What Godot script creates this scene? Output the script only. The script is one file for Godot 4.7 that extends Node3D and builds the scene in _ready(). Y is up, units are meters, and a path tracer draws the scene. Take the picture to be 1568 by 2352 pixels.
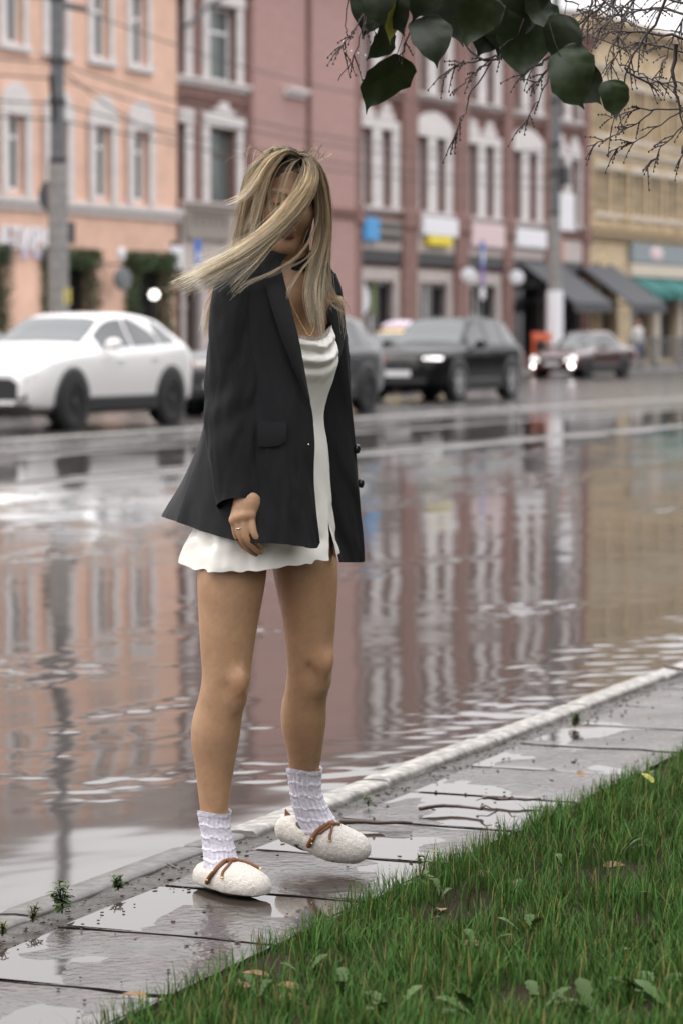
extends Node3D
# A woman in a dark blazer on the kerb of a flooded street, old town houses behind.
# World: y up, metres, the eye stands at (0, EYE, 0) looking to -z. Street frame: s along the road, n across it.

const EYE := 1.3
const FOCAL := 7000.0            # focal length in units of a picture 1568 x 2352
const PITCH := 0.057935
const TH := 0.416420             # angle between the street and the view axis
const STAND := 7.13              # distance of the woman from the eye

var SD := Vector3(sin(TH), 0, -cos(TH))
var ND := Vector3(-cos(TH), 0, -sin(TH))
var STREET := Basis(SD, Vector3.UP, -ND)
var rng := RandomNumberGenerator.new()
var M := {}
var T := {}

# ---------------------------------------------------------------- geometry collector
class G:
	var v := PackedVector3Array()
	var c := PackedColorArray()
	var uv := PackedVector2Array()
	var ix := PackedInt32Array()
	var tint := Color(1, 1, 1)
	var colored := false
	func p(a: Vector3) -> int:
		v.append(a)
		if colored: c.append(tint)
		return v.size() - 1
	func tri(a: Vector3, b: Vector3, d: Vector3) -> void:
		var k := p(a); p(b); p(d)
		ix.append(k); ix.append(k + 1); ix.append(k + 2)
	func quad(a: Vector3, b: Vector3, d: Vector3, e: Vector3) -> void:
		var k := p(a); p(b); p(d); p(e)
		ix.append(k); ix.append(k + 1); ix.append(k + 2)
		ix.append(k); ix.append(k + 2); ix.append(k + 3)
	func qo(a: Vector3, b: Vector3, d: Vector3, e: Vector3, mid: Vector3) -> void:
		# a quad that faces away from mid
		if (d - a).cross(b - a).dot(a - mid) >= 0.0: quad(a, b, d, e)
		else: quad(e, d, b, a)
	func hexa(q: Array) -> void:
		# eight corners: bottom ring 0..3, top ring 4..7
		var mid := Vector3.ZERO
		for a in q: mid += a / 8.0
		qo(q[0], q[1], q[2], q[3], mid); qo(q[4], q[5], q[6], q[7], mid)
		for k in 4: qo(q[k], q[(k + 1) % 4], q[4 + (k + 1) % 4], q[4 + k], mid)
	func box(lo: Vector3, hi: Vector3) -> void:
		hexa([Vector3(lo.x, lo.y, lo.z), Vector3(hi.x, lo.y, lo.z), Vector3(hi.x, lo.y, hi.z), Vector3(lo.x, lo.y, hi.z),
			Vector3(lo.x, hi.y, lo.z), Vector3(hi.x, hi.y, lo.z), Vector3(hi.x, hi.y, hi.z), Vector3(lo.x, hi.y, hi.z)])
	func cham(lo: Vector3, hi: Vector3, r: float) -> void:
		# a box with bevelled edges
		var mid := (lo + hi) / 2.0
		var h := (hi - lo) / 2.0
		r = minf(r, minf(h.x, minf(h.y, h.z)) * 0.9)
		for ax in 3:
			for sg in [-1.0, 1.0]:
				var q := []
				for k in [[-1.0, -1.0], [1.0, -1.0], [1.0, 1.0], [-1.0, 1.0]]:
					var a := Vector3.ZERO
					a[ax] = sg * h[ax]; a[(ax + 1) % 3] = k[0] * (h[(ax + 1) % 3] - r); a[(ax + 2) % 3] = k[1] * (h[(ax + 2) % 3] - r)
					q.append(mid + a)
				qo(q[0], q[1], q[2], q[3], mid)
			for s1 in [-1.0, 1.0]:
				for s2 in [-1.0, 1.0]:
					var b := (ax + 1) % 3
					var d := (ax + 2) % 3
					var q := []
					for k in [[-1.0, 0], [1.0, 0], [1.0, 1], [-1.0, 1]]:
						var a := Vector3.ZERO
						a[ax] = k[0] * (h[ax] - r)
						a[b] = s1 * (h[b] - (r if k[1] == 0 else 0.0)); a[d] = s2 * (h[d] - (0.0 if k[1] == 0 else r))
						q.append(mid + a)
					qo(q[0], q[1], q[2], q[3], mid)
		for sx in [-1.0, 1.0]:
			for sy in [-1.0, 1.0]:
				for sz in [-1.0, 1.0]:
					var a := mid + Vector3(sx * h.x, sy * (h.y - r), sz * (h.z - r))
					var b := mid + Vector3(sx * (h.x - r), sy * h.y, sz * (h.z - r))
					var d := mid + Vector3(sx * (h.x - r), sy * (h.y - r), sz * h.z)
					if (d - a).cross(b - a).dot(a - mid) >= 0.0: tri(a, b, d)
					else: tri(d, b, a)
	func loft(rows: Array, closed: bool, flip := false) -> void:
		var k0 := v.size()
		var m: int = rows[0].size()
		for r in rows:
			for a in r: p(a)
		for i in rows.size() - 1:
			for j in (m if closed else m - 1):
				var a := k0 + i * m + j
				var b := k0 + i * m + (j + 1) % m
				var d := a + m
				var e := b + m
				if flip:
					ix.append_array(PackedInt32Array([a, d, b, b, d, e]))
				else:
					ix.append_array(PackedInt32Array([a, b, d, b, e, d]))
	func cap(ring: PackedVector3Array, flip := false) -> void:
		var mid := Vector3.ZERO
		for a in ring: mid += a / float(ring.size())
		for j in ring.size():
			if flip: tri(mid, ring[(j + 1) % ring.size()], ring[j])
			else: tri(mid, ring[j], ring[(j + 1) % ring.size()])
	func tube(pts: PackedVector3Array, rad: PackedFloat32Array, sides := 6, caps := true) -> void:
		var n := pts.size()
		var t := (pts[1] - pts[0]).normalized()
		var u := t.cross(Vector3.UP if absf(t.y) < 0.9 else Vector3.RIGHT).normalized()
		var rows := []
		for i in n:
			var t2 := (pts[mini(i + 1, n - 1)] - pts[maxi(i - 1, 0)]).normalized()
			u = (u - t2 * u.dot(t2)).normalized()
			var w := t2.cross(u)
			var ring := PackedVector3Array()
			for j in sides:
				var a := TAU * j / sides
				ring.append(pts[i] + (u * cos(a) + w * sin(a)) * rad[i])
			rows.append(ring)
		loft(rows, true, true)
		if caps:
			cap(rows[0]); cap(rows[n - 1], true)
	func bar(a: Vector3, b: Vector3, r: float, sides := 8) -> void:
		tube(PackedVector3Array([a, b]), PackedFloat32Array([r, r]), sides)
	func lathe(prof: Array, axis_at: Vector3, axis: Vector3, seg := 24) -> void:
		# prof: Vector2(radius, height along the axis)
		var w := axis.normalized()
		var u := w.cross(Vector3.UP if absf(w.y) < 0.9 else Vector3.RIGHT).normalized()
		var d := w.cross(u)
		var rows := []
		for q in prof:
			var ring := PackedVector3Array()
			for j in seg:
				var a := TAU * j / seg
				ring.append(axis_at + w * q.y + (u * cos(a) + d * sin(a)) * q.x)
			rows.append(ring)
		loft(rows, true, true)
	func ball(at: Vector3, r: Vector3, seg := 12, turn := Basis.IDENTITY) -> void:
		var rows := []
		var n := seg / 2 + 1
		for i in n:
			var f := PI * i / (n - 1)
			var ring := PackedVector3Array()
			for j in seg:
				var a := TAU * j / seg
				ring.append(at + turn * (Vector3(sin(f) * cos(a), cos(f), sin(f) * sin(a)) * r))
			rows.append(ring)
		loft(rows, true, true)
	func face(dir: Vector3) -> void:
		# turn all triangles round if they face away from dir on the whole
		var sum := Vector3.ZERO
		for k in range(0, ix.size(), 3): sum += (v[ix[k + 2]] - v[ix[k]]).cross(v[ix[k + 1]] - v[ix[k]])
		if sum.dot(dir) < 0.0: turn_round()
	func turn_round() -> void:
		for k in range(0, ix.size(), 3):
			var t := ix[k + 1]
			ix[k + 1] = ix[k + 2]
			ix[k + 2] = t
	func volume() -> float:
		var s := 0.0
		for k in range(0, ix.size(), 3): s += v[ix[k]].dot(v[ix[k + 2]].cross(v[ix[k + 1]]))
		return s
	func mesh() -> ArrayMesh:
		var nn := PackedVector3Array()
		nn.resize(v.size())
		for k in range(0, ix.size(), 3):
			var a := ix[k]
			var b := ix[k + 1]
			var d := ix[k + 2]
			var q := (v[d] - v[a]).cross(v[b] - v[a])
			nn[a] += q; nn[b] += q; nn[d] += q
		for k in nn.size():
			nn[k] = nn[k].normalized() if nn[k].length_squared() > 1e-24 else Vector3.UP
		var ar := []
		ar.resize(Mesh.ARRAY_MAX)
		ar[Mesh.ARRAY_VERTEX] = v
		ar[Mesh.ARRAY_NORMAL] = nn
		ar[Mesh.ARRAY_INDEX] = ix
		if colored and c.size() == v.size(): ar[Mesh.ARRAY_COLOR] = c
		if uv.size() == v.size() and v.size() > 0: ar[Mesh.ARRAY_TEX_UV] = uv
		var am := ArrayMesh.new()
		am.add_surface_from_arrays(Mesh.PRIMITIVE_TRIANGLES, ar)
		return am

class Paint:
	func color(_q: Vector3) -> Color:
		return Color.WHITE

# ---------------------------------------------------------------- smooth bodies: tapered capsules and ellipsoids meshed as surface nets
class Flesh:
	var A := PackedVector3Array()
	var B := PackedVector3Array()
	var ra := PackedFloat32Array()
	var rb := PackedFloat32Array()
	var kk := PackedFloat32Array()
	var op := PackedInt32Array()         # 0 capsule, 1 ellipsoid, 2 carved ellipsoid
	var turn: Array[Basis] = []
	var act := PackedInt32Array()
	var grp := PackedInt32Array()            # parts of one chain meet without swelling
	var grp_now := 0
	var floor_y := -1e9
	var rough: FastNoiseLite
	var rough_amp := 0.0
	func cone(a: Vector3, r1: float, b: Vector3, r2: float, k := 0.03) -> void:
		grp_now += 1
		seg(a, r1, b, r2, k)
	func seg(a: Vector3, r1: float, b: Vector3, r2: float, k: float) -> void:
		grp.append(grp_now)
		A.append(a); B.append(b); ra.append(r1); rb.append(r2); kk.append(k); op.append(0); turn.append(Basis.IDENTITY)
	func chain(q: Array, k := 0.03) -> void:
		grp_now += 1
		var n := q.size() - 1
		var last: Vector3 = q[0][0]
		var lr: float = q[0][1]
		for i in n:
			var i0 := maxi(i - 1, 0)
			var i3 := mini(i + 2, n)
			for s in 4:
				var t := (s + 1) / 4.0
				var p: Vector3 = q[i][0].cubic_interpolate(q[i + 1][0], q[i0][0], q[i3][0], t)
				var r := cubic_interpolate(q[i][1], q[i + 1][1], q[i0][1], q[i3][1], t)
				seg(last, lr, p, r, k)
				last = p
				lr = r
	func egg(a: Vector3, r: Vector3, k := 0.03, t := Basis.IDENTITY, carve := false) -> void:
		grp_now += 1
		grp.append(grp_now)
		A.append(a); B.append(r); ra.append(minf(r.x, minf(r.y, r.z))); rb.append(maxf(r.x, maxf(r.y, r.z))); kk.append(k); op.append(2 if carve else 1); turn.append(t.inverse())
	func prep(at: Vector3, reach: float) -> void:
		act.clear()
		for i in A.size():
			var d: float
			if op[i] == 0:
				var ab := B[i] - A[i]
				var t := clampf((at - A[i]).dot(ab) / maxf(ab.length_squared(), 1e-9), 0, 1)
				d = (at - A[i] - ab * t).length() - maxf(ra[i], rb[i])
			else:
				d = (at - A[i]).length() - rb[i]
			if d < reach + kk[i] * 2.0: act.append(i)
	func f(q: Vector3) -> float:
		var r := 1.0
		var m := act.size()
		var n := 0
		while n < m:
			var i := act[n]
			var d: float
			if op[i] == 0:
				var mine := grp[i]
				d = 1.0
				var e := i
				while grp[e] == mine:
					var ab := B[e] - A[e]
					var t := clampf((q - A[e]).dot(ab) / maxf(ab.length_squared(), 1e-9), 0, 1)
					d = minf(d, (q - A[e] - ab * t).length() - lerpf(ra[e], rb[e], t))
					n += 1
					if n >= m: break
					e = act[n]
			else:
				var l: Vector3 = turn[i] * (q - A[i])
				var e := l / B[i]
				var k0 := e.length()
				var k1 := (e / B[i]).length()
				d = k0 * (k0 - 1.0) / k1 if k1 > 1e-6 else -ra[i]
				n += 1
			var k := kk[i]
			if op[i] == 2:
				var h := clampf(0.5 - 0.5 * (r + d) / k, 0, 1)
				r = lerpf(r, -d, h) + k * h * (1.0 - h)
			else:
				var h := clampf(0.5 + 0.5 * (r - d) / k, 0, 1)
				r = lerpf(r, d, h) - k * h * (1.0 - h)
		if rough: r += rough.get_noise_3dv(q) * rough_amp
		if floor_y > -1e8: r = maxf(r, floor_y - q.y)
		return r
	func grad(q: Vector3) -> Vector3:
		var e := 0.002
		return Vector3(f(q + Vector3(e, 0, 0)) - f(q - Vector3(e, 0, 0)), f(q + Vector3(0, e, 0)) - f(q - Vector3(0, e, 0)), f(q + Vector3(0, 0, e)) - f(q - Vector3(0, 0, e))).normalized()
	func out_to(q: Vector3, off: float) -> Vector3:
		prep(q, 0.2)
		for k in 6: q -= grad(q) * (f(q) - off)
		return q
	func nets(g: G, lo: Vector3, hi: Vector3, cell: float, paint: Paint = null) -> void:
		const BL := 4
		var nx := int(ceil((hi.x - lo.x) / cell / BL)) * BL
		var ny := int(ceil((hi.y - lo.y) / cell / BL)) * BL
		var nz := int(ceil((hi.z - lo.z) / cell / BL)) * BL
		var sx := nx + 1
		var sxy := (nx + 1) * (ny + 1)
		var vert := {}
		var half := cell * BL * 0.9
		var edges := PackedInt64Array()
		for bx in range(0, nx, BL):
			for by in range(0, ny, BL):
				for bz in range(0, nz, BL):
					var mid := lo + Vector3(bx + BL * 0.5, by + BL * 0.5, bz + BL * 0.5) * cell
					prep(mid, half + cell)
					if act.is_empty(): continue
					if absf(f(mid)) > half * 1.35: continue
					var val := PackedFloat32Array()
					val.resize(125)
					for i in 5:
						for j in 5:
							for k in 5:
								val[i * 25 + j * 5 + k] = f(lo + Vector3(bx + i, by + j, bz + k) * cell)
					for i in 4:
						for j in 4:
							for k in 4:
								var o := i * 25 + j * 5 + k
								var q := [val[o], val[o + 25], val[o + 5], val[o + 30], val[o + 1], val[o + 26], val[o + 6], val[o + 31]]
								var inside := 0
								for w in 8:
									if q[w] < 0.0: inside += 1
								if inside == 0 or inside == 8: continue
								var sum := Vector3.ZERO
								var cnt := 0
								for w in [[0, 1], [2, 3], [4, 5], [6, 7], [0, 2], [1, 3], [4, 6], [5, 7], [0, 4], [1, 5], [2, 6], [3, 7]]:
									var a: float = q[w[0]]
									var b: float = q[w[1]]
									if (a < 0.0) != (b < 0.0):
										var t := a / (a - b)
										var pa := Vector3(w[0] & 1, (w[0] >> 1) & 1, w[0] >> 2)
										var pb := Vector3(w[1] & 1, (w[1] >> 1) & 1, w[1] >> 2)
										sum += pa.lerp(pb, t)
										cnt += 1
								var at := lo + (Vector3(bx + i, by + j, bz + k) + sum / cnt) * cell
								if paint: g.tint = paint.color(at)
								var key := (bx + i) + (by + j) * sx + (bz + k) * sxy
								vert[key] = g.p(at)
								for ax in 3:
									var b: float = q[1 << ax]
									if (q[0] < 0.0) != (b < 0.0):
										edges.append(key); edges.append(ax); edges.append(1 if q[0] < 0.0 else 0)
		var step := [1, sx, sxy]
		for e in range(0, edges.size(), 3):
			var key := edges[e]
			var ax := int(edges[e + 1])
			var s1: int = step[(ax + 1) % 3]
			var s2: int = step[(ax + 2) % 3]
			if not (vert.has(key) and vert.has(key - s1) and vert.has(key - s2) and vert.has(key - s1 - s2)): continue
			var a: int = vert[key]
			var b: int = vert[key - s1]
			var d: int = vert[key - s1 - s2]
			var h: int = vert[key - s2]
			if edges[e + 2] == 1: g.ix.append_array(PackedInt32Array([a, d, b, a, h, d]))
			else: g.ix.append_array(PackedInt32Array([a, b, d, a, d, h]))

# ---------------------------------------------------------------- small helpers
func st(s: float, y: float, n: float) -> Vector3:
	return SD * s + ND * n + Vector3(0, y, 0)

func at(u: float, v: float, dz := 0.0) -> Vector3:
	# a point of the upright plane through the woman (dz metres nearer), measured on a 1568 x 2352 grid
	var a := (u - 784.0) / FOCAL
	var b := -(v - 1176.0) / FOCAL
	var dir := Vector3(a, b * cos(PITCH) - sin(PITCH), -b * sin(PITCH) - cos(PITCH))
	return Vector3(0, EYE, 0) + dir * ((STAND - dz) / -dir.z)

func lin(r: float, g: float, b: float) -> Color:
	return Color(r, g, b).linear_to_srgb()

func numbered(called: String) -> String:
	if not has_node(called): return called
	var k := 1
	while has_node("%s_%03d" % [called, k]): k += 1
	return "%s_%03d" % [called, k]

func thing(called: String, label: String, category: String, where := Vector3.ZERO, turn := Basis.IDENTITY, group := "") -> Node3D:
	var o := Node3D.new()
	o.name = numbered(called)
	add_child(o)
	o.transform = Transform3D(turn, where)
	tag(o, label, category, group)
	return o

func tag(o: Node, label: String, category: String, group := "") -> Node:
	o.set_meta("label", label)
	o.set_meta("category", category)
	if group: o.set_meta("group", group)
	return o

func put(called: String, g, m: Material, parent: Node = null) -> MeshInstance3D:
	var o := MeshInstance3D.new()
	o.mesh = g.mesh() if g is G else g
	o.material_override = m
	if parent == null:
		o.name = numbered(called)
		add_child(o)
	else:
		o.name = called
		parent.add_child(o, true)
	return o

func setting(called: String, g, m: Material) -> MeshInstance3D:
	var o := put(called, g, m)
	o.set_meta("kind", "structure")
	return o

func copy(o: Node3D, label := "") -> Node3D:
	var c: Node3D = o.duplicate()
	c.name = numbered(String(o.name).rstrip("0123456789_"))
	add_child(c)
	if label: c.set_meta("label", label)
	return c

func noise(freq: float, seed_ := 1, oct := 4, type := FastNoiseLite.TYPE_SIMPLEX_SMOOTH) -> FastNoiseLite:
	var n := FastNoiseLite.new()
	n.noise_type = type
	n.frequency = freq
	n.seed = seed_
	n.fractal_octaves = oct
	return n

func grain(key: String, freq: float, lo: float, hi: float, size := 512, oct := 5, seed_ := 3) -> ImageTexture:
	# grey mottling between lo and hi, seamless
	if T.has(key): return T[key]
	var im := noise(freq, seed_, oct).get_seamless_image(size, size)
	im.convert(Image.FORMAT_L8)
	var d := im.get_data()
	for k in d.size(): d[k] = int(lerpf(lo, hi, d[k] / 255.0) * 255.0)
	T[key] = ImageTexture.create_from_image(Image.create_from_data(size, size, false, Image.FORMAT_L8, d))
	return T[key]

func bumps(key: String, freq: float, strength: float, size := 512, oct := 4) -> ImageTexture:
	if T.has(key): return T[key]
	var im := noise(freq, 9, oct).get_seamless_image(size, size)
	im.convert(Image.FORMAT_RGBA8)
	im.bump_map_to_normal_map(strength)
	T[key] = ImageTexture.create_from_image(im)
	return T[key]

func mat(key: String, col: Color, rough: float, opt := {}) -> StandardMaterial3D:
	var m := StandardMaterial3D.new()
	m.resource_name = key
	m.albedo_color = col
	m.roughness = rough
	if opt.has("metal"): m.metallic = opt.metal
	if opt.has("spec"): m.metallic_specular = opt.spec
	if opt.has("tex"):
		m.albedo_texture = opt.tex
		m.uv1_triplanar = true
		m.uv1_world_triplanar = opt.get("world", true)
		var s: float = opt.get("scale", 1.0)
		m.uv1_scale = Vector3(s, opt.get("scale_y", s), s)
	if opt.has("bump"):
		m.normal_enabled = true
		m.normal_texture = opt.bump
		m.normal_scale = opt.get("bump_scale", 1.0)
		m.uv1_triplanar = true
		m.uv1_world_triplanar = opt.get("world", true)
		if not opt.has("tex"):
			var s: float = opt.get("scale", 1.0)
			m.uv1_scale = Vector3(s, s, s)
	if opt.has("rtex"):
		m.roughness_texture = opt.rtex
		m.uv1_triplanar = true
		m.uv1_world_triplanar = opt.get("world", true)
	if opt.has("glow"):
		m.emission_enabled = true
		m.emission = opt.glow
		m.emission_energy_multiplier = opt.get("power", 1.0)
	if opt.has("vc"): m.vertex_color_use_as_albedo = true
	if opt.has("coat"):
		m.clearcoat_enabled = true
		m.clearcoat = opt.coat
		m.clearcoat_roughness = 0.04
	if opt.has("rim"):
		m.rim_enabled = true
		m.rim = opt.rim
		m.rim_tint = 0.5
	if opt.has("sss"):
		m.subsurf_scatter_enabled = true
		m.subsurf_scatter_strength = opt.sss
	if opt.has("back"):
		m.backlight_enabled = true
		m.backlight = opt.back
	m.cull_mode = BaseMaterial3D.CULL_DISABLED
	M[key] = m
	return m

func spline(q: PackedVector3Array, t: float) -> Vector3:
	# Catmull-Rom through q, t in 0..1
	var n := q.size() - 1
	var x := clampf(t, 0, 1) * n
	var i := mini(int(x), n - 1)
	return q[i].cubic_interpolate(q[i + 1], q[maxi(i - 1, 0)], q[mini(i + 2, n)], x - i)

func tabulated(tab: Array, x: float, col: int) -> float:
	# smooth lookup in rows sorted by their first entry
	var n := tab.size() - 1
	if x <= tab[0][0]: return tab[0][col]
	if x >= tab[n][0]: return tab[n][col]
	var i := 0
	while tab[i + 1][0] < x: i += 1
	var t: float = (x - tab[i][0]) / (tab[i + 1][0] - tab[i][0])
	return cubic_interpolate(tab[i][col], tab[i + 1][col], tab[maxi(i - 1, 0)][col], tab[mini(i + 2, n)][col], t)

# ---------------------------------------------------------------- scene
func _ready() -> void:
	rng.seed = 7
	light_and_camera()
	materials()
	ground()
	peach_house()
	red_house()
	yellow_house()
	street_things()
	traffic()
	pavement_things()
	lawn()
	woman()
	overhead_tree()
	park_trees()

func light_and_camera() -> void:
	var cam := Camera3D.new()
	cam.name = "camera"
	cam.position = Vector3(0, EYE, 0)
	cam.rotation.x = -PITCH
	cam.fov = rad_to_deg(2.0 * atan(1176.0 / FOCAL))
	cam.near = 0.1
	cam.far = 600.0
	var lens := CameraAttributesPhysical.new()
	lens.frustum_focal_length = 71.4286
	lens.exposure_aperture = 3.2
	lens.frustum_focus_distance = 7.05
	cam.attributes = lens
	add_child(cam)
	cam.current = true
	var env := Environment.new()
	env.background_mode = Environment.BG_SKY
	var sky := Sky.new()
	var sm := ProceduralSkyMaterial.new()
	sm.sky_top_color = lin(0.97, 0.98, 1.0)
	sm.sky_horizon_color = lin(0.30, 0.29, 0.293)
	sm.sky_curve = 1.0
	sm.ground_bottom_color = lin(0.12, 0.11, 0.1)
	sm.ground_horizon_color = lin(0.3, 0.29, 0.29)
	sm.sky_energy_multiplier = 1.42
	sky.sky_material = sm
	env.sky = sky
	env.tonemap_mode = Environment.TONE_MAPPER_LINEAR
	env.tonemap_exposure = 1.75
	env.sdfgi_enabled = true
	env.ssao_enabled = true
	env.ssil_enabled = true
	env.fog_enabled = false
	env.fog_light_color = lin(0.86, 0.84, 0.85)
	env.fog_density = 0.0004
	var we := WorldEnvironment.new()
	we.name = "world_environment"
	we.environment = env
	add_child(we)
	var sun := DirectionalLight3D.new()
	sun.name = "sun"
	sun.light_energy = 0.3
	sun.light_angular_distance = 20.0
	sun.light_color = Color(1.0, 0.97, 0.93)
	sun.shadow_enabled = true
	add_child(sun)
	sun.look_at_from_position(Vector3.ZERO, Vector3(0.55, -1.0, 0.05))

func materials() -> void:
	var fine := grain("fine", 0.06, 0.78, 1.0)
	var blot := grain("blot", 0.012, 0.7, 1.0)
	var soft := grain("soft", 0.012, 0.88, 1.0, 512, 5, 8)
	mat("peach", lin(0.82, 0.53, 0.405), 0.9, {"tex": soft, "scale": 0.23})
	mat("white_trim", lin(0.74, 0.695, 0.68), 0.85, {"tex": soft, "scale": 0.4})
	mat("cream_trim", lin(0.66, 0.58, 0.48), 0.85, {"tex": soft, "scale": 0.4})
	mat("brick_red", lin(0.33, 0.185, 0.16), 0.9, {"tex": blot, "scale": 0.5})
	mat("brick_pink", lin(0.45, 0.275, 0.25), 0.9, {"tex": soft, "scale": 0.5})
	mat("beige_stone", lin(0.55, 0.48, 0.45), 0.85, {"tex": soft, "scale": 0.4})
	mat("ochre", lin(0.78, 0.61, 0.40), 0.9, {"tex": blot, "scale": 0.3})
	mat("ochre_dark", lin(0.58, 0.45, 0.29), 0.9, {"tex": blot, "scale": 0.3})
	mat("pane", lin(0.12, 0.14, 0.135), 0.08, {"spec": 0.35})
	mat("shop_glass", lin(0.02, 0.02, 0.022), 0.08, {"spec": 0.5})
	mat("frame_white", lin(0.78, 0.77, 0.77), 0.5)
	mat("curtain", lin(0.42, 0.43, 0.42), 0.9)
	mat("roof_metal", lin(0.18, 0.18, 0.19), 0.45, {"metal": 0.4, "tex": blot, "scale": 0.3})
	mat("dark_panel", lin(0.018, 0.018, 0.02), 0.45)
	mat("taupe", lin(0.27, 0.235, 0.205), 0.6)
	mat("taupe_dark", lin(0.12, 0.105, 0.09), 0.6)
	mat("awning_grey", lin(0.085, 0.088, 0.10), 0.75, {"tex": fine, "scale": 0.6})
	mat("awning_green", lin(0.02, 0.18, 0.165), 0.75, {"tex": fine, "scale": 0.6})
	mat("sign_blue", lin(0.03, 0.14, 0.52), 0.4)
	mat("sign_sky", lin(0.05, 0.30, 0.62), 0.4)
	mat("sign_yellow", lin(0.78, 0.62, 0.03), 0.5)
	mat("sign_white", lin(0.78, 0.77, 0.80), 0.45)
	mat("sign_violet", lin(0.22, 0.13, 0.42), 0.5)
	mat("sign_lilac", lin(0.60, 0.52, 0.62), 0.5)
	mat("sign_pink", lin(0.68, 0.52, 0.52), 0.5)
	mat("orange_plastic", lin(0.62, 0.10, 0.03), 0.5)
	mat("slate_board", lin(0.22, 0.26, 0.28), 0.5)
	mat("concrete", lin(0.36, 0.345, 0.33), 0.85, {"tex": blot, "scale": 0.7})
	mat("pole_paint", lin(0.19, 0.20, 0.21), 0.6, {"tex": blot, "scale": 0.7})
	mat("iron", lin(0.05, 0.05, 0.055), 0.5, {"metal": 0.3})
	mat("wire", lin(0.03, 0.03, 0.03), 0.6)
	mat("ivy", lin(0.045, 0.075, 0.025), 0.6)
	mat("lamp_glow", lin(0.9, 0.9, 0.88), 0.4, {"glow": Color(1, 0.98, 0.94), "power": 2.2})
	mat("foglamp", lin(0.9, 0.9, 0.9), 0.2, {"glow": Color(1, 0.98, 0.96), "power": 7.0})
	mat("headlamp", lin(0.9, 0.9, 0.9), 0.2, {"glow": Color(1, 0.98, 0.96), "power": 1.2})
	# ground
	mat("asphalt", lin(0.055, 0.047, 0.043), 0.32, {"tex": blot, "scale": 0.35, "rtex": grain("asph_r", 0.02, 0.35, 1.0, 512, 4, 21), "bump": bumps("asph_n", 0.12, 2.0), "bump_scale": 0.05})
	mat("water", lin(0.05, 0.040, 0.034), 0.05, {"spec": 0.5})
	mat("strip", lin(0.22, 0.20, 0.185), 0.42, {"tex": blot, "scale": 0.8, "rtex": grain("strip_r", 0.03, 0.55, 1.0, 512, 4, 33)})  # paler than the road, to give the bands of reflected sky
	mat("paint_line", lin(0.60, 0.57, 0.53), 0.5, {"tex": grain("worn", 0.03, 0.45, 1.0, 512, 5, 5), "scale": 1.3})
	mat("slab", lin(0.06, 0.045, 0.037), 0.30, {"spec": 0.5, "tex": grain("slab_t", 0.02, 0.45, 1.0, 512, 6, 23), "scale": 1.1, "rtex": grain("slab_r", 0.012, 0.5, 1.0, 512, 5, 17), "bump": bumps("slab_n", 0.05, 3.0), "bump_scale": 0.35})
	mat("puddle", lin(0.05, 0.04, 0.034), 0.03, {"spec": 0.5})
	mat("kerb_pale", lin(0.58, 0.54, 0.50), 0.5, {"tex": grain("kerb_p", 0.02, 0.42, 1.0, 512, 6, 41), "scale": 1.7, "bump": bumps("slab_n", 0.05, 3.0), "bump_scale": 0.1})
	mat("kerb_dark", lin(0.16, 0.145, 0.135), 0.4, {"tex": grain("kerb_t", 0.02, 0.5, 1.0, 512, 6, 41), "scale": 1.7, "bump": bumps("slab_n", 0.05, 3.0), "bump_scale": 0.1})
	mat("silt", lin(0.05, 0.04, 0.032), 0.8, {"spec": 0.4, "rtex": grain("silt_r", 0.012, 0.0, 1.0, 512, 4, 19), "tex": fine, "scale": 2.0, "bump": bumps("soil_n", 0.08, 6.0), "bump_scale": 0.8})
	mat("soil", lin(0.035, 0.026, 0.017), 0.9, {"spec": 0.15, "tex": fine, "scale": 1.6, "bump": bumps("soil_n", 0.08, 6.0), "bump_scale": 1.0})
	mat("far_pave", lin(0.2, 0.185, 0.175), 0.4, {"tex": blot, "scale": 0.5})
	mat("blade", Color.WHITE, 0.6, {"vc": 1, "spec": 0.22, "back": Color(0.3, 0.34, 0.1)})
	mat("herb", Color.WHITE, 0.55, {"vc": 1, "spec": 0.3, "back": Color(0.2, 0.25, 0.08)})
	mat("dead_leaf", lin(0.24, 0.12, 0.045), 0.6, {"tex": fine, "scale": 4.0})
	mat("yellow_leaf", lin(0.42, 0.40, 0.06), 0.5)
	mat("stick", lin(0.07, 0.04, 0.03), 0.4, {"tex": fine, "scale": 5.0})
	mat("twig", lin(0.045, 0.03, 0.026), 0.5)
	mat("leaf_dark", lin(0.028, 0.043, 0.018), 0.5, {"tex": grain("leaf_t", 0.02, 0.6, 1.0, 256, 4, 12), "scale": 6.0, "back": Color(0.06, 0.09, 0.03)})
	mat("leaf_mid", lin(0.045, 0.068, 0.024), 0.45, {"tex": grain("leaf_t", 0.02, 0.6, 1.0, 256, 4, 12), "scale": 6.0, "back": Color(0.12, 0.16, 0.04)})
	mat("leaf_yellow", lin(0.13, 0.13, 0.025), 0.5, {"back": Color(0.2, 0.2, 0.04)})
	mat("drop", lin(0.8, 0.8, 0.8), 0.02)
	M.drop.refraction_enabled = true
	M.drop.refraction_scale = 0.033
	# cars
	mat("paint_white", lin(0.78, 0.76, 0.75), 0.3, {"coat": 1.0})
	mat("paint_black", lin(0.007, 0.007, 0.008), 0.18, {"spec": 0.3})
	mat("paint_grey", lin(0.045, 0.045, 0.049), 0.3, {"coat": 0.4})
	mat("paint_wine", lin(0.055, 0.014, 0.016), 0.25, {"coat": 1.0})
	mat("paint_yellow", lin(0.65, 0.43, 0.03), 0.3, {"coat": 1.0})
	mat("car_glass", lin(0.03, 0.035, 0.038), 0.05, {"spec": 1.0})
	mat("car_black", lin(0.014, 0.014, 0.015), 0.5)
	mat("tyre", lin(0.012, 0.012, 0.013), 0.7)
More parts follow.
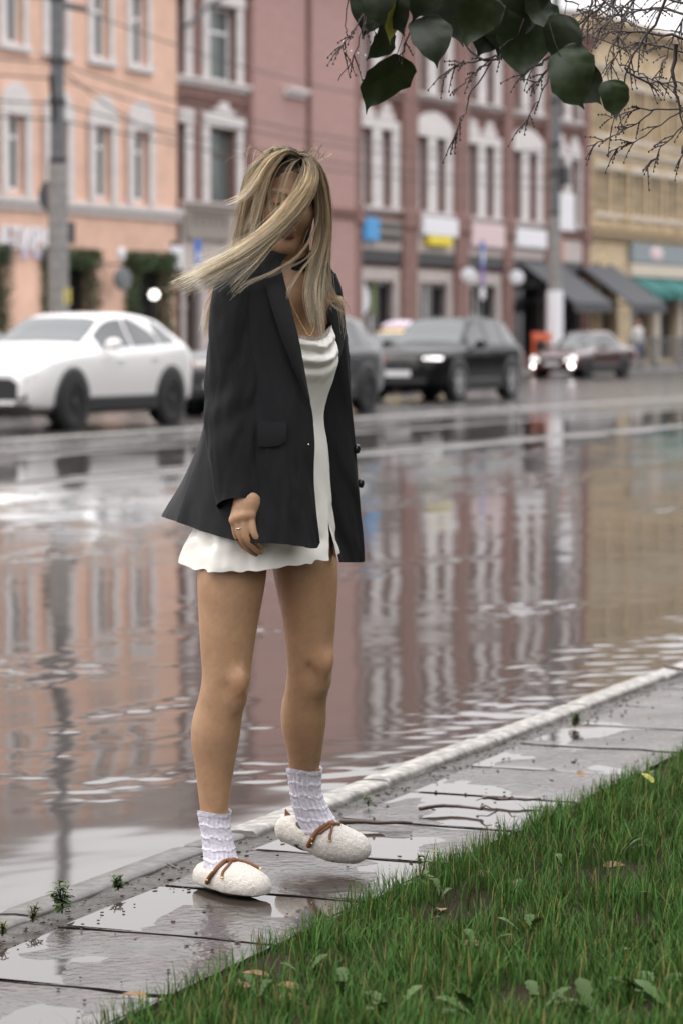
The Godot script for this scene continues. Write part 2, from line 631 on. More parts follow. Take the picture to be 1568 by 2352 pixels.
	mat("rim_dark", lin(0.05, 0.05, 0.052), 0.35, {"metal": 0.6})
	mat("rim_light", lin(0.6, 0.6, 0.61), 0.3, {"metal": 0.6})
	mat("tail", lin(0.3, 0.01, 0.012), 0.25)
	mat("plate", lin(0.7, 0.7, 0.7), 0.5)
	# woman
	mat("skin", Color.WHITE, 0.44, {"vc": 1, "sss": 0.12, "tex": grain("skin_t", 0.05, 0.94, 1.0, 256, 3, 14), "scale": 6.0})
	mat("hair", Color.WHITE, 0.42, {"vc": 1, "back": Color(0.25, 0.2, 0.13)})
	mat("blazer", lin(0.027, 0.027, 0.0296), 0.85, {"spec": 0.3, "rim": 0.3, "tex": grain("weave", 0.25, 0.5, 1.0, 512, 2, 6), "scale": 3.0, "bump": bumps("weave_n", 0.22, 2.0, 512, 2), "bump_scale": 0.25})
	mat("lining", lin(0.011, 0.011, 0.012), 0.7)
	mat("satin", lin(0.84, 0.80, 0.74), 0.4, {"rim": 0.3, "bump": bumps("weave_n", 0.22, 2.0, 512, 2), "bump_scale": 0.06, "scale": 3.0})
	mat("lace", lin(0.70, 0.66, 0.60), 0.8)
	mat("sock", lin(0.86, 0.82, 0.92), 0.9, {"rim": 0.4, "tex": grain("knit", 0.2, 0.86, 1.0, 256, 2, 6), "scale": 4.0})
	mat("wool", lin(0.86, 0.80, 0.73), 0.95, {"rim": 0.6, "tex": grain("wool_t", 0.09, 0.72, 1.0, 512, 3, 61), "scale": 5.0, "bump": bumps("wool_n", 0.11, 7.0, 512, 3), "bump_scale": 0.8})
	mat("tan_leather", lin(0.22, 0.085, 0.03), 0.5, {"tex": fine, "scale": 8.0})
	mat("sole", lin(0.03, 0.022, 0.018), 0.7)
	mat("gold", lin(0.75, 0.52, 0.2), 0.25, {"metal": 1.0})
	mat("silver", lin(0.8, 0.8, 0.82), 0.2, {"metal": 1.0})
	mat("button", lin(0.012, 0.012, 0.013), 0.25)
	mat("eye_dark", lin(0.015, 0.012, 0.01), 0.2)

# ---------------------------------------------------------------- ground, road, water, pavement
func nr(s: float, y: float, n: float) -> Vector3:
	# the near kerb, slabs and lawn run two degrees off the far side of the street
	return st(s, y, n + 0.036 * (s - 7.0))

func ground() -> void:
	# one sheet of asphalt to the horizon, below everything else
	var g := G.new()
	g.quad(st(-120, -0.075, -60), st(400, -0.075, -60), st(400, -0.075, 300), st(-120, -0.075, 300))
	setting("ground", g, M.asphalt)
	# the carriageway beyond the flood, slightly higher in its crown
	g = G.new()
	var rows := []
	var wav := noise(0.11, 4, 3)
	for i in 60:
		var r := PackedVector3Array()
		for j in 25:
			var s := -20.0 + i * 3.2
			var n := lerpf(15.0, 32.6, j / 24.0)
			r.append(st(s, -0.046 + minf((n - 15.0) * 0.006, 0.028) + 0.008 * wav.get_noise_2d(s, n * 2.0), n))
		rows.append(r)
	g.loft(rows, false)
	setting("road", g, M.asphalt)
	# standing water: one sheet with real ripples; gusts roughen it in patches
	g = G.new()
	rows = []
	var chop := noise(1.5, 11, 3)
	var swell := noise(0.16, 12, 2)
	var gust := noise(0.42, 13, 3)
	var tiny := noise(3.4, 14, 2)
	var ss := PackedFloat32Array()
	var s0 := 2.0
	while s0 < 75.0:
		ss.append(s0)
		s0 += 0.035 if s0 < 14.0 else 0.05 if s0 < 36.0 else 0.2
	var nn := PackedFloat32Array()
	var n0 := 3.3
	while n0 < 20.0:
		nn.append(n0)
		n0 += 0.03 if n0 < 5.5 else 0.045 if n0 < 10.6 else (0.09 if n0 < 13.0 else 0.25)
	for s in ss:
		var r := PackedVector3Array()
		for n in nn:
			# lines of broken water parallel to the rails and where the wind comes down
			var q := gust.get_noise_2d(s * 0.55 + n * 0.35, n * 1.25)
			var m := smoothstep(0.16, 0.40, q) * (1.0 if n > 5.0 else 0.5)
			m = maxf(m, smoothstep(0.42, 0.0, absf(n - 9.35 - 0.028 * (s - 24.0) - 0.25 * swell.get_noise_2d(s * 2.0, 3.0))) * 1.2)
			m = maxf(m, smoothstep(0.5, 0.0, absf(n - 12.0 - 0.4 * swell.get_noise_2d(s * 2.0, 9.0))) * 0.9)
			var kerb_run := smoothstep(0.75, 0.15, n - 3.55 - 0.036 * (s - 7.0)) * smoothstep(8.2, 10.0, s)
			var y := -0.030 + 0.0012 * swell.get_noise_2d(s * 5.0, n * 5.0)
			y += (0.0004 + 0.0016 * m) * chop.get_noise_2d(s * 0.8, n * 1.5)
			y += (0.00012 + 0.0052 * m + (0.0014 * kerb_run if n < 6.5 else 0.0)) * tiny.get_noise_2d(s * 1.15, n * 1.7)
			r.append(st(s, y, n))
		rows.append(r)
	# rings where the last drops fall
	for k in 90:
		var rs := rng.randf_range(4.0, 15.0)
		var rn := rng.randf_range(3.7, 8.5)
		var rad := rng.randf_range(0.08, 0.2)
		for i in ss.size():
			if absf(ss[i] - rs) > rad: continue
			for j in nn.size():
				var dist := Vector2(ss[i] - rs, nn[j] - rn).length()
				if dist < rad: rows[i][j] += Vector3(0, 0.0010 * sin(dist * TAU / 0.12) * smoothstep(rad, rad * 0.4, dist), 0)
	g.loft(rows, false)
	setting("water", g, M.water)
	# pale strips by the rails, added as bands of reflected sky, and the worn lane line, just proud of the water
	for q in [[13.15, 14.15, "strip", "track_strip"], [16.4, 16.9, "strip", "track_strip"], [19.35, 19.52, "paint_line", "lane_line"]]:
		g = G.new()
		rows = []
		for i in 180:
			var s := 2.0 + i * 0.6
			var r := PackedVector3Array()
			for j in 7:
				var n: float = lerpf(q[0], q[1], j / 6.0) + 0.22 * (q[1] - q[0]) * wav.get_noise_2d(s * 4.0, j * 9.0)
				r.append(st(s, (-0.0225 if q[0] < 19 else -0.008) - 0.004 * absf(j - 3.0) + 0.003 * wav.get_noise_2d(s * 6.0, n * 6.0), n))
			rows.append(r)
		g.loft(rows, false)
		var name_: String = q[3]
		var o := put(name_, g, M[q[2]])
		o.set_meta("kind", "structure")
	# tram rails
	for n in [13.65, 16.65]:
		g = G.new()
		g.hexa([st(2, -0.06, n), st(108, -0.06, n), st(108, -0.06, n + 0.07), st(2, -0.06, n + 0.07), st(2, -0.012, n), st(108, -0.012, n), st(108, -0.012, n + 0.07), st(2, -0.012, n + 0.07)])
		var o := put("tram_rail", g, M.iron)
		o.set_meta("kind", "structure")
	# far pavement with its kerb
	g = G.new()
	g.hexa([st(-20, -0.07, 32.6), st(190, -0.07, 32.6), st(190, -0.07, 40.5), st(-20, -0.07, 40.5), st(-20, 0.1, 32.6), st(190, 0.1, 32.6), st(190, 0.1, 40.5), st(-20, 0.1, 40.5)])
	setting("far_pavement", g, M.far_pave)
	# silt bed under slabs and kerb
	g = G.new()
	rows = []
	var bed := noise(2.2, 31, 4)
	for i in 310:
		var r := PackedVector3Array()
		for j in 16:
			var s := 2.0 + i * 0.09
			var n := lerpf(2.6, 3.52, j / 15.0)
			r.append(nr(s, -0.022 + 0.010 * bed.get_noise_2d(s * 2.0, n * 3.0) + (0.009 if n > 3.3 else 0.0), n))
		rows.append(r)
	g.loft(rows, false)
	setting("silt_bed", g, M.silt)
	# paving slabs
	var pav := Node3D.new()
	pav.name = "pavement"
	add_child(pav)
	pav.set_meta("kind", "structure")
	var smooth_n := noise(0.5, 44, 3)
	for i in range(-4, 44):
		var a := 5.32 + i * 0.54
		g = G.new()
		rows = []
		var tilt := rng.randf_range(-0.004, 0.004)
		var tip := rng.randf_range(-0.003, 0.003)
		var lift := rng.randf_range(-0.002, 0.003)
		var n_in := 2.79
		var n_out := 3.31 + rng.randf_range(-0.015, 0.02)
		var e := 0.012
		var steps := 13
		for r_ in steps + 1:
			var row := PackedVector3Array()
			for c_ in steps + 1:
				var fx := r_ / float(steps)
				var fy := c_ / float(steps)
				var s := a + e + (0.54 - 2 * e) * fx
				var n := lerpf(n_in, n_out, fy)
				var rim := minf(minf(fx, 1.0 - fx), minf(fy, 1.0 - fy))
				var y := -0.006 + lift + tilt * (fx - 0.5) * 2 + tip * (fy - 0.5) * 2 + 0.0062 * smooth_n.get_noise_2d(s * 3.2, n * 4.6)
				if rim <= 0.001:
					y -= 0.0015
					s += 0.006 * bed.get_noise_2d(s * 9.0, n * 9.0)
					n += 0.006 * bed.get_noise_2d(n * 9.0, s * 9.0)
				row.append(nr(s, y, n))
			rows.append(row)
		g.loft(rows, false)
		for k in steps:
			for q in [[rows[k][0], rows[k + 1][0]], [rows[k][steps], rows[k + 1][steps]], [rows[0][k], rows[0][k + 1]], [rows[steps][k], rows[steps][k + 1]]]:
				g.quad(q[0], q[1], q[1] - Vector3(0, 0.035, 0), q[0] - Vector3(0, 0.035, 0))
		put("paving_slab", g, M.slab, pav)
		# rain water standing level in the hollows of this slab
		g = G.new()
		rows = []
		var level := -0.0068 + rng.randf_range(-0.0014, 0.0012)
		for r_ in 13:
			var row := PackedVector3Array()
			for c_ in 13:
				var s := a + e + 0.008 + (0.524 - 2 * e) * r_ / 12.0
				var n := lerpf(n_in + 0.01, n_out - 0.008, c_ / 12.0)
				row.append(nr(s, level + 0.00025 * tiny.get_noise_2d(s * 2.2, n * 2.2), n))
			rows.append(row)
		g.loft(rows, false)
		put("puddle", g, M.puddle, pav)
	# kerbstones; the stretch by the near end is weathered dark, the rest still carries pale paint
	var kerb := Node3D.new()
	kerb.name = "kerb"
	add_child(kerb)
	kerb.set_meta("kind", "structure")
	var ks := 3.0
	var kn := 3.40
	while ks < 29.0:
		var len_ := 0.98
		if ks < 7.0 and ks + len_ > 7.15: len_ = 7.15 - ks
		g = G.new()
		rows = []
		var dark := ks + len_ < 7.3
		var shift := (0.02 if dark else 0.0) + rng.randf_range(-0.006, 0.006)
		var up := (-0.004 if dark else 0.006) + rng.randf_range(-0.003, 0.003)
		var m := 26
		for i in m + 1:
			var s := ks + 0.007 + (len_ - 0.014) * i / m
			var rnd := 0.004 if (i == 0 or i == m) else 0.0
			var w := bed.get_noise_2d(s * 5.0, 7.0) * 0.002
			var w2 := bed.get_noise_2d(s * 5.0, 70.0) * 0.002
			var base := kn + shift
			rows.append(PackedVector3Array([nr(s, -0.09, base + w), nr(s, up - 0.014 - rnd, base + w), nr(s, up - rnd + w2 * 0.3, base + 0.012 + w), nr(s, up + 0.001 - rnd + w2 * 0.5, base + 0.05), nr(s, up - 0.002 - rnd + w2 * 0.3, base + 0.088 + w2), nr(s, up - 0.016 - rnd, base + 0.102 + w2), nr(s, -0.09, base + 0.106)]))
		g.loft(rows, false)
		g.cap(rows[0]); g.cap(rows[m], true)
		put("kerbstone", g, M.kerb_dark if dark else M.kerb_pale, kerb)
		ks += len_
	# soil of the lawn
	g = G.new()
	rows = []
	var hum := noise(0.8, 51, 3)
	for i in 150:
		var r := PackedVector3Array()
		for j in 80:
			var s := 1.5 + i * 0.2
			var n := 2.80 + 0.03 * hum.get_noise_2d(s * 4.0, 2.0) - j * 0.16
			r.append(nr(s, lawn_y(s, n), n))
		rows.append(r)
	g.loft(rows, false, true)
	setting("lawn_soil", g, M.soil)

func edge_step(k: int, steps: int) -> float:
	if k <= 0: return 0.0
	if k >= steps: return 1.0
	return lerpf(0.018, 0.982, (k - 1) / float(steps - 2))

var lawn_n: FastNoiseLite
func lawn_y(s: float, n: float) -> float:
	if lawn_n == null: lawn_n = noise(0.7, 52, 3)
	var d := 2.80 - n
	return -0.02 + 0.03 * smoothstep(0.0, 0.12, d) + 0.05 * smoothstep(0.1, 1.4, d) + 0.015 * lawn_n.get_noise_2d(s * 2.0, n * 2.0)

# ---------------------------------------------------------------- houses
func facade(g: G, x0: float, x1: float, y0: float, y1: float, z: float, holes: Array, depth: float) -> void:
	# an upright wall with rectangular openings [xa, ya, xb, yb] and their reveals
	var xs := [x0, x1]
	var ys := [y0, y1]
	for h in holes:
		xs.append_array([h[0], h[2]]); ys.append_array([h[1], h[3]])
	xs.sort(); ys.sort()
	for i in xs.size() - 1:
		if xs[i + 1] - xs[i] < 1e-4: continue
		var run := -1.0
		for j in ys.size() - 1:
			if ys[j + 1] - ys[j] < 1e-4: continue
			var mx: float = (xs[i] + xs[i + 1]) / 2
			var my: float = (ys[j] + ys[j + 1]) / 2
			var open := mx < x0 or mx > x1 or my < y0 or my > y1
			for h in holes:
				if mx > h[0] and mx < h[2] and my > h[1] and my < h[3]: open = true
			if not open:
				g.quad(Vector3(xs[i], ys[j + 1], z), Vector3(xs[i + 1], ys[j + 1], z), Vector3(xs[i + 1], ys[j], z), Vector3(xs[i], ys[j], z))
	for h in holes:
		var mid := Vector3((h[0] + h[2]) / 2, (h[1] + h[3]) / 2, z - depth / 2)
		var c := [Vector3(h[0], h[1], z), Vector3(h[2], h[1], z), Vector3(h[2], h[3], z), Vector3(h[0], h[3], z)]
		for k in 4:
			var a: Vector3 = c[k]
			var b: Vector3 = c[(k + 1) % 4]
			var q := Vector3(0, 0, -depth)
			if (b + q - a).cross(b - a).dot(a - mid) < 0.0: g.quad(a, b, b + q, a + q)
			else: g.quad(a + q, b + q, b, a)

func shell(g: G, x0: float, x1: float, y0: float, y1: float, z: float, deep: float) -> void:
	# sides, back and top behind a facade
	g.quad(Vector3(x0, y0, z), Vector3(x0, y0, z - deep), Vector3(x0, y1, z - deep), Vector3(x0, y1, z))
	g.quad(Vector3(x1, y0, z), Vector3(x1, y1, z), Vector3(x1, y1, z - deep), Vector3(x1, y0, z - deep))
	g.quad(Vector3(x0, y0, z - deep), Vector3(x1, y0, z - deep), Vector3(x1, y1, z - deep), Vector3(x0, y1, z - deep))
	g.quad(Vector3(x0, y1, z), Vector3(x0, y1, z - deep), Vector3(x1, y1, z - deep), Vector3(x1, y1, z))

func frame_mesh(w: float, h: float, bar_: float, cross: float, mull: int) -> ArrayMesh:
	# casement frame round an opening w x h, standing on its lower edge, centred on x
	var key := "frame%.2f_%.2f_%.2f_%d" % [w, h, cross, mull]
	if T.has(key): return T[key]
	var g := G.new()
	g.cham(Vector3(-w / 2, 0, -0.05), Vector3(-w / 2 + bar_, h, 0.03), 0.012)
	g.cham(Vector3(w / 2 - bar_, 0, -0.05), Vector3(w / 2, h, 0.03), 0.012)
	g.cham(Vector3(-w / 2 + bar_, 0, -0.05), Vector3(w / 2 - bar_, bar_, 0.028), 0.012)
	g.cham(Vector3(-w / 2 + bar_, h - bar_, -0.05), Vector3(w / 2 - bar_, h, 0.028), 0.012)
	if cross > 0: g.cham(Vector3(-w / 2 + bar_, h * cross - bar_ / 2, -0.048), Vector3(w / 2 - bar_, h * cross + bar_ / 2, 0.024), 0.012)
	for k in mull:
		var x := -w / 2 + w * (k + 1) / (mull + 1)
		g.cham(Vector3(x - bar_ / 2, bar_, -0.046), Vector3(x + bar_ / 2, h - bar_, 0.022), 0.012)
	T[key] = g.mesh()
	return T[key]

func window_at(parent: Node3D, x: float, y: float, w: float, h: float, z: float, frame: Material, cross: float, mull: int, drapes := false, pane: Material = null) -> MeshInstance3D:
	var o := put("window", frame_mesh(w, h, 0.10, cross, mull), frame, parent)
	o.position = Vector3(x, y, z)
	var key := "pane%.2f_%.2f" % [w, h]
	if not T.has(key):
		var g := G.new()
		g.box(Vector3(-w / 2 + 0.02, 0.02, -0.03), Vector3(w / 2 - 0.02, h - 0.02, -0.018))
		T[key] = g.mesh()
	put("pane", T[key], pane if pane else M.pane, o)
	if drapes:
		var g := G.new()
		var rows := []
		for i in 8:
			var r := PackedVector3Array()
			for j in 14:
				r.append(Vector3(-w / 2 + 0.08 + (w * 0.42) * j / 13.0, 0.08 + (h - 0.16) * i / 7.0, 0.002 + 0.012 * sin(j * 1.7)))
			rows.append(r)
		g.loft(rows, false)
		put("blind", g, M.curtain, o)
	return o

func ledge(parent: Node3D, called: String, x0: float, x1: float, y0: float, y1: float, z0: float, out: float, m: Material) -> MeshInstance3D:
	# a moulded string course: two steps and a sloped top
	var g := G.new()
	var prof := [Vector2(0, y0), Vector2(out * 0.45, y0), Vector2(out * 0.5, lerpf(y0, y1, 0.35)), Vector2(out, lerpf(y0, y1, 0.55)), Vector2(out, lerpf(y0, y1, 0.9)), Vector2(0, y1)]
	var a := PackedVector3Array()
	var b := PackedVector3Array()
	for q in prof:
		a.append(Vector3(x0, q.y, z0 + q.x)); b.append(Vector3(x1, q.y, z0 + q.x))
	for k in prof.size() - 1: g.quad(a[k], b[k], b[k + 1], a[k + 1])
	g.face(Vector3(0, 0.2, 1))
	g.cap(a); g.cap(b, true)
	return put(called, g, m, parent)

func block(parent: Node3D, called: String, lo: Vector3, hi: Vector3, m: Material, bev := 0.02) -> MeshInstance3D:
	var g := G.new()
	g.cham(lo, hi, bev)
	return put(called, g, m, parent)

func letters(text: String, size: float, depth: float, m: Material, parent: Node3D, pos: Vector3, called := "lettering") -> MeshInstance3D:
	var t := TextMesh.new()
	t.text = text
	var f := SystemFont.new()
	f.font_names = PackedStringArray(["Droid Sans"])
	f.font_weight = 700
	t.font = f
	t.font_size = 64
	t.pixel_size = size / 46.0
	t.depth = depth
	t.horizontal_alignment = HORIZONTAL_ALIGNMENT_LEFT
	var o := put(called, t, m, parent)
	o.position = pos
	return o

func leafy(parent: Node3D, called: String, boxes: Array, count: int, size: float, m: Material, kind_stuff := true) -> void:
	# a mass of leaf-sized faces through the given boxes [lo, hi]
	var g := G.new()
	for b in boxes:
		var k := int(count * (b[2] if b.size() > 2 else 1.0))
		for i in k:
			var q := Vector3(rng.randf_range(b[0].x, b[1].x), rng.randf_range(b[0].y, b[1].y), rng.randf_range(b[0].z, b[1].z))
			var t := Basis.from_euler(Vector3(rng.randf_range(-1.3, 1.3), rng.randf_range(-1.5, 1.5), rng.randf_range(-3, 3)))
			var w := size * rng.randf_range(0.6, 1.2)
			g.quad(q + t * Vector3(0, w, 0), q + t * Vector3(w * 0.6, 0, 0.15 * w), q + t * Vector3(0, -w, 0), q + t * Vector3(-w * 0.6, 0, 0.15 * w))
	var o := put(called, g, m, parent)
	if kind_stuff: o.set_meta("kind", "stuff")

func peach_house() -> void:
	var S0 := 38.0
	var b := thing("town_house", "peach orange plastered house with arched white window surrounds", "house", st(S0, 0.1, 40.0), STREET)
	var cols := [41.2, 43.5, 45.9, 48.2, 50.6, 52.9, 55.3, 57.6, 59.95, 62.3, 64.65, 67.0, 69.4, 71.67, 74.15, 76.4]
	var holes := []
	for c in cols:
		holes.append([c - S0 - 0.48, 4.95, c - S0 + 0.48, 6.9])
		holes.append([c - S0 - 0.5, 8.75, c - S0 + 0.5, 10.85])
	for d in [[70.95, 73.45], [75.65, 77.95], [66.2, 68.6], [61.3, 63.7]]:
		holes.append([d[0] - S0, 0.0, d[1] - S0, 3.35])
	var g := G.new()
	facade(g, 0, 40.75, -0.1, 11.9, 0, holes, 0.28)
	shell(g, 0, 40.75, -0.1, 11.9, 0, 12)
	put("wall", g, M.peach, b)
	ledge(b, "string_course", -0.05, 40.9, 4.47, 4.83, 0, 0.2, M.white_trim)
	ledge(b, "cornice", -0.2, 40.9, 11.5, 12.1, 0, 0.5, M.white_trim)
	g = G.new()
	g.hexa([Vector3(-0.3, 12.1, 0.6), Vector3(40.9, 12.1, 0.6), Vector3(40.9, 12.1, -12.2), Vector3(-0.3, 12.1, -12.2), Vector3(1, 13.6, -5.8), Vector3(39.5, 13.6, -5.8), Vector3(39.5, 13.6, -6.2), Vector3(1, 13.6, -6.2)])
	put("roof", g, M.roof_metal, b)
	for c in cols:
		var x: float = c - S0
		# lower window with arched head
		var o := window_at(b, x, 4.95, 0.96, 1.95, -0.16, M.frame_white, 0.72, 1, true)
		var cg := G.new()
		for sgn in [-1.0, 1.0]:
			cg.cham(Vector3(minf(sgn * 0.48, sgn * 0.78), -0.1, 0.2), Vector3(maxf(sgn * 0.48, sgn * 0.78), 1.98, 0.29), 0.02)
		var arc := PackedVector3Array()
		for k in 21:
			var a := PI * k / 20.0
			arc.append(Vector3(cos(a) * 0.80, 1.98 + sin(a) * 0.84, 0.3))
		for k in 20:
			cg.tri(Vector3(0, 1.98, 0.3), arc[k + 1], arc[k])
			cg.quad(arc[k], arc[k + 1], arc[k + 1] - Vector3(0, 0, 0.11), arc[k] - Vector3(0, 0, 0.11))
		cg.quad(Vector3(-0.8, 1.98, 0.19), Vector3(0.8, 1.98, 0.19), Vector3(0.8, 1.98, 0.3), Vector3(-0.8, 1.98, 0.3))
		put("surround", cg, M.white_trim, o)
		# upper window
		o = window_at(b, x, 8.75, 1.0, 2.1, -0.2, M.frame_white, 0.62, 1, true)
		cg = G.new()
		for sgn in [-1.0, 1.0]:
			cg.cham(Vector3(minf(sgn * 0.5, sgn * 0.74), 0.0, 0.2), Vector3(maxf(sgn * 0.5, sgn * 0.74), 2.12, 0.27), 0.02)
		cg.cham(Vector3(-0.82, 2.12, 0.2), Vector3(0.82, 2.45, 0.33), 0.03)
		put("surround", cg, M.white_trim, o)
		cg = G.new()
		cg.cham(Vector3(-0.8, -0.2, 0.19), Vector3(0.8, 0.0, 0.34), 0.03)
		put("sill", cg, M.white_trim, o)
	for d in [[70.95, 73.45], [75.65, 77.95], [66.2, 68.6], [61.3, 63.7]]:
		var x: float = (d[0] + d[1]) / 2 - S0
		var w: float = d[1] - d[0]
		window_at(b, x, 0.0, w, 3.3, -0.24, M.car_black, 0.75, 1, false, M.shop_glass)
		var lab := "clipped ivy garland round the shop opening behind the concrete pole" if absf(d[0] - 70.95) < 0.1 else ("clipped ivy garland round the shop opening next to the red house" if absf(d[0] - 75.65) < 0.1 else "clipped ivy garland round a shop opening farther along the peach house")
		var iv := thing("ivy_garland", lab, "ivy", st(d[0], 0.1, 40.0), STREET, "ivy garlands on the peach house")
		leafy(iv, "foliage", [[Vector3(-0.25, 0.0, -0.1), Vector3(0.35, 3.5, 0.35)], [Vector3(w - 0.35, 0.0, -0.1), Vector3(w + 0.25, 3.5, 0.35)], [Vector3(-0.25, 3.0, -0.1), Vector3(w + 0.25, 3.55, 0.4), 0.8]], 1500, 0.06, M.ivy)
	# signs and lamps on the front
	var sg := thing("shop_lettering", "white raised shop lettering across the peach wall", "sign", st(68.0, 0.1, 40.0), STREET)
	letters("АТИРА", 0.62, 0.1, M.sign_white, sg, Vector3(0.45, 3.72, 0.09))
	var pl := thing("lilac_plaques", "row of small lilac plaques under the white lettering", "sign", st(68.0, 0.1, 40.0), STREET)
	for q in [[0.3, 1.2], [1.65, 2.1], [2.3, 3.45]]:
		block(pl, "plaque", Vector3(q[0], 3.2, 0.01), Vector3(q[1], 3.45, 0.06), M.sign_lilac, 0.03)
	var ov := thing("wall_lantern", "dark oval hanging sign under a white wall lamp on the peach wall", "lamp", st(74.55, 0.1, 40.0), STREET)
	g = G.new()
	g.lathe([Vector2(0, -0.06), Vector2(0.42, -0.06), Vector2(0.46, 0), Vector2(0.42, 0.06), Vector2(0, 0.06)], Vector3(0, 2.75, 0.45), Vector3(0, 0, 1), 28)
	for k in g.v.size(): g.v[k] = Vector3(g.v[k].x, 2.75 + (g.v[k].y - 2.75) * 0.7, g.v[k].z)
	put("oval_board", g, M.pole_paint, ov)
	g = G.new()
	g.bar(Vector3(0, 3.15, 0.0), Vector3(0, 3.15, 0.45), 0.025)
	g.bar(Vector3(0, 3.15, 0.45), Vector3(0, 3.05, 0.45), 0.02)
	put("bracket", g, M.iron, ov)
	g = G.new()
	g.ball(Vector3(0, 3.42, 0.4), Vector3(0.13, 0.22, 0.13))
	put("lamp_shade", g, M.sign_white, ov)
	for q in [[70.35, 2.3, "round white globe lamp standing in the ivy opening by the pole"], [75.76, 2.33, "round white globe lamp in the ivy opening next to the red house"]]:
		var lp := thing("globe_lamp", q[2], "lamp", st(q[0], 0.1, 39.2), STREET, "lit globe lamps by the peach house")
		g = G.new()
		g.ball(Vector3(0, q[1], 0), Vector3(0.13, 0.13, 0.13), 16)
		put("globe", g, M.lamp_glow, lp)
		g = G.new()
		g.bar(Vector3(0, 0, 0), Vector3(0, q[1] - 0.12, 0), 0.03)
		g.lathe([Vector2(0.0, 0.05), Vector2(0.16, 0.04), Vector2(0.18, 0.0)], Vector3.ZERO, Vector3.UP, 14)
		put("post", g, M.iron, lp)
		var om := OmniLight3D.new()
		om.name = "globe_light"
		om.light_energy = 0.06
		om.light_size = 0.12
		om.omni_range = 20.0
		om.omni_attenuation = 2.0
		om.shadow_enabled = true
		om.position = Vector3(0, q[1], 0)
		lp.add_child(om)
	var wb := thing("wall_box", "pale square sign box at the corner of the peach house", "sign", st(78.0, 0.1, 40.0), STREET)
	block(wb, "box", Vector3(0.1, 3.1, 0.0), Vector3(0.75, 3.75, 0.22), M.sign_white, 0.04)
	block(wb, "bracket", Vector3(0.3, 3.75, 0.0), Vector3(0.5, 3.9, 0.1), M.iron, 0.01)

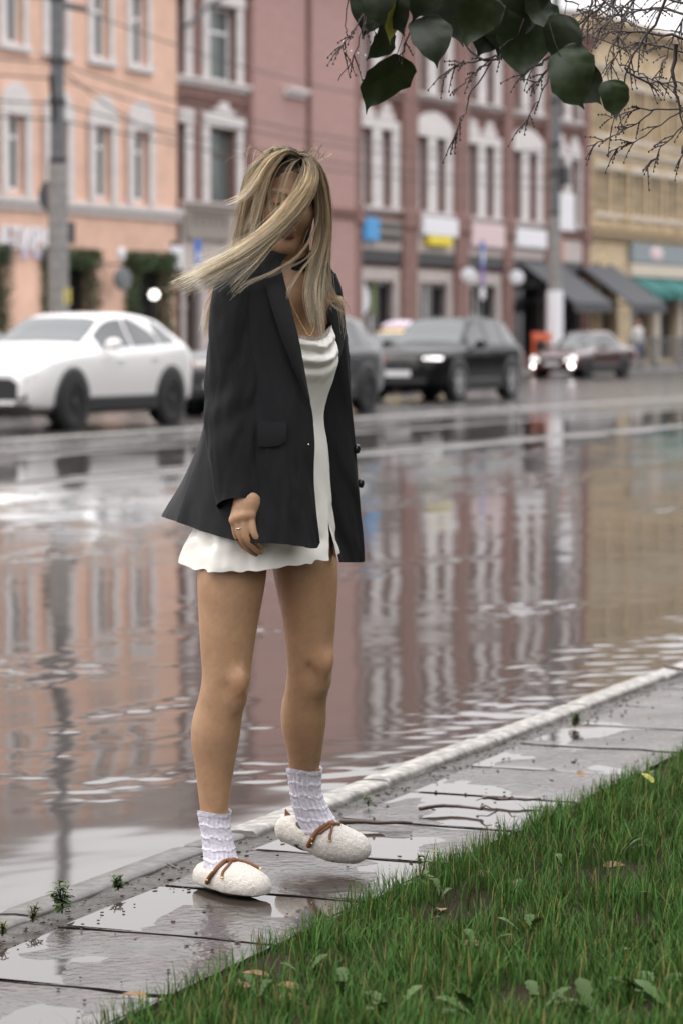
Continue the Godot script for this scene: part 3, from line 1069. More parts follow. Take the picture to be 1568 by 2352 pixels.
func red_house() -> void:
	var S0 := 78.75
	var b := thing("town_house", "long red brick house with white window surrounds and pilasters", "house", st(S0, 0.1, 40.0), STREET)
	var holes := []
	# left wing: wide windows
	var wide := [78.95 - S0 + 0.02 - 0.7, 81.65 - S0]
	holes.append([0.0 + 0.02, 5.05, 0.45, 7.3]); holes.append([0.02, 8.7, 0.45, 10.9])
	holes.append([80.7 - S0, 5.05, 82.6 - S0, 7.3]); holes.append([80.7 - S0, 8.7, 82.6 - S0, 10.9])
	holes.append([79.05 - S0, 0.0, 79.95 - S0, 2.6])
	var bays := [[91.53, 95.01], [96.35, 99.82], [101.06, 104.6], [105.55, 109.03], [110.29, 113.4]]
	for q in bays:
		var x: float = q[0] - S0
		for o in [[0.25, 1.25], [1.9, 2.9]]:
			holes.append([x + o[0], 5.5, x + o[1], 8.0])
			holes.append([x + o[0], 9.55, x + o[1], 11.9])
		holes.append([x + 0.15, 0.35, q[1] - S0 - 0.15, 3.5])
	var g := G.new()
	facade(g, 0, 35.25, -0.1, 12.9, 0, holes, 0.35)
	shell(g, 0, 35.25, -0.1, 12.9, 0, 14)
	put("wall", g, M.brick_red, b)
	# smooth pink wing in the middle, standing a little forward
	g = G.new()
	g.cham(Vector3(83.4 - S0, -0.1, 0.0), Vector3(91.0 - S0, 12.9, 0.25), 0.03)
	put("wall_panel", g, M.brick_pink, b)
	block(b, "downpipe", Vector3(87.2 - S0, 0.0, 0.26), Vector3(87.34 - S0, 12.8, 0.40), M.brick_red, 0.03)
	ledge(b, "niche_sill", 85.5 - S0, 87.0 - S0, 8.55, 8.85, 0.25, 0.25, M.white_trim)
	# light stone ground floor of the left wing
	g = G.new()
	facade(g, 0.02, 4.62, -0.1, 4.9, 0.12, [[79.05 - S0, 0.0, 79.95 - S0, 2.6]], 0.4)
	g.quad(Vector3(4.62, 4.9, 0.12), Vector3(4.62, 4.9, 0.0), Vector3(4.62, -0.1, 0.0), Vector3(4.62, -0.1, 0.12))
	put("stone_base", g, M.beige_stone, b)
	window_at(b, 79.5 - S0, 0.0, 0.9, 2.55, -0.15, M.taupe_dark, 0.8, 0, false, M.shop_glass)
	g = G.new()
	g.cham(Vector3(0.03, 2.65, 0.13), Vector3(3.0, 2.95, 0.25), 0.02)
	put("lintel", g, M.taupe_dark, b)
	for q in [[0.95, 0.2], [2.0, 0.28], [3.6, 0.3]]:
		block(b, "pier", Vector3(q[0] + 0.3, 0.0, 0.13), Vector3(q[0] + 0.3 + q[1], 2.6, 0.25), M.white_trim, 0.03)
	block(b, "door_panel", Vector3(1.55, 0.0, 0.13), Vector3(2.25, 2.55, 0.18), M.brick_pink, 0.02)
	# mouldings across the whole front
	for q in [[0, 4.65], [12.6, 35.25]]:
		ledge(b, "string_course", q[0], q[1], 4.85, 5.12, 0.12 if q[0] < 1 else 0.0, 0.22, M.beige_stone if q[0] < 1 else M.brick_red)
		ledge(b, "string_course", q[0], q[1], 8.45 if q[0] < 1 else 8.98, 8.72 if q[0] < 1 else 9.2, 0.0, 0.2, M.white_trim if q[0] < 1 else M.brick_red)
	ledge(b, "string_course", 4.66, 12.26, 4.95, 5.3, 0.25, 0.14, M.brick_red)
	ledge(b, "string_course", 0.0, 4.64, 8.0, 8.3, 0.0, 0.14, M.brick_red)
	ledge(b, "cornice", -0.05, 35.3, 12.35, 13.0, 0.26, 0.45, M.brick_red)
	g = G.new()
	g.hexa([Vector3(0, 12.9, 0.4), Vector3(35.25, 12.9, 0.4), Vector3(35.25, 12.9, -14), Vector3(0, 12.9, -14), Vector3(1, 13.7, -6.5), Vector3(34.0, 13.7, -6.5), Vector3(34.0, 13.7, -7.5), Vector3(1, 13.7, -7.5)])
	put("roof", g, M.roof_metal, b)
	# wide windows of the left wing
	for q in [[81.65 - S0, 1.9, 5.05, 7.3], [81.65 - S0, 1.9, 8.7, 10.9], [0.235, 0.43, 5.05, 7.3], [0.235, 0.43, 8.7, 10.9]]:
		var h: float = q[3] - q[2]
		var o := window_at(b, q[0], q[2], q[1], h, -0.22, M.taupe_dark if q[2] < 6 else M.frame_white, 0.0 if q[1] < 1 else 0.66, 0, false)
		var cg := G.new()
		var w: float = q[1] / 2
		for sgn in [-1.0, 1.0]:
			if q[1] < 1 and sgn < 0: continue
			cg.cham(Vector3(minf(sgn * w, sgn * (w + 0.38)), -0.05, 0.22), Vector3(maxf(sgn * w, sgn * (w + 0.38)), h + 0.02, 0.34), 0.02)
		var lft := -w - 0.42 if q[1] > 1 else -w
		cg.cham(Vector3(lft, h + 0.02, 0.22), Vector3(w + 0.42, h + 0.42, 0.38), 0.03)
		if q[1] > 1:
			cg.cham(Vector3(-0.32, h + 0.42, 0.22), Vector3(0.32, h + 0.78, 0.36), 0.03)
			cg.cham(Vector3(-0.7, h + 0.42, 0.22), Vector3(-0.32, h + 0.58, 0.35), 0.03)
			cg.cham(Vector3(0.32, h + 0.42, 0.22), Vector3(0.7, h + 0.58, 0.35), 0.03)
		put("surround", cg, M.white_trim, o)
	# right wing: pilasters and bays
	for q in [[91.0, 91.5], [95.05, 96.3], [99.86, 101.02], [104.64, 105.5], [109.07, 110.25], [113.4, 114.0]]:
		block(b, "pilaster", Vector3(q[0] - S0, 0.0, 0.0), Vector3(q[1] - S0, 12.35, 0.26), M.brick_red, 0.03)
		block(b, "pilaster_base", Vector3(q[0] - S0 - 0.06, 4.8, 0.0), Vector3(q[1] - S0 + 0.06, 5.45, 0.34), M.brick_red, 0.05)
	for i in bays.size():
		var x0: float = bays[i][0] - S0
		var x1: float = bays[i][1] - S0
		for fl in [[5.5, 8.0], [9.55, 11.9]]:
			var h: float = fl[1] - fl[0]
			for o in [[0.25, 1.25], [1.9, 2.9]]:
				window_at(b, x0 + (o[0] + o[1]) / 2, fl[0], 1.0, h, -0.25, M.frame_white, 0.7, 0, true)
			g = G.new()
			for e in [[0.0, 0.25], [1.25, 1.9], [2.9, x1 - x0]]:
				g.cham(Vector3(x0 + e[0], fl[0] - 0.05, 0.0), Vector3(x0 + e[1], fl[1] + 0.02, 0.12), 0.02)
			if i % 2 == 1:
				# one shallow arch over both lights
				var top := PackedVector3Array()
				for k in 15:
					var f := k / 14.0
					top.append(Vector3(lerpf(x0, x1, f), fl[1] + 0.45 + 0.45 * sin(PI * f), 0.14))
				for k in 14:
					var a := Vector3(top[k].x, fl[1] + 0.02, 0.14)
					var c := Vector3(top[k + 1].x, fl[1] + 0.02, 0.14)
					g.quad(top[k], top[k + 1], c, a)
					g.quad(top[k], top[k] - Vector3(0, 0, 0.14), top[k + 1] - Vector3(0, 0, 0.14), top[k + 1])
			else:
				g.cham(Vector3(x0, fl[1] + 0.02, 0.0), Vector3(x1, fl[1] + 0.35, 0.13), 0.02)
				for o in [0.75, 2.4]:
					g.cham(Vector3(x0 + o - 0.6, fl[1] + 0.35, 0.0), Vector3(x0 + o + 0.6, fl[1] + 0.62, 0.13), 0.05)
					g.cham(Vector3(x0 + o - 0.32, fl[1] + 0.62, 0.0), Vector3(x0 + o + 0.32, fl[1] + 0.9, 0.13), 0.08)
			put("bay_surround", g, M.white_trim, b)
			ledge(b, "bay_sill", x0 - 0.03, x1 + 0.03, fl[0] - 0.25, fl[0] - 0.05, 0.0, 0.24, M.white_trim)
		# shop front of the bay
		var w := x1 - x0
		block(b, "fascia", Vector3(x0, 4.02, 0.0), Vector3(x1, 4.85, 0.16), M.beige_stone, 0.02)
		block(b, "transom_panel", Vector3(x0 + 0.03, 3.6, 0.02), Vector3(x1 - 0.03, 4.02, 0.2), M.dark_panel, 0.02)
		var so := window_at(b, (x0 + x1) / 2, 0.35, w - 0.3, 3.15, -0.2, M.white_trim if i < 3 else M.dark_panel, 0.82, 1, false, M.shop_glass)
		g = G.new()
		for e in [[-w / 2, -w / 2 + 0.42], [w / 2 - 0.42, w / 2]]:
			g.cham(Vector3(e[0], -0.4, 0.16), Vector3(e[1], 3.1, 0.32), 0.02)
		g.cham(Vector3(-w / 2 + 0.42, 2.65, 0.16), Vector3(w / 2 - 0.42, 3.1, 0.3), 0.02)
		put("shop_surround", g, M.beige_stone if i < 3 else M.dark_panel, so)
	# signs
	var q := thing("shop_sign", "blue square and dark striped sign over the first shop bay", "sign", st(91.53, 0.1, 40.0), STREET)
	block(q, "blue_panel", Vector3(0.1, 4.3, 0.17), Vector3(1.25, 5.05, 0.34), M.sign_sky, 0.02)
	block(q, "backing", Vector3(1.27, 4.36, 0.17), Vector3(3.3, 5.0, 0.28), M.taupe, 0.02)
	for y in [4.40, 4.74]: block(q, "stripe", Vector3(1.32, y, 0.285), Vector3(3.25, y + 0.17, 0.31), M.dark_panel, 0.01)
	q = thing("shop_sign", "white sign with a yellow bar over the second shop bay", "sign", st(96.35, 0.1, 40.0), STREET)
	block(q, "white_panel", Vector3(0.25, 4.62, 0.17), Vector3(3.4, 5.25, 0.36), M.sign_white, 0.03)
	block(q, "yellow_bar", Vector3(0.7, 4.28, 0.17), Vector3(2.8, 4.6, 0.38), M.sign_yellow, 0.03)
	q = thing("shop_sign", "pale pink sign panel over the third shop bay", "sign", st(101.06, 0.1, 40.0), STREET)
	block(q, "pink_panel", Vector3(0.2, 4.35, 0.17), Vector3(3.4, 5.2, 0.32), M.sign_pink, 0.03)
	q = thing("shop_sign", "plain whitish sign panel over the fourth shop bay", "sign", st(105.55, 0.1, 40.0), STREET)
	block(q, "white_panel", Vector3(0.2, 4.45, 0.17), Vector3(3.35, 5.15, 0.32), M.sign_white, 0.03)
	q = thing("shop_sign", "narrow orange sign beside the grey pole on the red house", "sign", st(110.3, 0.1, 40.0), STREET)
	block(q, "orange_panel", Vector3(0.0, 4.0, 0.17), Vector3(0.5, 4.9, 0.3), M.orange_plastic, 0.03)
	q = thing("shop_sign", "taupe board with dark blurred lettering on the stone ground floor", "sign", st(78.85, 0.1, 40.0), STREET)
	block(q, "board", Vector3(0.1, 3.98, 0.13), Vector3(2.95, 4.78, 0.24), M.taupe, 0.02)
	for k in 6:
		block(q, "letter_stroke", Vector3(0.45 + k * 0.42, 4.38, 0.245), Vector3(0.53 + k * 0.42, 4.7, 0.27), M.taupe_dark, 0.01)
	block(q, "letter_stroke", Vector3(0.4, 4.68, 0.245), Vector3(2.7, 4.73, 0.268), M.taupe_dark, 0.01)
	for e in [[99.7, "round white projecting sign on the third bay of the red house"], [104.5, "round white projecting sign beside the first grey awning"]]:
		q = thing("round_sign", e[1], "sign", st(e[0], 0.1, 40.0), STREET, "round projecting shop signs")
		g = G.new()
		g.lathe([Vector2(0, -0.06), Vector2(0.25, -0.06), Vector2(0.27, 0), Vector2(0.25, 0.06), Vector2(0, 0.06)], Vector3(0, 3.3, 0.75), Vector3(-0.9, 0, 0.5), 28)
		put("disc", g, M.sign_white, q)
		g = G.new()
		g.bar(Vector3(0, 3.6, 0.0), Vector3(0, 3.6, 0.8), 0.025)
		g.bar(Vector3(0, 3.6, 0.75), Vector3(0, 3.45, 0.75), 0.02)
		put("bracket", g, M.iron, q)
	q = thing("window_poster", "round white poster with a green strip inside the first shop window", "poster", st(91.53, 0.1, 40.0), STREET)
	g = G.new()
	g.lathe([Vector2(0, -0.01), Vector2(0.5, -0.01), Vector2(0.5, 0.01), Vector2(0, 0.01)], Vector3(0.95, 2.4, -0.13), Vector3(0, 0, 1), 24)
	put("disc", g, M.sign_white, q)
	block(q, "green_strip", Vector3(1.65, 1.9, -0.14), Vector3(2.0, 3.1, -0.12), mat("green_strip", lin(0.12, 0.17, 0.03), 0.5), 0.005)
	# grey awnings
	for e in [[106.4, 4.4, "dark grey sloping shop awning beside the round white sign"], [113.1, 4.4, "dark grey sloping shop awning by the yellow house"]]:
		q = thing("awning", e[2], "awning", st(e[0], 0.1, 40.0), STREET, "grey shop awnings")
		g = G.new()
		var w: float = e[1]
		g.hexa([Vector3(0, 3.95, 0.05), Vector3(w, 3.95, 0.05), Vector3(w, 2.35, 2.3), Vector3(0, 2.35, 2.3), Vector3(0, 4.0, 0.05), Vector3(w, 4.0, 0.05), Vector3(w, 2.4, 2.32), Vector3(0, 2.4, 2.32)])
		put("cloth", g, M.awning_grey, q)
		g = G.new()
		g.box(Vector3(0, 2.08, 2.29), Vector3(w, 2.36, 2.315))
		put("valance", g, M.awning_grey, q)
		g = G.new()
		for x in [0.03, w - 0.03]:
			g.bar(Vector3(x, 2.5, 0.05), Vector3(x, 2.38, 2.28), 0.02)
			g.bar(Vector3(x, 3.9, 0.05), Vector3(x, 2.38, 2.28), 0.02)
		put("arm", g, M.iron, q)

func yellow_house() -> void:
	var S0 := 114.0
	var L := 58.0
	var b := thing("town_house", "ochre yellow ornate house with cream bands and green awnings", "house", st(S0, 0.1, 40.0), STREET)
	var holes := [[1.5, 0.0, 4.2, 4.1]]
	var wins := []
	for k in 25:
		var x := 1.6 + k * 2.25
		wins.append([x, 6.1, 0.7, 1.7]); wins.append([x + 0.95, 6.1, 0.7, 1.7])
		wins.append([x, 9.2, 0.7, 2.0]); wins.append([x + 0.95, 9.2, 0.7, 2.0])
	for w in wins: holes.append([w[0] - w[2] / 2, w[1], w[0] + w[2] / 2, w[1] + w[3]])
	for k in 8: holes.append([5.9 + k * 3.3, 0.2, 8.4 + k * 3.3, 3.0])
	var g := G.new()
	facade(g, 0, L, -0.1, 13.8, 0, holes, 0.35)
	shell(g, 0, L, -0.1, 13.8, 0, 14)
	put("wall", g, M.ochre, b)
	for w in wins:
		var o := window_at(b, w[0], w[1], w[2], w[3], -0.25, M.taupe_dark, 0.7, 0)
		var cg := G.new()
		cg.cham(Vector3(-0.5, w[3], 0.25), Vector3(0.5, w[3] + 0.28, 0.38), 0.04)
		put("lintel", cg, M.cream_trim if int(w[0] * 10) % 3 else M.ochre, o)
		cg = G.new()
		cg.cham(Vector3(-0.5, -0.22, 0.25), Vector3(0.5, 0.0, 0.4), 0.04)
		put("sill", cg, M.cream_trim if int(w[0] * 10) % 3 else M.ochre, o)
	# arched doorway head
	var c := G.new()
	var inner := PackedVector3Array()
	var outer := PackedVector3Array()
	for k in 17:
		var a := PI * k / 16.0
		inner.append(Vector3(2.85 + cos(a) * 0.95, 3.1 + sin(a) * 0.95, 0.12))
		outer.append(Vector3(2.85 + cos(a) * 1.4, 3.1 + sin(a) * 1.45, 0.12))
	for k in 16:
		c.quad(outer[k], inner[k], inner[k + 1], outer[k + 1])
		c.quad(inner[k], inner[k] - Vector3(0, 0, 0.5), inner[k + 1] - Vector3(0, 0, 0.5), inner[k + 1])
		c.quad(outer[k], outer[k + 1], outer[k + 1] - Vector3(0, 0, 0.12), outer[k] - Vector3(0, 0, 0.12))
	for sgn in [-1.0, 1.0]:
		c.box(Vector3(2.85 + minf(sgn * 0.95, sgn * 1.4), 0, -0.35), Vector3(2.85 + maxf(sgn * 0.95, sgn * 1.4), 3.1, 0.12))
	put("door_arch", c, M.ochre, b)
	block(b, "door", Vector3(1.5, 0, -0.5), Vector3(4.2, 4.1, -0.4), M.dark_panel, 0.02)
	ledge(b, "string_course", 0, L, 5.0, 5.35, 0, 0.3, M.ochre_dark)
	ledge(b, "string_course", 0, L, 5.4, 5.6, 0, 0.18, M.ochre)
	ledge(b, "string_course", 0, L, 8.4, 8.75, 0, 0.25, M.cream_trim)
	ledge(b, "string_course", 0, L, 11.7, 12.0, 0, 0.2, M.cream_trim)
	ledge(b, "cornice", -0.1, L, 13.1, 13.9, 0, 0.6, M.ochre_dark)
	g = G.new()
	g.hexa([Vector3(-0.1, 13.85, 0.5), Vector3(L, 13.85, 0.5), Vector3(L, 13.85, -14), Vector3(-0.1, 13.85, -14), Vector3(1, 14.8, -6.5), Vector3(L - 1, 14.8, -6.5), Vector3(L - 1, 14.8, -7.5), Vector3(1, 14.8, -7.5)])
	put("roof", g, M.roof_metal, b)
	for k in 25:
		block(b, "pilaster", Vector3(0.75 + k * 2.25, 5.6, 0.0), Vector3(1.0 + k * 2.25, 12.6, 0.12), M.ochre, 0.02)
	block(b, "cream_band", Vector3(5.4, 3.6, 0.0), Vector3(L, 4.15, 0.2), M.cream_trim, 0.03)
	for k in 8:
		window_at(b, 7.15 + k * 3.3, 0.2, 2.5, 2.8, -0.2, M.dark_panel, 0.0, 1, false, M.shop_glass)
		block(b, "column", Vector3(8.45 + k * 3.3, 0.0, 0.0), Vector3(9.15 + k * 3.3, 3.1, 0.22), M.cream_trim, 0.08)
	var q := thing("shop_sign", "long slate grey sign board with a pale oval on the yellow house", "sign", st(S0, 0.1, 40.0), STREET)
	block(q, "board", Vector3(5.4, 4.18, 0.02), Vector3(26.0, 5.0, 0.22), M.slate_board, 0.03)
	g = G.new()
	g.ball(Vector3(8.6, 4.6, 0.22), Vector3(0.85, 0.3, 0.05), 16)
	put("oval", g, M.sign_pink, q)
	for k in 4:
		q = thing("awning", "green shop awning over a shop window of the yellow house", "awning", st(S0 + 5.6 + k * 3.3, 0.1, 40.0), STREET, "green awnings on the yellow house")
		g = G.new()
		g.hexa([Vector3(0, 3.55, 0.05), Vector3(3.0, 3.55, 0.05), Vector3(3.0, 2.95, 1.0), Vector3(0, 2.95, 1.0), Vector3(0, 3.6, 0.05), Vector3(3.0, 3.6, 0.05), Vector3(3.0, 3.0, 1.02), Vector3(0, 3.0, 1.02)])
		put("cloth", g, M.awning_green, q)
		g = G.new()
		g.box(Vector3(0, 2.68, 1.0), Vector3(3.0, 2.98, 1.02))
		put("valance", g, M.awning_green, q)

# ---------------------------------------------------------------- poles, wires, signs, railings
func wire(a: Vector3, b: Vector3, sag: float, r: float, label: String) -> void:
	var g := G.new()
	var pts := PackedVector3Array()
	var rad := PackedFloat32Array()
	for k in 17:
		var f := k / 16.0
		pts.append(a.lerp(b, f) - Vector3(0, sag * 4.0 * f * (1.0 - f), 0))
		rad.append(r)
	g.tube(pts, rad, 5)
	tag(put("overhead_wire", g, M.wire), label, "wire", "overhead wires along the far pavement")

func street_things() -> void:
	var g: G
	var defs := [[59.9, "concrete pole with a grey tube top standing before the peach house", 0.25], [92.4, "concrete pole with a white painted foot before the red house", 0.24]]
	for i in 2:
		var s: float = defs[i][0]
		var o := thing("street_pole", defs[i][1], "pole", st(s, 0.1, 33.4), STREET, "poles on the far pavement")
		g = G.new()
		g.lathe([Vector2(defs[i][2] + 0.02, 0), Vector2(defs[i][2], 0.4), Vector2(defs[i][2] * 0.86, 5.0), Vector2(0.1, 5.06)], Vector3.ZERO, Vector3.UP, 20)
		put("shaft", g, M.concrete, o)
		g = G.new()
		g.lathe([Vector2(0.165, 5.0), Vector2(0.15, 9.0), Vector2(0.13, 13.0), Vector2(0, 13.02)], Vector3.ZERO, Vector3.UP, 16)
		put("tube_top", g, M.pole_paint, o)
		g = G.new()
		for y in [5.1, 6.4, 7.3, 8.7]:
			g.lathe([Vector2(0.15, y - 0.06), Vector2(0.195, y - 0.06), Vector2(0.195, y + 0.06), Vector2(0.15, y + 0.06)], Vector3.ZERO, Vector3.UP, 16)
		put("clamp", g, M.iron, o)
		if i == 0:
			g = G.new()
			g.bar(Vector3(0, 7.3, 0), Vector3(-0.75, 6.9, 0.25), 0.04)
			g.bar(Vector3(-0.75, 6.9, 0.25), Vector3(-0.25, 6.0, 0.05), 0.05)
			put("insulator_arm", g, M.iron, o)
			block(o, "fuse_box", Vector3(0.2, 3.25, -0.1), Vector3(0.62, 3.75, 0.1), M.iron, 0.02)
			block(o, "crossarm", Vector3(0.05, 8.5, -0.06), Vector3(1.3, 8.62, 0.06), M.iron, 0.02)
			block(o, "notice", Vector3(-0.12, 1.9, 0.2), Vector3(0.16, 2.25, 0.225), M.sign_yellow, 0.005)
			g = G.new()
			g.lathe([Vector2(0, -0.012), Vector2(0.38, -0.012), Vector2(0.38, 0.012), Vector2(0, 0.012)], Vector3(0.22, 4.3, -0.24), Vector3(-0.5, 0, 0.85), 24)
			put("round_sign_back", g, M.pole_paint, o)
		else:
			g = G.new()
			g.lathe([Vector2(0.275, 0.0), Vector2(0.265, 2.6), Vector2(0.24, 2.62)], Vector3.ZERO, Vector3.UP, 20)
			put("painted_foot", g, M.sign_white, o)
			block(o, "panel", Vector3(-0.1, 4.55, 0.18), Vector3(1.15, 5.75, 0.26), M.sign_white, 0.02)
			block(o, "camera_box", Vector3(-0.1, 6.0, 0.1), Vector3(0.35, 6.6, 0.4), M.iron, 0.03)
	var hs := [6.1, 6.45, 7.0, 7.35, 8.75]
	for k in hs.size():
		wire(st(59.9, hs[k], 33.4), st(92.4, hs[k] - 0.1, 33.4), 0.35 + 0.12 * k, 0.019, "dark overhead wire, %s of five, strung between the two street poles" % ["lowest", "second lowest", "middle", "second highest", "topmost"][k])
		wire(st(92.4, hs[k] - 0.1, 33.4), st(125.0, hs[k], 33.4), 0.35 + 0.1 * k, 0.019, "dark overhead wire, %s of five, running on from the second street pole" % ["lowest", "second lowest", "middle", "second highest", "topmost"][k])
		wire(st(30.0, hs[k] + 0.1, 33.4), st(59.9, hs[k], 33.4), 0.4, 0.019, "dark overhead wire, %s of five, running up to the first street pole" % ["lowest", "second lowest", "middle", "second highest", "topmost"][k])
	wire(st(59.9, 7.3, 33.4), st(79.0, 6.9, 39.8), 0.3, 0.02, "dark stay wire from the first street pole to the house corner")
	# lamp bracket on the corner of the red house
	var lb := thing("street_lamp", "dark curved street lamp arm at the corner of the red house", "lamp", st(78.9, 0.1, 40.0), STREET)
	g = G.new()
	var pts := PackedVector3Array()
	var rad := PackedFloat32Array()
	for k in 9:
		var f := k / 8.0
		pts.append(Vector3(0.05 + 1.5 * f, 10.1 + 1.0 * sin(f * PI / 2), 0.3 + 0.9 * f)); rad.append(0.06)
	g.tube(pts, rad, 8)
	g.bar(Vector3(0.05, 10.1, 0.0), pts[0], 0.05)
	put("arm", g, M.pole_paint, lb)
	g = G.new()
	g.ball(Vector3(1.85, 11.08, 1.35), Vector3(0.38, 0.1, 0.16), 14)
	put("head", g, M.iron, lb)
	# blue parking sign
	var o := thing("parking_sign", "blue parking sign with a white letter P on a thin post", "sign", st(67.2, 0.1, 33.6), STREET)
	g = G.new()
	g.bar(Vector3.ZERO, Vector3(0, 3.55, 0), 0.028)
	put("post", g, M.pole_paint, o)
	block(o, "plate", Vector3(-0.17, 2.92, 0.03), Vector3(0.17, 3.55, 0.045), M.sign_blue, 0.008)
	letters("P", 0.26, 0.012, M.sign_white, o, Vector3(-0.1, 3.1, 0.052), "letter")
	block(o, "lower_plate", Vector3(-0.17, 2.4, 0.03), Vector3(0.17, 2.88, 0.045), M.sign_white, 0.008)
	# sign post before the red house
	o = thing("sign_post", "thin post with blue, violet and round white plates before the red house", "sign", st(86.4, 0.1, 33.6), STREET)
	g = G.new()
	g.bar(Vector3.ZERO, Vector3(0, 4.07, 0), 0.03)
	put("post", g, M.pole_paint, o)
	block(o, "blue_plate", Vector3(-0.14, 3.3, 0.04), Vector3(0.14, 4.05, 0.06), M.sign_blue, 0.008)
	block(o, "white_mark", Vector3(-0.08, 3.4, 0.062), Vector3(0.08, 3.75, 0.068), M.sign_white, 0.002)
	block(o, "violet_plate", Vector3(-0.14, 2.72, 0.04), Vector3(0.14, 3.26, 0.06), M.sign_violet, 0.008)
	g = G.new()
	g.lathe([Vector2(0, 0.04), Vector2(0.2, 0.04), Vector2(0.2, 0.06), Vector2(0, 0.06)], Vector3(0, 2.46, 0), Vector3(0, 0, 1), 24)
	put("round_plate", g, M.sign_white, o)
	# railing on the right
	for k in 5:
		o = thing("street_railing", "grey railing panel of thin bars on the far kerb, %s from the concrete pole" % ["first", "second", "third", "fourth", "fifth"][k], "railing", st(98.6 + k * 3.0, 0.1, 33.0), STREET, "railing panels along the far kerb")
		g = G.new()
		for y in [0.15, 1.05]: g.box(Vector3(0.0, y, -0.02), Vector3(2.95, y + 0.06, 0.02))
		put("rail", g, M.pole_paint, o)
		for j in 12:
			g = G.new()
			g.bar(Vector3(0.12 + j * 0.245, 0.2, 0), Vector3(0.12 + j * 0.245, 1.06, 0), 0.018, 6)
			put("bar", g, M.pole_paint, o)
		for x in [0.03, 2.92]:
			g = G.new()
			g.bar(Vector3(x, 0, 0), Vector3(x, 1.16, 0), 0.035)
			put("post", g, M.pole_paint, o)
	# orange barrier behind the wine red car
	o = thing("road_barrier", "orange plastic road barrier behind the wine red car", "barrier", st(90.0, 0.1, 33.2), STREET)
	block(o, "board", Vector3(-0.2, 1.02, -0.03), Vector3(1.5, 1.28, 0.03), M.orange_plastic, 0.02)
	for x in [-0.15, 1.35]: block(o, "leg", Vector3(x, 0.0, -0.04), Vector3(x + 0.1, 1.3, 0.04), M.orange_plastic, 0.02)
	# planters with shrubs before the dark shop
	for e in [[101.2, "planter with yellow green shrub under the second grey awning"], [106.0, "planter with yellow green shrub at the corner of the yellow house"]]:
		o = thing("planter", e[1], "planter", st(e[0], 0.1, 36.5), STREET, "planters before the shops")
		block(o, "box", Vector3(-0.7, 0, -0.25), Vector3(0.7, 0.55, 0.25), M.iron, 0.03)
		leafy(o, "foliage", [[Vector3(-0.65, 0.5, -0.3), Vector3(0.65, 1.15, 0.3)]], 500, 0.06, mat("shrub", lin(0.14, 0.16, 0.02), 0.6))
	walker()

class WalkerPaint extends Paint:
	func color(q: Vector3) -> Color:
		if q.y < 0.1: return Color(0.02, 0.02, 0.02)
		if q.y < 0.98 and absf(q.x) < 0.19: return Color(0.07, 0.1, 0.19)
		if q.y < 1.48 and q.y > 0.92: return Color(0.68, 0.66, 0.64)
		return Color(0.45, 0.28, 0.2)

func walker() -> void:
	# a passer-by far down the pavement
	var o := thing("person", "passer-by with brown hair, white top and blue jeans behind the railing", "person", st(103.3, 0.1, 34.2), Basis(Vector3.UP, 0.7))
	var f := Flesh.new()
	f.chain([[Vector3(0.09, 0.95, 0), 0.095], [Vector3(0.1, 0.5, 0.08), 0.06], [Vector3(0.11, 0.1, -0.04), 0.045]], 0.04)
	f.chain([[Vector3(-0.09, 0.95, 0), 0.095], [Vector3(-0.1, 0.5, 0.02), 0.06], [Vector3(-0.1, 0.09, -0.16), 0.045]], 0.04)
	f.chain([[Vector3(0.11, 0.06, -0.05), 0.04], [Vector3(0.12, 0.045, 0.12), 0.035]], 0.02)
	f.chain([[Vector3(-0.1, 0.06, -0.17), 0.04], [Vector3(-0.1, 0.045, 0.0), 0.035]], 0.02)
	f.chain([[Vector3(0, 0.98, 0), 0.14], [Vector3(0, 1.2, 0), 0.12], [Vector3(0, 1.36, 0), 0.14], [Vector3(0, 1.5, 0), 0.055], [Vector3(0, 1.6, 0.01), 0.05]], 0.06)
	for s in [-1.0, 1.0]:
		f.chain([[Vector3(0.1 * s, 1.4, 0), 0.07], [Vector3(0.2 * s, 1.38, 0), 0.055], [Vector3(0.24 * s, 1.12, -0.02), 0.042], [Vector3(0.23 * s, 0.88, 0.06), 0.03], [Vector3(0.23 * s, 0.79, 0.08), 0.035]], 0.03)
	f.egg(Vector3(0, 1.64, 0.02), Vector3(0.075, 0.105, 0.09), 0.02)
	f.egg(Vector3(0, 1.62, 0.11), Vector3(0.015, 0.02, 0.015), 0.01)
	var g := G.new()
	g.colored = true
	f.nets(g, Vector3(-0.4, 0, -0.4), Vector3(0.4, 1.8, 0.4), 0.025, WalkerPaint.new())
	put("body", g, mat("walker", Color.WHITE, 0.7, {"vc": 1}), o)
	f = Flesh.new()
	f.egg(Vector3(0, 1.68, -0.01), Vector3(0.09, 0.105, 0.1), 0.03)
	f.egg(Vector3(0, 1.55, -0.06), Vector3(0.085, 0.16, 0.05), 0.03)
	f.egg(Vector3(0, 1.6, 0.12), Vector3(0.075, 0.1, 0.06), 0.02, Basis.IDENTITY, true)
	g = G.new()
	f.nets(g, Vector3(-0.2, 1.3, -0.2), Vector3(0.2, 1.9, 0.2), 0.02)
	put("hair", g, mat("walker_hair", lin(0.2, 0.09, 0.03), 0.6), o)

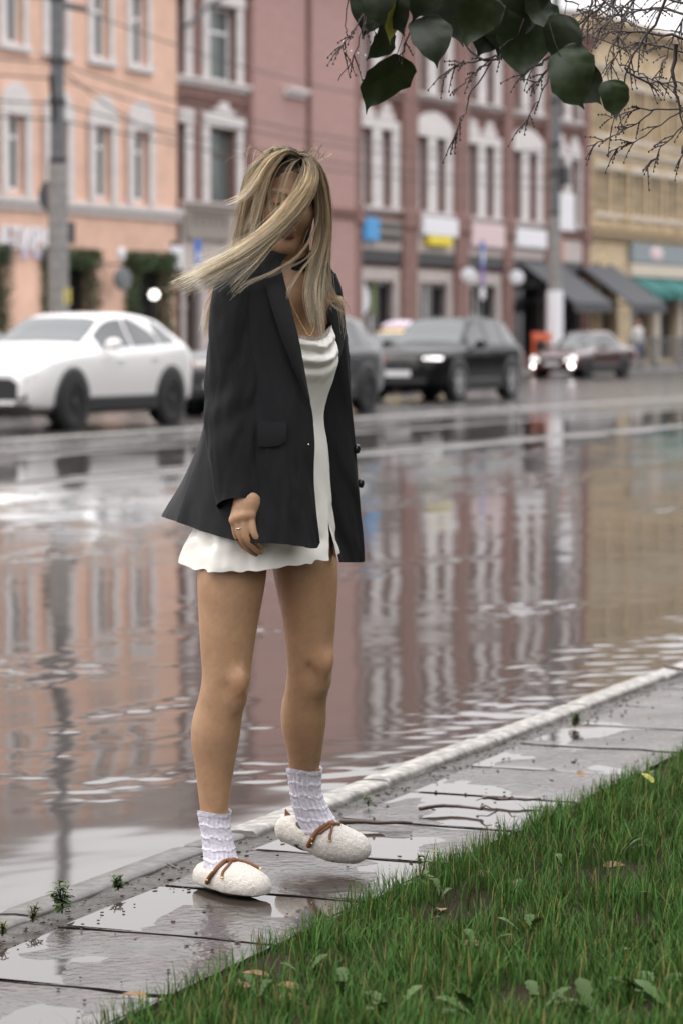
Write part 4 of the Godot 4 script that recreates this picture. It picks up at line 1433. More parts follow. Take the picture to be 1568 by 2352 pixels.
# ---------------------------------------------------------------- cars
func car_section(prof: Array, x: float, m := 9) -> PackedVector3Array:
	# half outline from sill to roof centre: prof rows are [x, bottom, shoulder, half width, roof, roof half width]
	var yb := tabulated(prof, x, 1)
	var ys := tabulated(prof, x, 2)
	var w := tabulated(prof, x, 3)
	var yr := tabulated(prof, x, 4)
	var wr := tabulated(prof, x, 5)
	return PackedVector3Array([Vector3(x, yb, 0), Vector3(x, yb, w * 0.86), Vector3(x, yb + 0.10, w * 0.97), Vector3(x, lerpf(yb, ys, 0.55), w), Vector3(x, ys - 0.06, w * 0.985), Vector3(x, ys, w * 0.93),
		Vector3(x, lerpf(ys, yr, 0.5), lerpf(w * 0.92, wr, 0.55)), Vector3(x, yr - 0.045 * minf(1.0, (yr - ys) * 3.0), wr), Vector3(x, yr, wr * 0.75), Vector3(x, yr + 0.012, 0)])

func make_car(label: String, s: float, n: float, o: Dictionary) -> Node3D:
	# front at local x = 0, pointing to -x; +z is the side towards the eye
	var t := thing("car", label, "car", st(s, o.get("y", -0.012), n), STREET * Basis(Vector3.UP, o.get("yaw", 0.0)))
	var prof: Array = o.prof
	var L: float = prof[-1][0]
	var g := G.new()
	var rows := []
	var xs := []
	for k in 61: xs.append(L * k / 60.0)
	for x in xs:
		var h := car_section(prof, x)
		var ring := PackedVector3Array()
		for q in h: ring.append(q)
		for k in range(h.size() - 2, 0, -1): ring.append(Vector3(h[k].x, h[k].y, -h[k].z))
		rows.append(ring)
	g.loft(rows, true)
	g.cap(rows[0], true); g.cap(rows[60])
	if g.volume() < 0.0: g.turn_round()
	put("body", g, o.paint, t)
	# glass: side lights, windscreen, rear screen lie 8 mm proud of the shell
	for sgn in [1.0, -1.0]:
		for w in o.side_glass:
			g = G.new()
			rows = []
			for k in 9:
				var x: float = lerpf(w[0], w[1], k / 8.0)
				var h := car_section(prof, x)
				var lo := h[5]
				var hi := h[7]
				var cut: float = 1.0
				if w[1] > L * 0.75: cut = lerpf(1.0, 0.35, pow(k / 8.0, 2.0)) if k > 2 else 1.0
				var r := PackedVector3Array()
				for j in 5:
					var f := lerpf(0.1, 0.86 * cut + 0.05, j / 4.0)
					var q := lo.lerp(h[6], f * 2.0) if f < 0.5 else h[6].lerp(hi, f * 2.0 - 1.0)
					r.append(Vector3(q.x, q.y, sgn * (q.z + 0.008)))
				rows.append(r)
			g.loft(rows, false, sgn > 0)
			g.face(Vector3(0, 0.2, sgn))
			put("side_window", g, M.car_glass, t)
	for w in [o.screen, o.rear]:
		g = G.new()
		rows = []
		for k in 9:
			var x: float = lerpf(w[0], w[1], k / 8.0)
			var h := car_section(prof, x)
			var r := PackedVector3Array()
			for j in 13:
				var f := j / 6.0 - 1.0
				var z := h[7].z * 0.97 * f
				var y := lerpf(h[9].y, h[8].y, minf(absf(f) / 0.75, 1.0)) - maxf(absf(f) - 0.75, 0.0) / 0.25 * (h[8].y - h[7].y)
				r.append(Vector3(x, y + 0.008, z) + (Vector3(-0.006, 0, 0) if w == o.screen else Vector3(0.006, 0, 0)))
			rows.append(r)
		g.loft(rows, false, true)
		g.face(Vector3.UP)
		put("windscreen" if w == o.screen else "rear_screen", g, M.car_glass, t)
	# wheels with arches
	var R: float = o.wheel
	for sgn in [1.0, -1.0]:
		for x in o.axles:
			var hw := tabulated(prof, x, 3)
			var c := Vector3(x, R, sgn * (hw - 0.11))
			var ax := Vector3(0, 0, sgn)
			g = G.new()
			g.lathe([Vector2(0, 0.02), Vector2(R * 1.2, 0.02), Vector2(R * 1.24, 0.118), Vector2(R * 1.02, 0.122), Vector2(0, 0.10)], c + Vector3(0, 0.03, 0), ax, 32)
			put("wheel_arch", g, M.car_black, t)
			g = G.new()
			g.lathe([Vector2(R * 0.66, -0.12), Vector2(R * 0.92, -0.12), Vector2(R, -0.08), Vector2(R, 0.1), Vector2(R * 0.94, 0.135), Vector2(R * 0.7, 0.135), Vector2(R * 0.66, 0.1)], c, ax, 32)
			var w := put("wheel", g, M.tyre, t)
			g = G.new()
			g.lathe([Vector2(0, 0.128), Vector2(0.04, 0.128), Vector2(0.05, 0.105), Vector2(R * 0.2, 0.11)], c, ax, 20)
			g.lathe([Vector2(R * 0.6, 0.112), Vector2(R * 0.68, 0.136), Vector2(R * 0.68, 0.09)], c, ax, 32)
			for k in 5:
				var a := TAU * k / 5.0 + 0.3
				var dir := Vector3(cos(a), sin(a), 0)
				var sd := Vector3(-sin(a), cos(a), 0)
				var z := ax * 0.118
				g.hexa([c + sd * 0.035 + ax * 0.09, c - sd * 0.035 + ax * 0.09, c + dir * R * 0.63 - sd * 0.045 + ax * 0.09, c + dir * R * 0.63 + sd * 0.045 + ax * 0.09,
					c + sd * 0.03 + z, c - sd * 0.03 + z, c + dir * R * 0.63 - sd * 0.04 + z, c + dir * R * 0.63 + sd * 0.04 + z])
			put("rim", g, o.rim, w)
	# sill and bumper cladding
	g = G.new()
	for sgn in [1.0, -1.0]:
		var z: float = sgn * tabulated(prof, L / 2, 3)
		var yb: float = tabulated(prof, L / 2, 1)
		g.cham(Vector3(o.axles[0] + R * 1.1, yb - 0.03, minf(z * 0.9, z * 1.005)), Vector3(o.axles[1] - R * 1.1, yb + 0.2, maxf(z * 0.9, z * 1.005)), 0.03)
	put("sill", g, M.car_black, t)
	# underside
	g = G.new()
	g.cham(Vector3(0.5, 0.2, -0.7), Vector3(L - 0.4, 0.32, 0.7), 0.05)
	put("floor_pan", g, M.car_black, t)
	# mirrors
	for sgn in [1.0, -1.0]:
		var mx: float = o.screen[0] + 0.38
		var h := car_section(prof, mx)
		g = G.new()
		g.ball(Vector3(mx, h[5].y + 0.1, sgn * (h[5].z + 0.14)), Vector3(0.09, 0.085, 0.13), 12)
		g.bar(Vector3(mx, h[5].y + 0.03, sgn * h[5].z), Vector3(mx, h[5].y + 0.07, sgn * (h[5].z + 0.1)), 0.025)
		put("mirror", g, o.get("mirror", o.paint), t)
	# front: grille, lamps, plate
	for q in o.front: front_piece(t, prof, q)
	# tail lamps and handles
	for sgn in [1.0, -1.0]:
		var ys := tabulated(prof, L - 0.05, 2)
		var z := tabulated(prof, L - 0.05, 3)
		g = G.new()
		g.cham(Vector3(L - 0.25, ys - 0.2, minf(sgn * (z - 0.3), sgn * (z + 0.03))), Vector3(L + 0.015, ys - 0.07, maxf(sgn * (z - 0.3), sgn * (z + 0.03))), 0.02)
		put("tail_lamp", g, M.tail, t)
		for x in [L * 0.46, L * 0.67]:
			var h := car_section(prof, x)
			g = G.new()
			g.cham(Vector3(x, h[4].y - 0.08, minf(sgn * h[4].z, sgn * (h[4].z + 0.03))), Vector3(x + 0.2, h[4].y - 0.05, maxf(sgn * h[4].z, sgn * (h[4].z + 0.03))), 0.01)
			put("handle", g, o.paint, t)
	return t

func front_piece(t: Node3D, prof: Array, q: Dictionary) -> void:
	# a panel bent round the nose: y range, z range, at the front face
	for sgn in ([1.0, -1.0] if q.get("both", false) else [1.0]):
		var g := G.new()
		var rows := []
		for i in 5:
			var y: float = lerpf(q.y[0], q.y[1], i / 4.0)
			var r := PackedVector3Array()
			for j in 13:
				var f := j / 12.0
				var z: float = lerpf(q.z[0], q.z[1], f)
				var taper: float = q.get("taper", 0.0)
				var yy := lerpf(y, lerpf(q.y[0], q.y[1], 0.6), taper * f)
				# walk back from the nose until the outline is as wide as z at this height
				var x := -0.03
				for k in 60:
					var h := car_section(prof, clampf(x, 0, 99))
					var w := 0.0
					for e in h.size() - 1:
						var lo := minf(h[e].y, h[e + 1].y)
						var hi := maxf(h[e].y, h[e + 1].y)
						if yy >= lo - 0.001 and yy <= hi + 0.001 and hi > lo: w = maxf(w, lerpf(h[e].z, h[e + 1].z, clampf((yy - h[e].y) / (h[e + 1].y - h[e].y + 1e-6), 0, 1)))
					if x >= 0.0 and w >= absf(z): break
					x += 0.02
				r.append(Vector3(x - 0.012 - q.get("proud", 0.0), yy, sgn * (z + 0.008)))
			rows.append(r)
		g.loft(rows, false, sgn < 0)
		g.face(Vector3(-1, 0, 0))
		put(q.name, g, q.m, t)

func traffic() -> void:
	var suv := [[0.0, 0.36, 0.70, 0.64, 0.80, 0.48], [0.12, 0.28, 0.84, 0.83, 0.95, 0.62], [0.45, 0.25, 0.97, 0.92, 1.06, 0.73], [1.0, 0.25, 1.04, 0.95, 1.13, 0.75], [1.5, 0.25, 1.07, 0.96, 1.18, 0.74], [1.75, 0.25, 1.08, 0.96, 1.28, 0.70], [2.35, 0.26, 1.09, 0.96, 1.57, 0.63], [2.9, 0.26, 1.10, 0.96, 1.64, 0.64], [3.5, 0.26, 1.12, 0.96, 1.63, 0.63], [4.1, 0.27, 1.15, 0.95, 1.56, 0.62], [4.6, 0.29, 1.16, 0.92, 1.36, 0.64], [4.85, 0.33, 1.08, 0.86, 1.16, 0.64], [4.95, 0.43, 0.92, 0.75, 0.98, 0.56]]
	var box_suv := [[0.0, 0.36, 0.68, 0.66, 0.74, 0.5], [0.1, 0.28, 0.84, 0.84, 0.92, 0.65], [0.4, 0.25, 0.95, 0.92, 1.03, 0.74], [1.0, 0.25, 1.0, 0.94, 1.1, 0.75], [1.4, 0.25, 1.02, 0.94, 1.14, 0.74], [1.6, 0.25, 1.03, 0.94, 1.24, 0.70], [2.15, 0.25, 1.04, 0.94, 1.60, 0.63], [2.8, 0.25, 1.05, 0.94, 1.67, 0.64], [3.8, 0.25, 1.07, 0.94, 1.66, 0.63], [4.4, 0.27, 1.08, 0.92, 1.56, 0.60], [4.7, 0.3, 1.06, 0.88, 1.2, 0.64], [4.85, 0.36, 1.0, 0.8, 1.05, 0.6]]
	var sedan := [[0.0, 0.32, 0.56, 0.62, 0.62, 0.5], [0.12, 0.26, 0.68, 0.78, 0.73, 0.6], [0.5, 0.22, 0.76, 0.83, 0.82, 0.66], [1.1, 0.22, 0.82, 0.85, 0.90, 0.66], [1.35, 0.22, 0.84, 0.85, 0.99, 0.62], [1.95, 0.22, 0.86, 0.85, 1.37, 0.54], [2.5, 0.22, 0.88, 0.85, 1.43, 0.55], [3.0, 0.22, 0.88, 0.85, 1.40, 0.54], [3.6, 0.23, 0.90, 0.84, 1.06, 0.58], [3.8, 0.24, 0.92, 0.83, 0.98, 0.62], [4.2, 0.26, 0.9, 0.80, 0.96, 0.6], [4.4, 0.36, 0.78, 0.7, 0.84, 0.5]]
	# white coupe-like SUV, nearest
	make_car("white sport utility car with a sloping roof and dark wheels", 36.3, 21.5, {"prof": suv, "paint": M.paint_white, "wheel": 0.38, "rim": M.rim_dark, "axles": [0.98, 3.95], "screen": [1.62, 2.32], "rear": [4.0, 4.62],
		"side_glass": [[1.95, 2.85], [2.92, 3.72], [3.78, 4.3]],
		"front": [{"name": "grille", "y": [0.42, 0.72], "z": [-0.72, 0.72], "m": M.car_black, "taper": 0.0}, {"name": "lower_lip", "y": [0.3, 0.36], "z": [-0.75, 0.75], "m": M.rim_dark, "proud": 0.02},
			{"name": "head_lamp", "y": [0.74, 0.80], "z": [0.5, 0.82], "m": M.rim_light, "both": true, "taper": 0.5}]})
	# dark grey SUV behind the woman
	var gc := make_car("dark grey sport utility car directly behind the woman, headlamps on", 44.2, 21.7, {"prof": box_suv, "paint": M.paint_grey, "wheel": 0.37, "rim": M.rim_dark, "axles": [0.9, 3.85], "screen": [1.5, 2.12], "rear": [4.42, 4.68],
		"side_glass": [[1.8, 2.7], [2.78, 3.6], [3.68, 4.35]],
		"front": [{"name": "grille", "y": [0.5, 0.8], "z": [-0.5, 0.5], "m": M.car_black}, {"name": "lower_grille", "y": [0.3, 0.44], "z": [-0.6, 0.6], "m": M.car_black}, {"name": "head_lamp", "y": [0.78, 0.87], "z": [0.6, 0.8], "m": M.headlamp, "both": true},
			{"name": "number_plate", "y": [0.46, 0.57], "z": [-0.26, 0.26], "m": M.plate, "proud": 0.02}]})
	# black SUV
	make_car("black sport utility car with bright alloy wheels and headlamps on", 55.4, 23.3, {"prof": box_suv, "paint": M.paint_black, "wheel": 0.38, "rim": M.rim_light, "axles": [0.9, 3.85], "screen": [1.5, 2.12], "rear": [4.42, 4.68],
		"side_glass": [[1.8, 2.7], [2.78, 3.6], [3.68, 4.35]],
		"front": [{"name": "grille", "y": [0.66, 0.88], "z": [-0.42, 0.42], "m": M.rim_dark}, {"name": "lower_grille", "y": [0.32, 0.46], "z": [-0.6, 0.6], "m": M.rim_dark, "proud": 0.01}, {"name": "head_lamp", "y": [0.83, 0.885], "z": [0.5, 0.85], "m": M.headlamp, "both": true},
			{"name": "number_plate", "y": [0.5, 0.62], "z": [-0.27, 0.27], "m": M.plate, "proud": 0.02}]})
	# wine red saloon
	make_car("wine red saloon car with fog lamps on near the far kerb", 86.9, 31.5, {"yaw": -0.13, "prof": sedan, "paint": M.paint_wine, "wheel": 0.30, "rim": M.rim_dark, "axles": [0.8, 3.25], "screen": [1.25, 1.92], "rear": [3.05, 3.58],
		"side_glass": [[1.5, 2.2], [2.28, 3.1]],
		"front": [{"name": "grille", "y": [0.5, 0.62], "z": [-0.4, 0.4], "m": M.car_black}, {"name": "head_lamp", "y": [0.52, 0.68], "z": [0.44, 0.74], "m": M.headlamp, "both": true}, {"name": "fog_lamp", "y": [0.34, 0.43], "z": [0.6, 0.7], "m": M.foglamp, "both": true, "proud": 0.03},
			{"name": "number_plate", "y": [0.4, 0.5], "z": [-0.26, 0.26], "m": M.plate, "proud": 0.02}]})
	# taxi beyond the black car
	var tx := make_car("yellow taxi with a lit roof sign beyond the black car", 63.5, 27.6, {"prof": sedan, "paint": M.paint_yellow, "wheel": 0.31, "rim": M.rim_dark, "axles": [0.8, 3.25], "screen": [1.25, 1.92], "rear": [3.05, 3.58],
		"side_glass": [[1.5, 2.2], [2.28, 3.1]], "front": [{"name": "grille", "y": [0.45, 0.62], "z": [-0.4, 0.4], "m": M.car_black}, {"name": "head_lamp", "y": [0.52, 0.66], "z": [0.44, 0.74], "m": M.rim_light, "both": true}]})
	var g := G.new()
	g.ball(Vector3(2.4, 1.5, 0), Vector3(0.16, 0.16, 0.55), 14)
	put("roof_sign", g, M.sign_lilac, tx)
	# grey car in the next lane at the edge of the picture
	make_car("light grey saloon car beyond the white car", 41.0, 26.2, {"prof": sedan, "paint": mat("paint_silver", lin(0.3, 0.3, 0.31), 0.3, {"coat": 1.0, "metal": 0.4}), "wheel": 0.31, "rim": M.rim_dark, "axles": [0.8, 3.25], "screen": [1.25, 1.92], "rear": [3.05, 3.58],
		"side_glass": [[1.5, 2.2], [2.28, 3.1]], "front": [{"name": "grille", "y": [0.45, 0.62], "z": [-0.4, 0.4], "m": M.car_black}, {"name": "head_lamp", "y": [0.52, 0.66], "z": [0.44, 0.74], "m": M.rim_light, "both": true}]})

# ---------------------------------------------------------------- small things on the pavement
func gp(u: float, v: float, y := 0.0) -> Vector3:
	# the point of the level y that is met at this place of the 1568 x 2352 grid
	var a := (u - 784.0) / FOCAL
	var b := -(v - 1176.0) / FOCAL
	var dir := Vector3(a, b * cos(PITCH) - sin(PITCH), -b * sin(PITCH) - cos(PITCH))
	return Vector3(0, EYE, 0) + dir * ((y - EYE) / dir.y)

func leaf_shape(g: G, root: Vector3, dir: Vector3, up: Vector3, len_: float, wid: float, droop: float, outline: Array, col: Color, curl := 0.0) -> void:
	# a leaf with a folded midrib; outline rows are [along, half width]
	var side := dir.cross(up).normalized()
	up = side.cross(dir).normalized()
	var rows := []
	for q in outline:
		var f: float = q[0]
		var mid := root + dir * len_ * f * (1.0 - 0.25 * droop * f) - Vector3(0, droop * len_ * f * f * 0.6, 0)
		var w: float = q[1] * wid * (1.0 + curl * (0.05 * sin(f * 13.0 + root.x * 90.0) + 0.025 * sin(f * 61.0)))
		mid += up * curl * len_ * (0.10 * sin(f * 4.2 + root.x * 70.0)) + side * curl * len_ * 0.07 * sin(f * 3.0 + root.y * 50.0)
		var row := PackedVector3Array()
		for j in 9:
			var x := (j - 4) / 4.0
			# the blade dips along its rib, billows between the veins and lifts at the margin
			row.append(mid + side * w * x + up * w * (0.2 * x * x + (0.05 * curl * sin(f * 22.0 - absf(x) * 5.0) * absf(x)) - (0.05 * curl if j == 4 else 0.0)))
		rows.append(row)
	g.tint = col
	g.loft(rows, false)

const LANCE := [[0.0, 0.12], [0.12, 0.3], [0.3, 0.8], [0.5, 1.0], [0.7, 0.8], [0.88, 0.4], [1.0, 0.04]]
const TOOTHED := [[0.0, 0.1], [0.12, 0.18], [0.22, 0.5], [0.28, 0.3], [0.4, 0.75], [0.46, 0.5], [0.58, 1.0], [0.66, 0.75], [0.76, 0.95], [0.88, 0.6], [1.0, 0.05]]
const HEART := [[-0.09, 0.22], [-0.085, 0.45], [-0.05, 0.66], [0.02, 0.84], [0.1, 0.95], [0.2, 1.02], [0.32, 1.05], [0.44, 1.02], [0.55, 0.95], [0.65, 0.85], [0.74, 0.71], [0.81, 0.56], [0.87, 0.40], [0.92, 0.25], [0.96, 0.14], [1.02, 0.07], [1.1, 0.015]]

func weed(where: Vector3, h: float, label: String, n_stems: int, col: Color) -> void:
	var o := thing("weed", label, "weed", where, Basis.IDENTITY, "weeds along the kerb")
	var g := G.new()
	var gl := G.new()
	gl.colored = true
	for k in n_stems:
		var a := rng.randf() * TAU
		var lean := rng.randf_range(0.1, 0.55)
		var hh := h * rng.randf_range(0.55, 1.0)
		var pts := PackedVector3Array()
		var rad := PackedFloat32Array()
		for i in 6:
			var f := i / 5.0
			pts.append(Vector3(cos(a) * lean * hh * f * f, hh * f, sin(a) * lean * hh * f * f)); rad.append(lerpf(0.0022, 0.001, f))
		g.tube(pts, rad, 5)
		for i in 9:
			var f := rng.randf_range(0.1, 1.0)
			var root := spline(pts, f)
			var b := rng.randf() * TAU
			var d := Vector3(cos(b), rng.randf_range(0.0, 0.8), sin(b)).normalized()
			leaf_shape(gl, root, d, Vector3.UP, rng.randf_range(0.018, 0.034) * (h / 0.07), rng.randf_range(0.005, 0.009) * (h / 0.07), 0.5, LANCE, col * rng.randf_range(0.7, 1.3))
	put("stem", g, M.leaf_mid, o)
	put("leaves", gl, M.herb, o)

func stick(u0: float, v0: float, u1: float, v1: float, r: float, bend: float, label: String, forks: Array) -> void:
	var a := gp(u0, v0, 0.005 + r)
	var b := gp(u1, v1, 0.005 + r)
	var o := thing("fallen_stick", label, "stick", a)
	var g := G.new()
	var pts := PackedVector3Array()
	var rad := PackedFloat32Array()
	var sd := (b - a).cross(Vector3.UP).normalized()
	for i in 9:
		var f := i / 8.0
		pts.append((b - a) * f + sd * bend * sin(f * PI) + Vector3(0, rng.randf_range(-0.001, 0.002), 0)); rad.append(r * (1.15 - 0.4 * f) * rng.randf_range(0.9, 1.15))
	g.tube(pts, rad, 8)
	put("branch", g, M.stick, o)
	for q in forks:
		g = G.new()
		var root := spline(pts, q[0])
		var d: Vector3 = ((b - a).normalized() * q[1] + sd * q[2]).normalized() * q[3]
		g.tube(PackedVector3Array([root, root + d * 0.5 + Vector3(0, 0.012, 0), root + d + Vector3(0, 0.006, 0)]), PackedFloat32Array([r * 0.6, r * 0.45, r * 0.3]), 6)
		put("side_twig", g, M.stick, o)

func pavement_things() -> void:
	var gr := Color(0.075, 0.105, 0.04)
	weed(gp(143, 2098), 0.082, "tall leafy weed growing from the joint by the dark kerb", 7, gr)
	weed(gp(272, 2045), 0.046, "low bushy weed by the dark kerb nearer the shoe", 9, gr)
	weed(gp(76, 2118), 0.042, "small reddish green weed beside the tall weed", 6, Color(0.10, 0.085, 0.03))
	weed(gp(6, 2150), 0.034, "low yellowish weed at the kerb joint before the tall weed", 8, Color(0.13, 0.14, 0.04))
	weed(gp(845, 1852), 0.05, "thin sprig by the pale kerb beside the farther shoe", 2, gr)
	weed(gp(1320, 1668), 0.05, "wide grassy tuft growing along the pale kerb", 18, gr)
	weed(gp(965, 2050), 0.10, "small forked sprout at the lawn edge beside the farther shoe", 2, Color(0.16, 0.2, 0.06))
	stick(780, 1887, 946, 1890, 0.006, 0.004, "straight reddish brown stick lying behind the farther shoe", [[0.45, 0.3, -1.0, 0.02]])
	stick(963, 1857, 1105, 1858, 0.005, -0.05, "dark curved stick lying on the wet slabs", [[0.95, 0.6, 0.6, 0.05], [0.97, 0.2, -0.9, 0.04]])
	stick(1108, 1832, 1240, 1836, 0.004, 0.02, "thin forked twig lying near the lawn", [[0.3, -0.6, 0.8, 0.09], [0.45, 0.5, 0.8, 0.06]])
	stick(1526, 1530, 1580, 1540, 0.006, 0.0, "short dark stick lying on the far stretch of kerb", [])
	stick(385, 1984, 412, 1998, 0.0025, 0.0, "tiny brown twig beside the dark kerb", [])
	# crumbs of dirt and bark
	var g := G.new()
	for k in 700:
		var s := rng.randf_range(4.2, 11.0)
		var n := 3.36 + rng.randfn(0.0, 0.05)
		if k % 6 == 0: n = rng.randf_range(2.85, 3.3)
		var q := nr(s, (-0.004 if n < 3.31 else -0.012) + 0.002, n)
		var r := rng.randf_range(0.0015, 0.005)
		g.ball(q, Vector3(r * rng.randf_range(0.8, 2.2), r * 0.6, r), 6, Basis(Vector3.UP, rng.randf() * 3.0))
	var o := put("grit", g, M.stick)
	tag(o, "dark crumbs of dirt and bark along the kerb joint", "grit")
	o.set_meta("kind", "stuff")

# ---------------------------------------------------------------- lawn
func tuft(blades: int, h0: float, h1: float, spread: float) -> ArrayMesh:
	var g := G.new()
	g.colored = true
	for k in blades:
		var a := rng.randf() * TAU
		var d := Vector3(cos(a), 0, sin(a))
		var side := Vector3(-d.z, 0, d.x)
		var root := Vector3(rng.randfn(0, spread), -0.01, rng.randfn(0, spread))
		var h := rng.randf_range(h0, h1)
		var lean := h * rng.randf_range(0.05, 0.65)
		var w := rng.randf_range(0.0009, 0.0018)
		var br := rng.randf_range(0.5, 1.6)
		var dry := rng.randf() < 0.06
		var c1 := Color(0.050, 0.106, 0.024) * br
		if dry:
			c1 = Color(0.22, 0.17, 0.07)
		var rows := []
		var k0 := g.v.size()
		for i in 5:
			var f := i / 4.0
			var mid := root + Vector3(0, h * f * (1.0 - 0.18 * f * f), 0) + d * lean * f * f
			var ww := w * (1.0 - 0.88 * f * f)
			g.tint = c1
			g.p(mid - side * ww); g.p(mid + side * ww)
		for i in 4:
			var q := k0 + i * 2
			g.ix.append_array(PackedInt32Array([q, q + 1, q + 2, q + 1, q + 3, q + 2]))
	return g.mesh()

func lawn() -> void:
	var root := Node3D.new()
	root.name = "grass"
	add_child(root)
	tag(root, "short wet green lawn grass beside the pavement", "grass")
	root.set_meta("kind", "stuff")
	var meshes := []
	for k in 6: meshes.append(tuft(11, 0.045, 0.105, 0.013))
	var lists := [[], [], [], [], [], []]
	var bare := noise(1.1, 71, 2)
	for k in 30000:
		var s := rng.randf_range(3.0, 13.0)
		var n := 2.83 - pow(rng.randf(), 0.85) * 3.2
		# keep to what lies in view and a wide margin round it
		var q := nr(s, 0, n)
		if q.x > -q.z * 0.112 + 0.9 or q.z > -4.3: continue
		if bare.get_noise_2d(s * 1.5, n * 1.5) < -0.42 and rng.randf() < 0.8: continue
		q.y = lawn_y(s, n)
		var size := rng.randf_range(0.75, 1.2) * (0.75 if n > 2.76 else 1.0)
		var t := Transform3D(Basis(Vector3.UP, rng.randf() * TAU).scaled(Vector3(size, size * rng.randf_range(0.8, 1.15), size)), q)
		lists[rng.randi() % 6].append(t)
	for k in 6:
		var mm := MultiMesh.new()
		mm.transform_format = MultiMesh.TRANSFORM_3D
		mm.mesh = meshes[k]
		mm.instance_count = lists[k].size()
		for i in lists[k].size(): mm.set_instance_transform(i, lists[k][i])
		var mi := MultiMeshInstance3D.new()
		mi.name = "blades"
		mi.multimesh = mm
		mi.material_override = M.blade
		mi.set_meta("kind", "stuff")
		root.add_child(mi, true)
	# broad-leaved plants in the lawn: [u, v, leaves, length]
	var spots := [[595, 2290, 2, 0.09], [790, 2285, 3, 0.10], [1095, 2180, 2, 0.09], [960, 2130, 2, 0.07], [1210, 2150, 3, 0.10], [1370, 2090, 2, 0.09], [1095, 2340, 4, 0.13], [1235, 2325, 4, 0.11], [1360, 2360, 5, 0.14], [1500, 2310, 6, 0.14], [1555, 2355, 5, 0.15], [900, 2330, 4, 0.12], [1480, 2190, 3, 0.10], [1180, 2060, 2, 0.07], [1290, 1985, 2, 0.07], [1480, 1800, 2, 0.07], [1010, 2060, 2, 0.07], [1420, 1960, 3, 0.09], [1540, 2080, 3, 0.10], [700, 2240, 2, 0.08], [1030, 2260, 2, 0.08]]
	for q in spots:
		var w := gp(q[0], q[1], 0.03)
		var where: String = "near the lawn edge" if q[0] < 1000 and q[1] < 2300 else ("in the thick of the lawn" if q[1] < 2310 else "low in the front of the lawn")
		var o := thing("dandelion_plant", "broad toothed pale green leaves of a weed " + where, "plant", w, Basis.IDENTITY, "broad-leaved weeds in the lawn")
		for k in q[2]:
			var g := G.new()
			g.colored = true
			var a := rng.randf() * TAU
			var d := Vector3(cos(a), rng.randf_range(0.5, 1.6), sin(a)).normalized()
			leaf_shape(g, Vector3(cos(a) * 0.008, 0.0, sin(a) * 0.008), d, Vector3(-cos(a) * 0.6, 0.8, -sin(a) * 0.6), q[3] * rng.randf_range(0.8, 1.15), q[3] * 0.125, 0.45, TOOTHED, Color(0.058, 0.10, 0.03) * rng.randf_range(0.75, 1.2))
			put("leaf", g, M.herb, o)
	# fallen leaves
	var fl := [[560, 2265, 0], [610, 2240, 0], [650, 2300, 0], [680, 2270, 0], [705, 2310, 0], [1330, 1780, 0], [1190, 2030, 0], [1495, 2060, 0], [1100, 2010, 0], [1000, 2085, 0], [1460, 2280, 0], [1495, 1795, 1], [1205, 2130, 1], [1100, 2170, 0], [330, 2290, 0], [1390, 1990, 0]]
	for q in fl:
		var w := gp(q[0], q[1], 0.05 if q[2] == 1 else 0.02)
		var g := G.new()
		g.colored = true
		var a := rng.randf() * TAU
		leaf_shape(g, Vector3.ZERO, Vector3(cos(a), 0.25 if q[2] == 0 else 0.9, sin(a)).normalized(), Vector3(0.3, 1, 0.2), rng.randf_range(0.035, 0.055), rng.randf_range(0.012, 0.02), 0.3, HEART, Color.WHITE)
		var o := put("fallen_leaf", g, M.dead_leaf if q[2] == 0 else M.yellow_leaf)
		o.position = w
		tag(o, "curled brown dead leaf lying in the grass" if q[2] == 0 else "fresh yellow leaf caught on the grass", "leaf", "fallen brown leaves in the lawn" if q[2] == 0 else "yellow leaves in the lawn")

# ---------------------------------------------------------------- trees
func crown_mesh(count: int, r: Vector3, size: float) -> ArrayMesh:
	var g := G.new()
	var clumps := []
	for k in 26:
		var d := Vector3(rng.randfn(), rng.randfn() * 0.8, rng.randfn()).normalized() * pow(rng.randf(), 0.4)
		clumps.append(d * r)
	for k in count:
		var c: Vector3 = clumps[rng.randi() % clumps.size()]
		var q := c + Vector3(rng.randfn(), rng.randfn(), rng.randfn()) * r * 0.16
		var t := Basis.from_euler(Vector3(rng.randf_range(-1, 1), rng.randf() * TAU, rng.randf_range(-1, 1)))
		var w := size * rng.randf_range(0.7, 1.3)
		g.quad(q + t * Vector3(0, 0, w), q + t * Vector3(w * 0.7, 0.1 * w, 0), q + t * Vector3(0, 0, -w), q + t * Vector3(-w * 0.7, 0.1 * w, 0))
	return g.mesh()

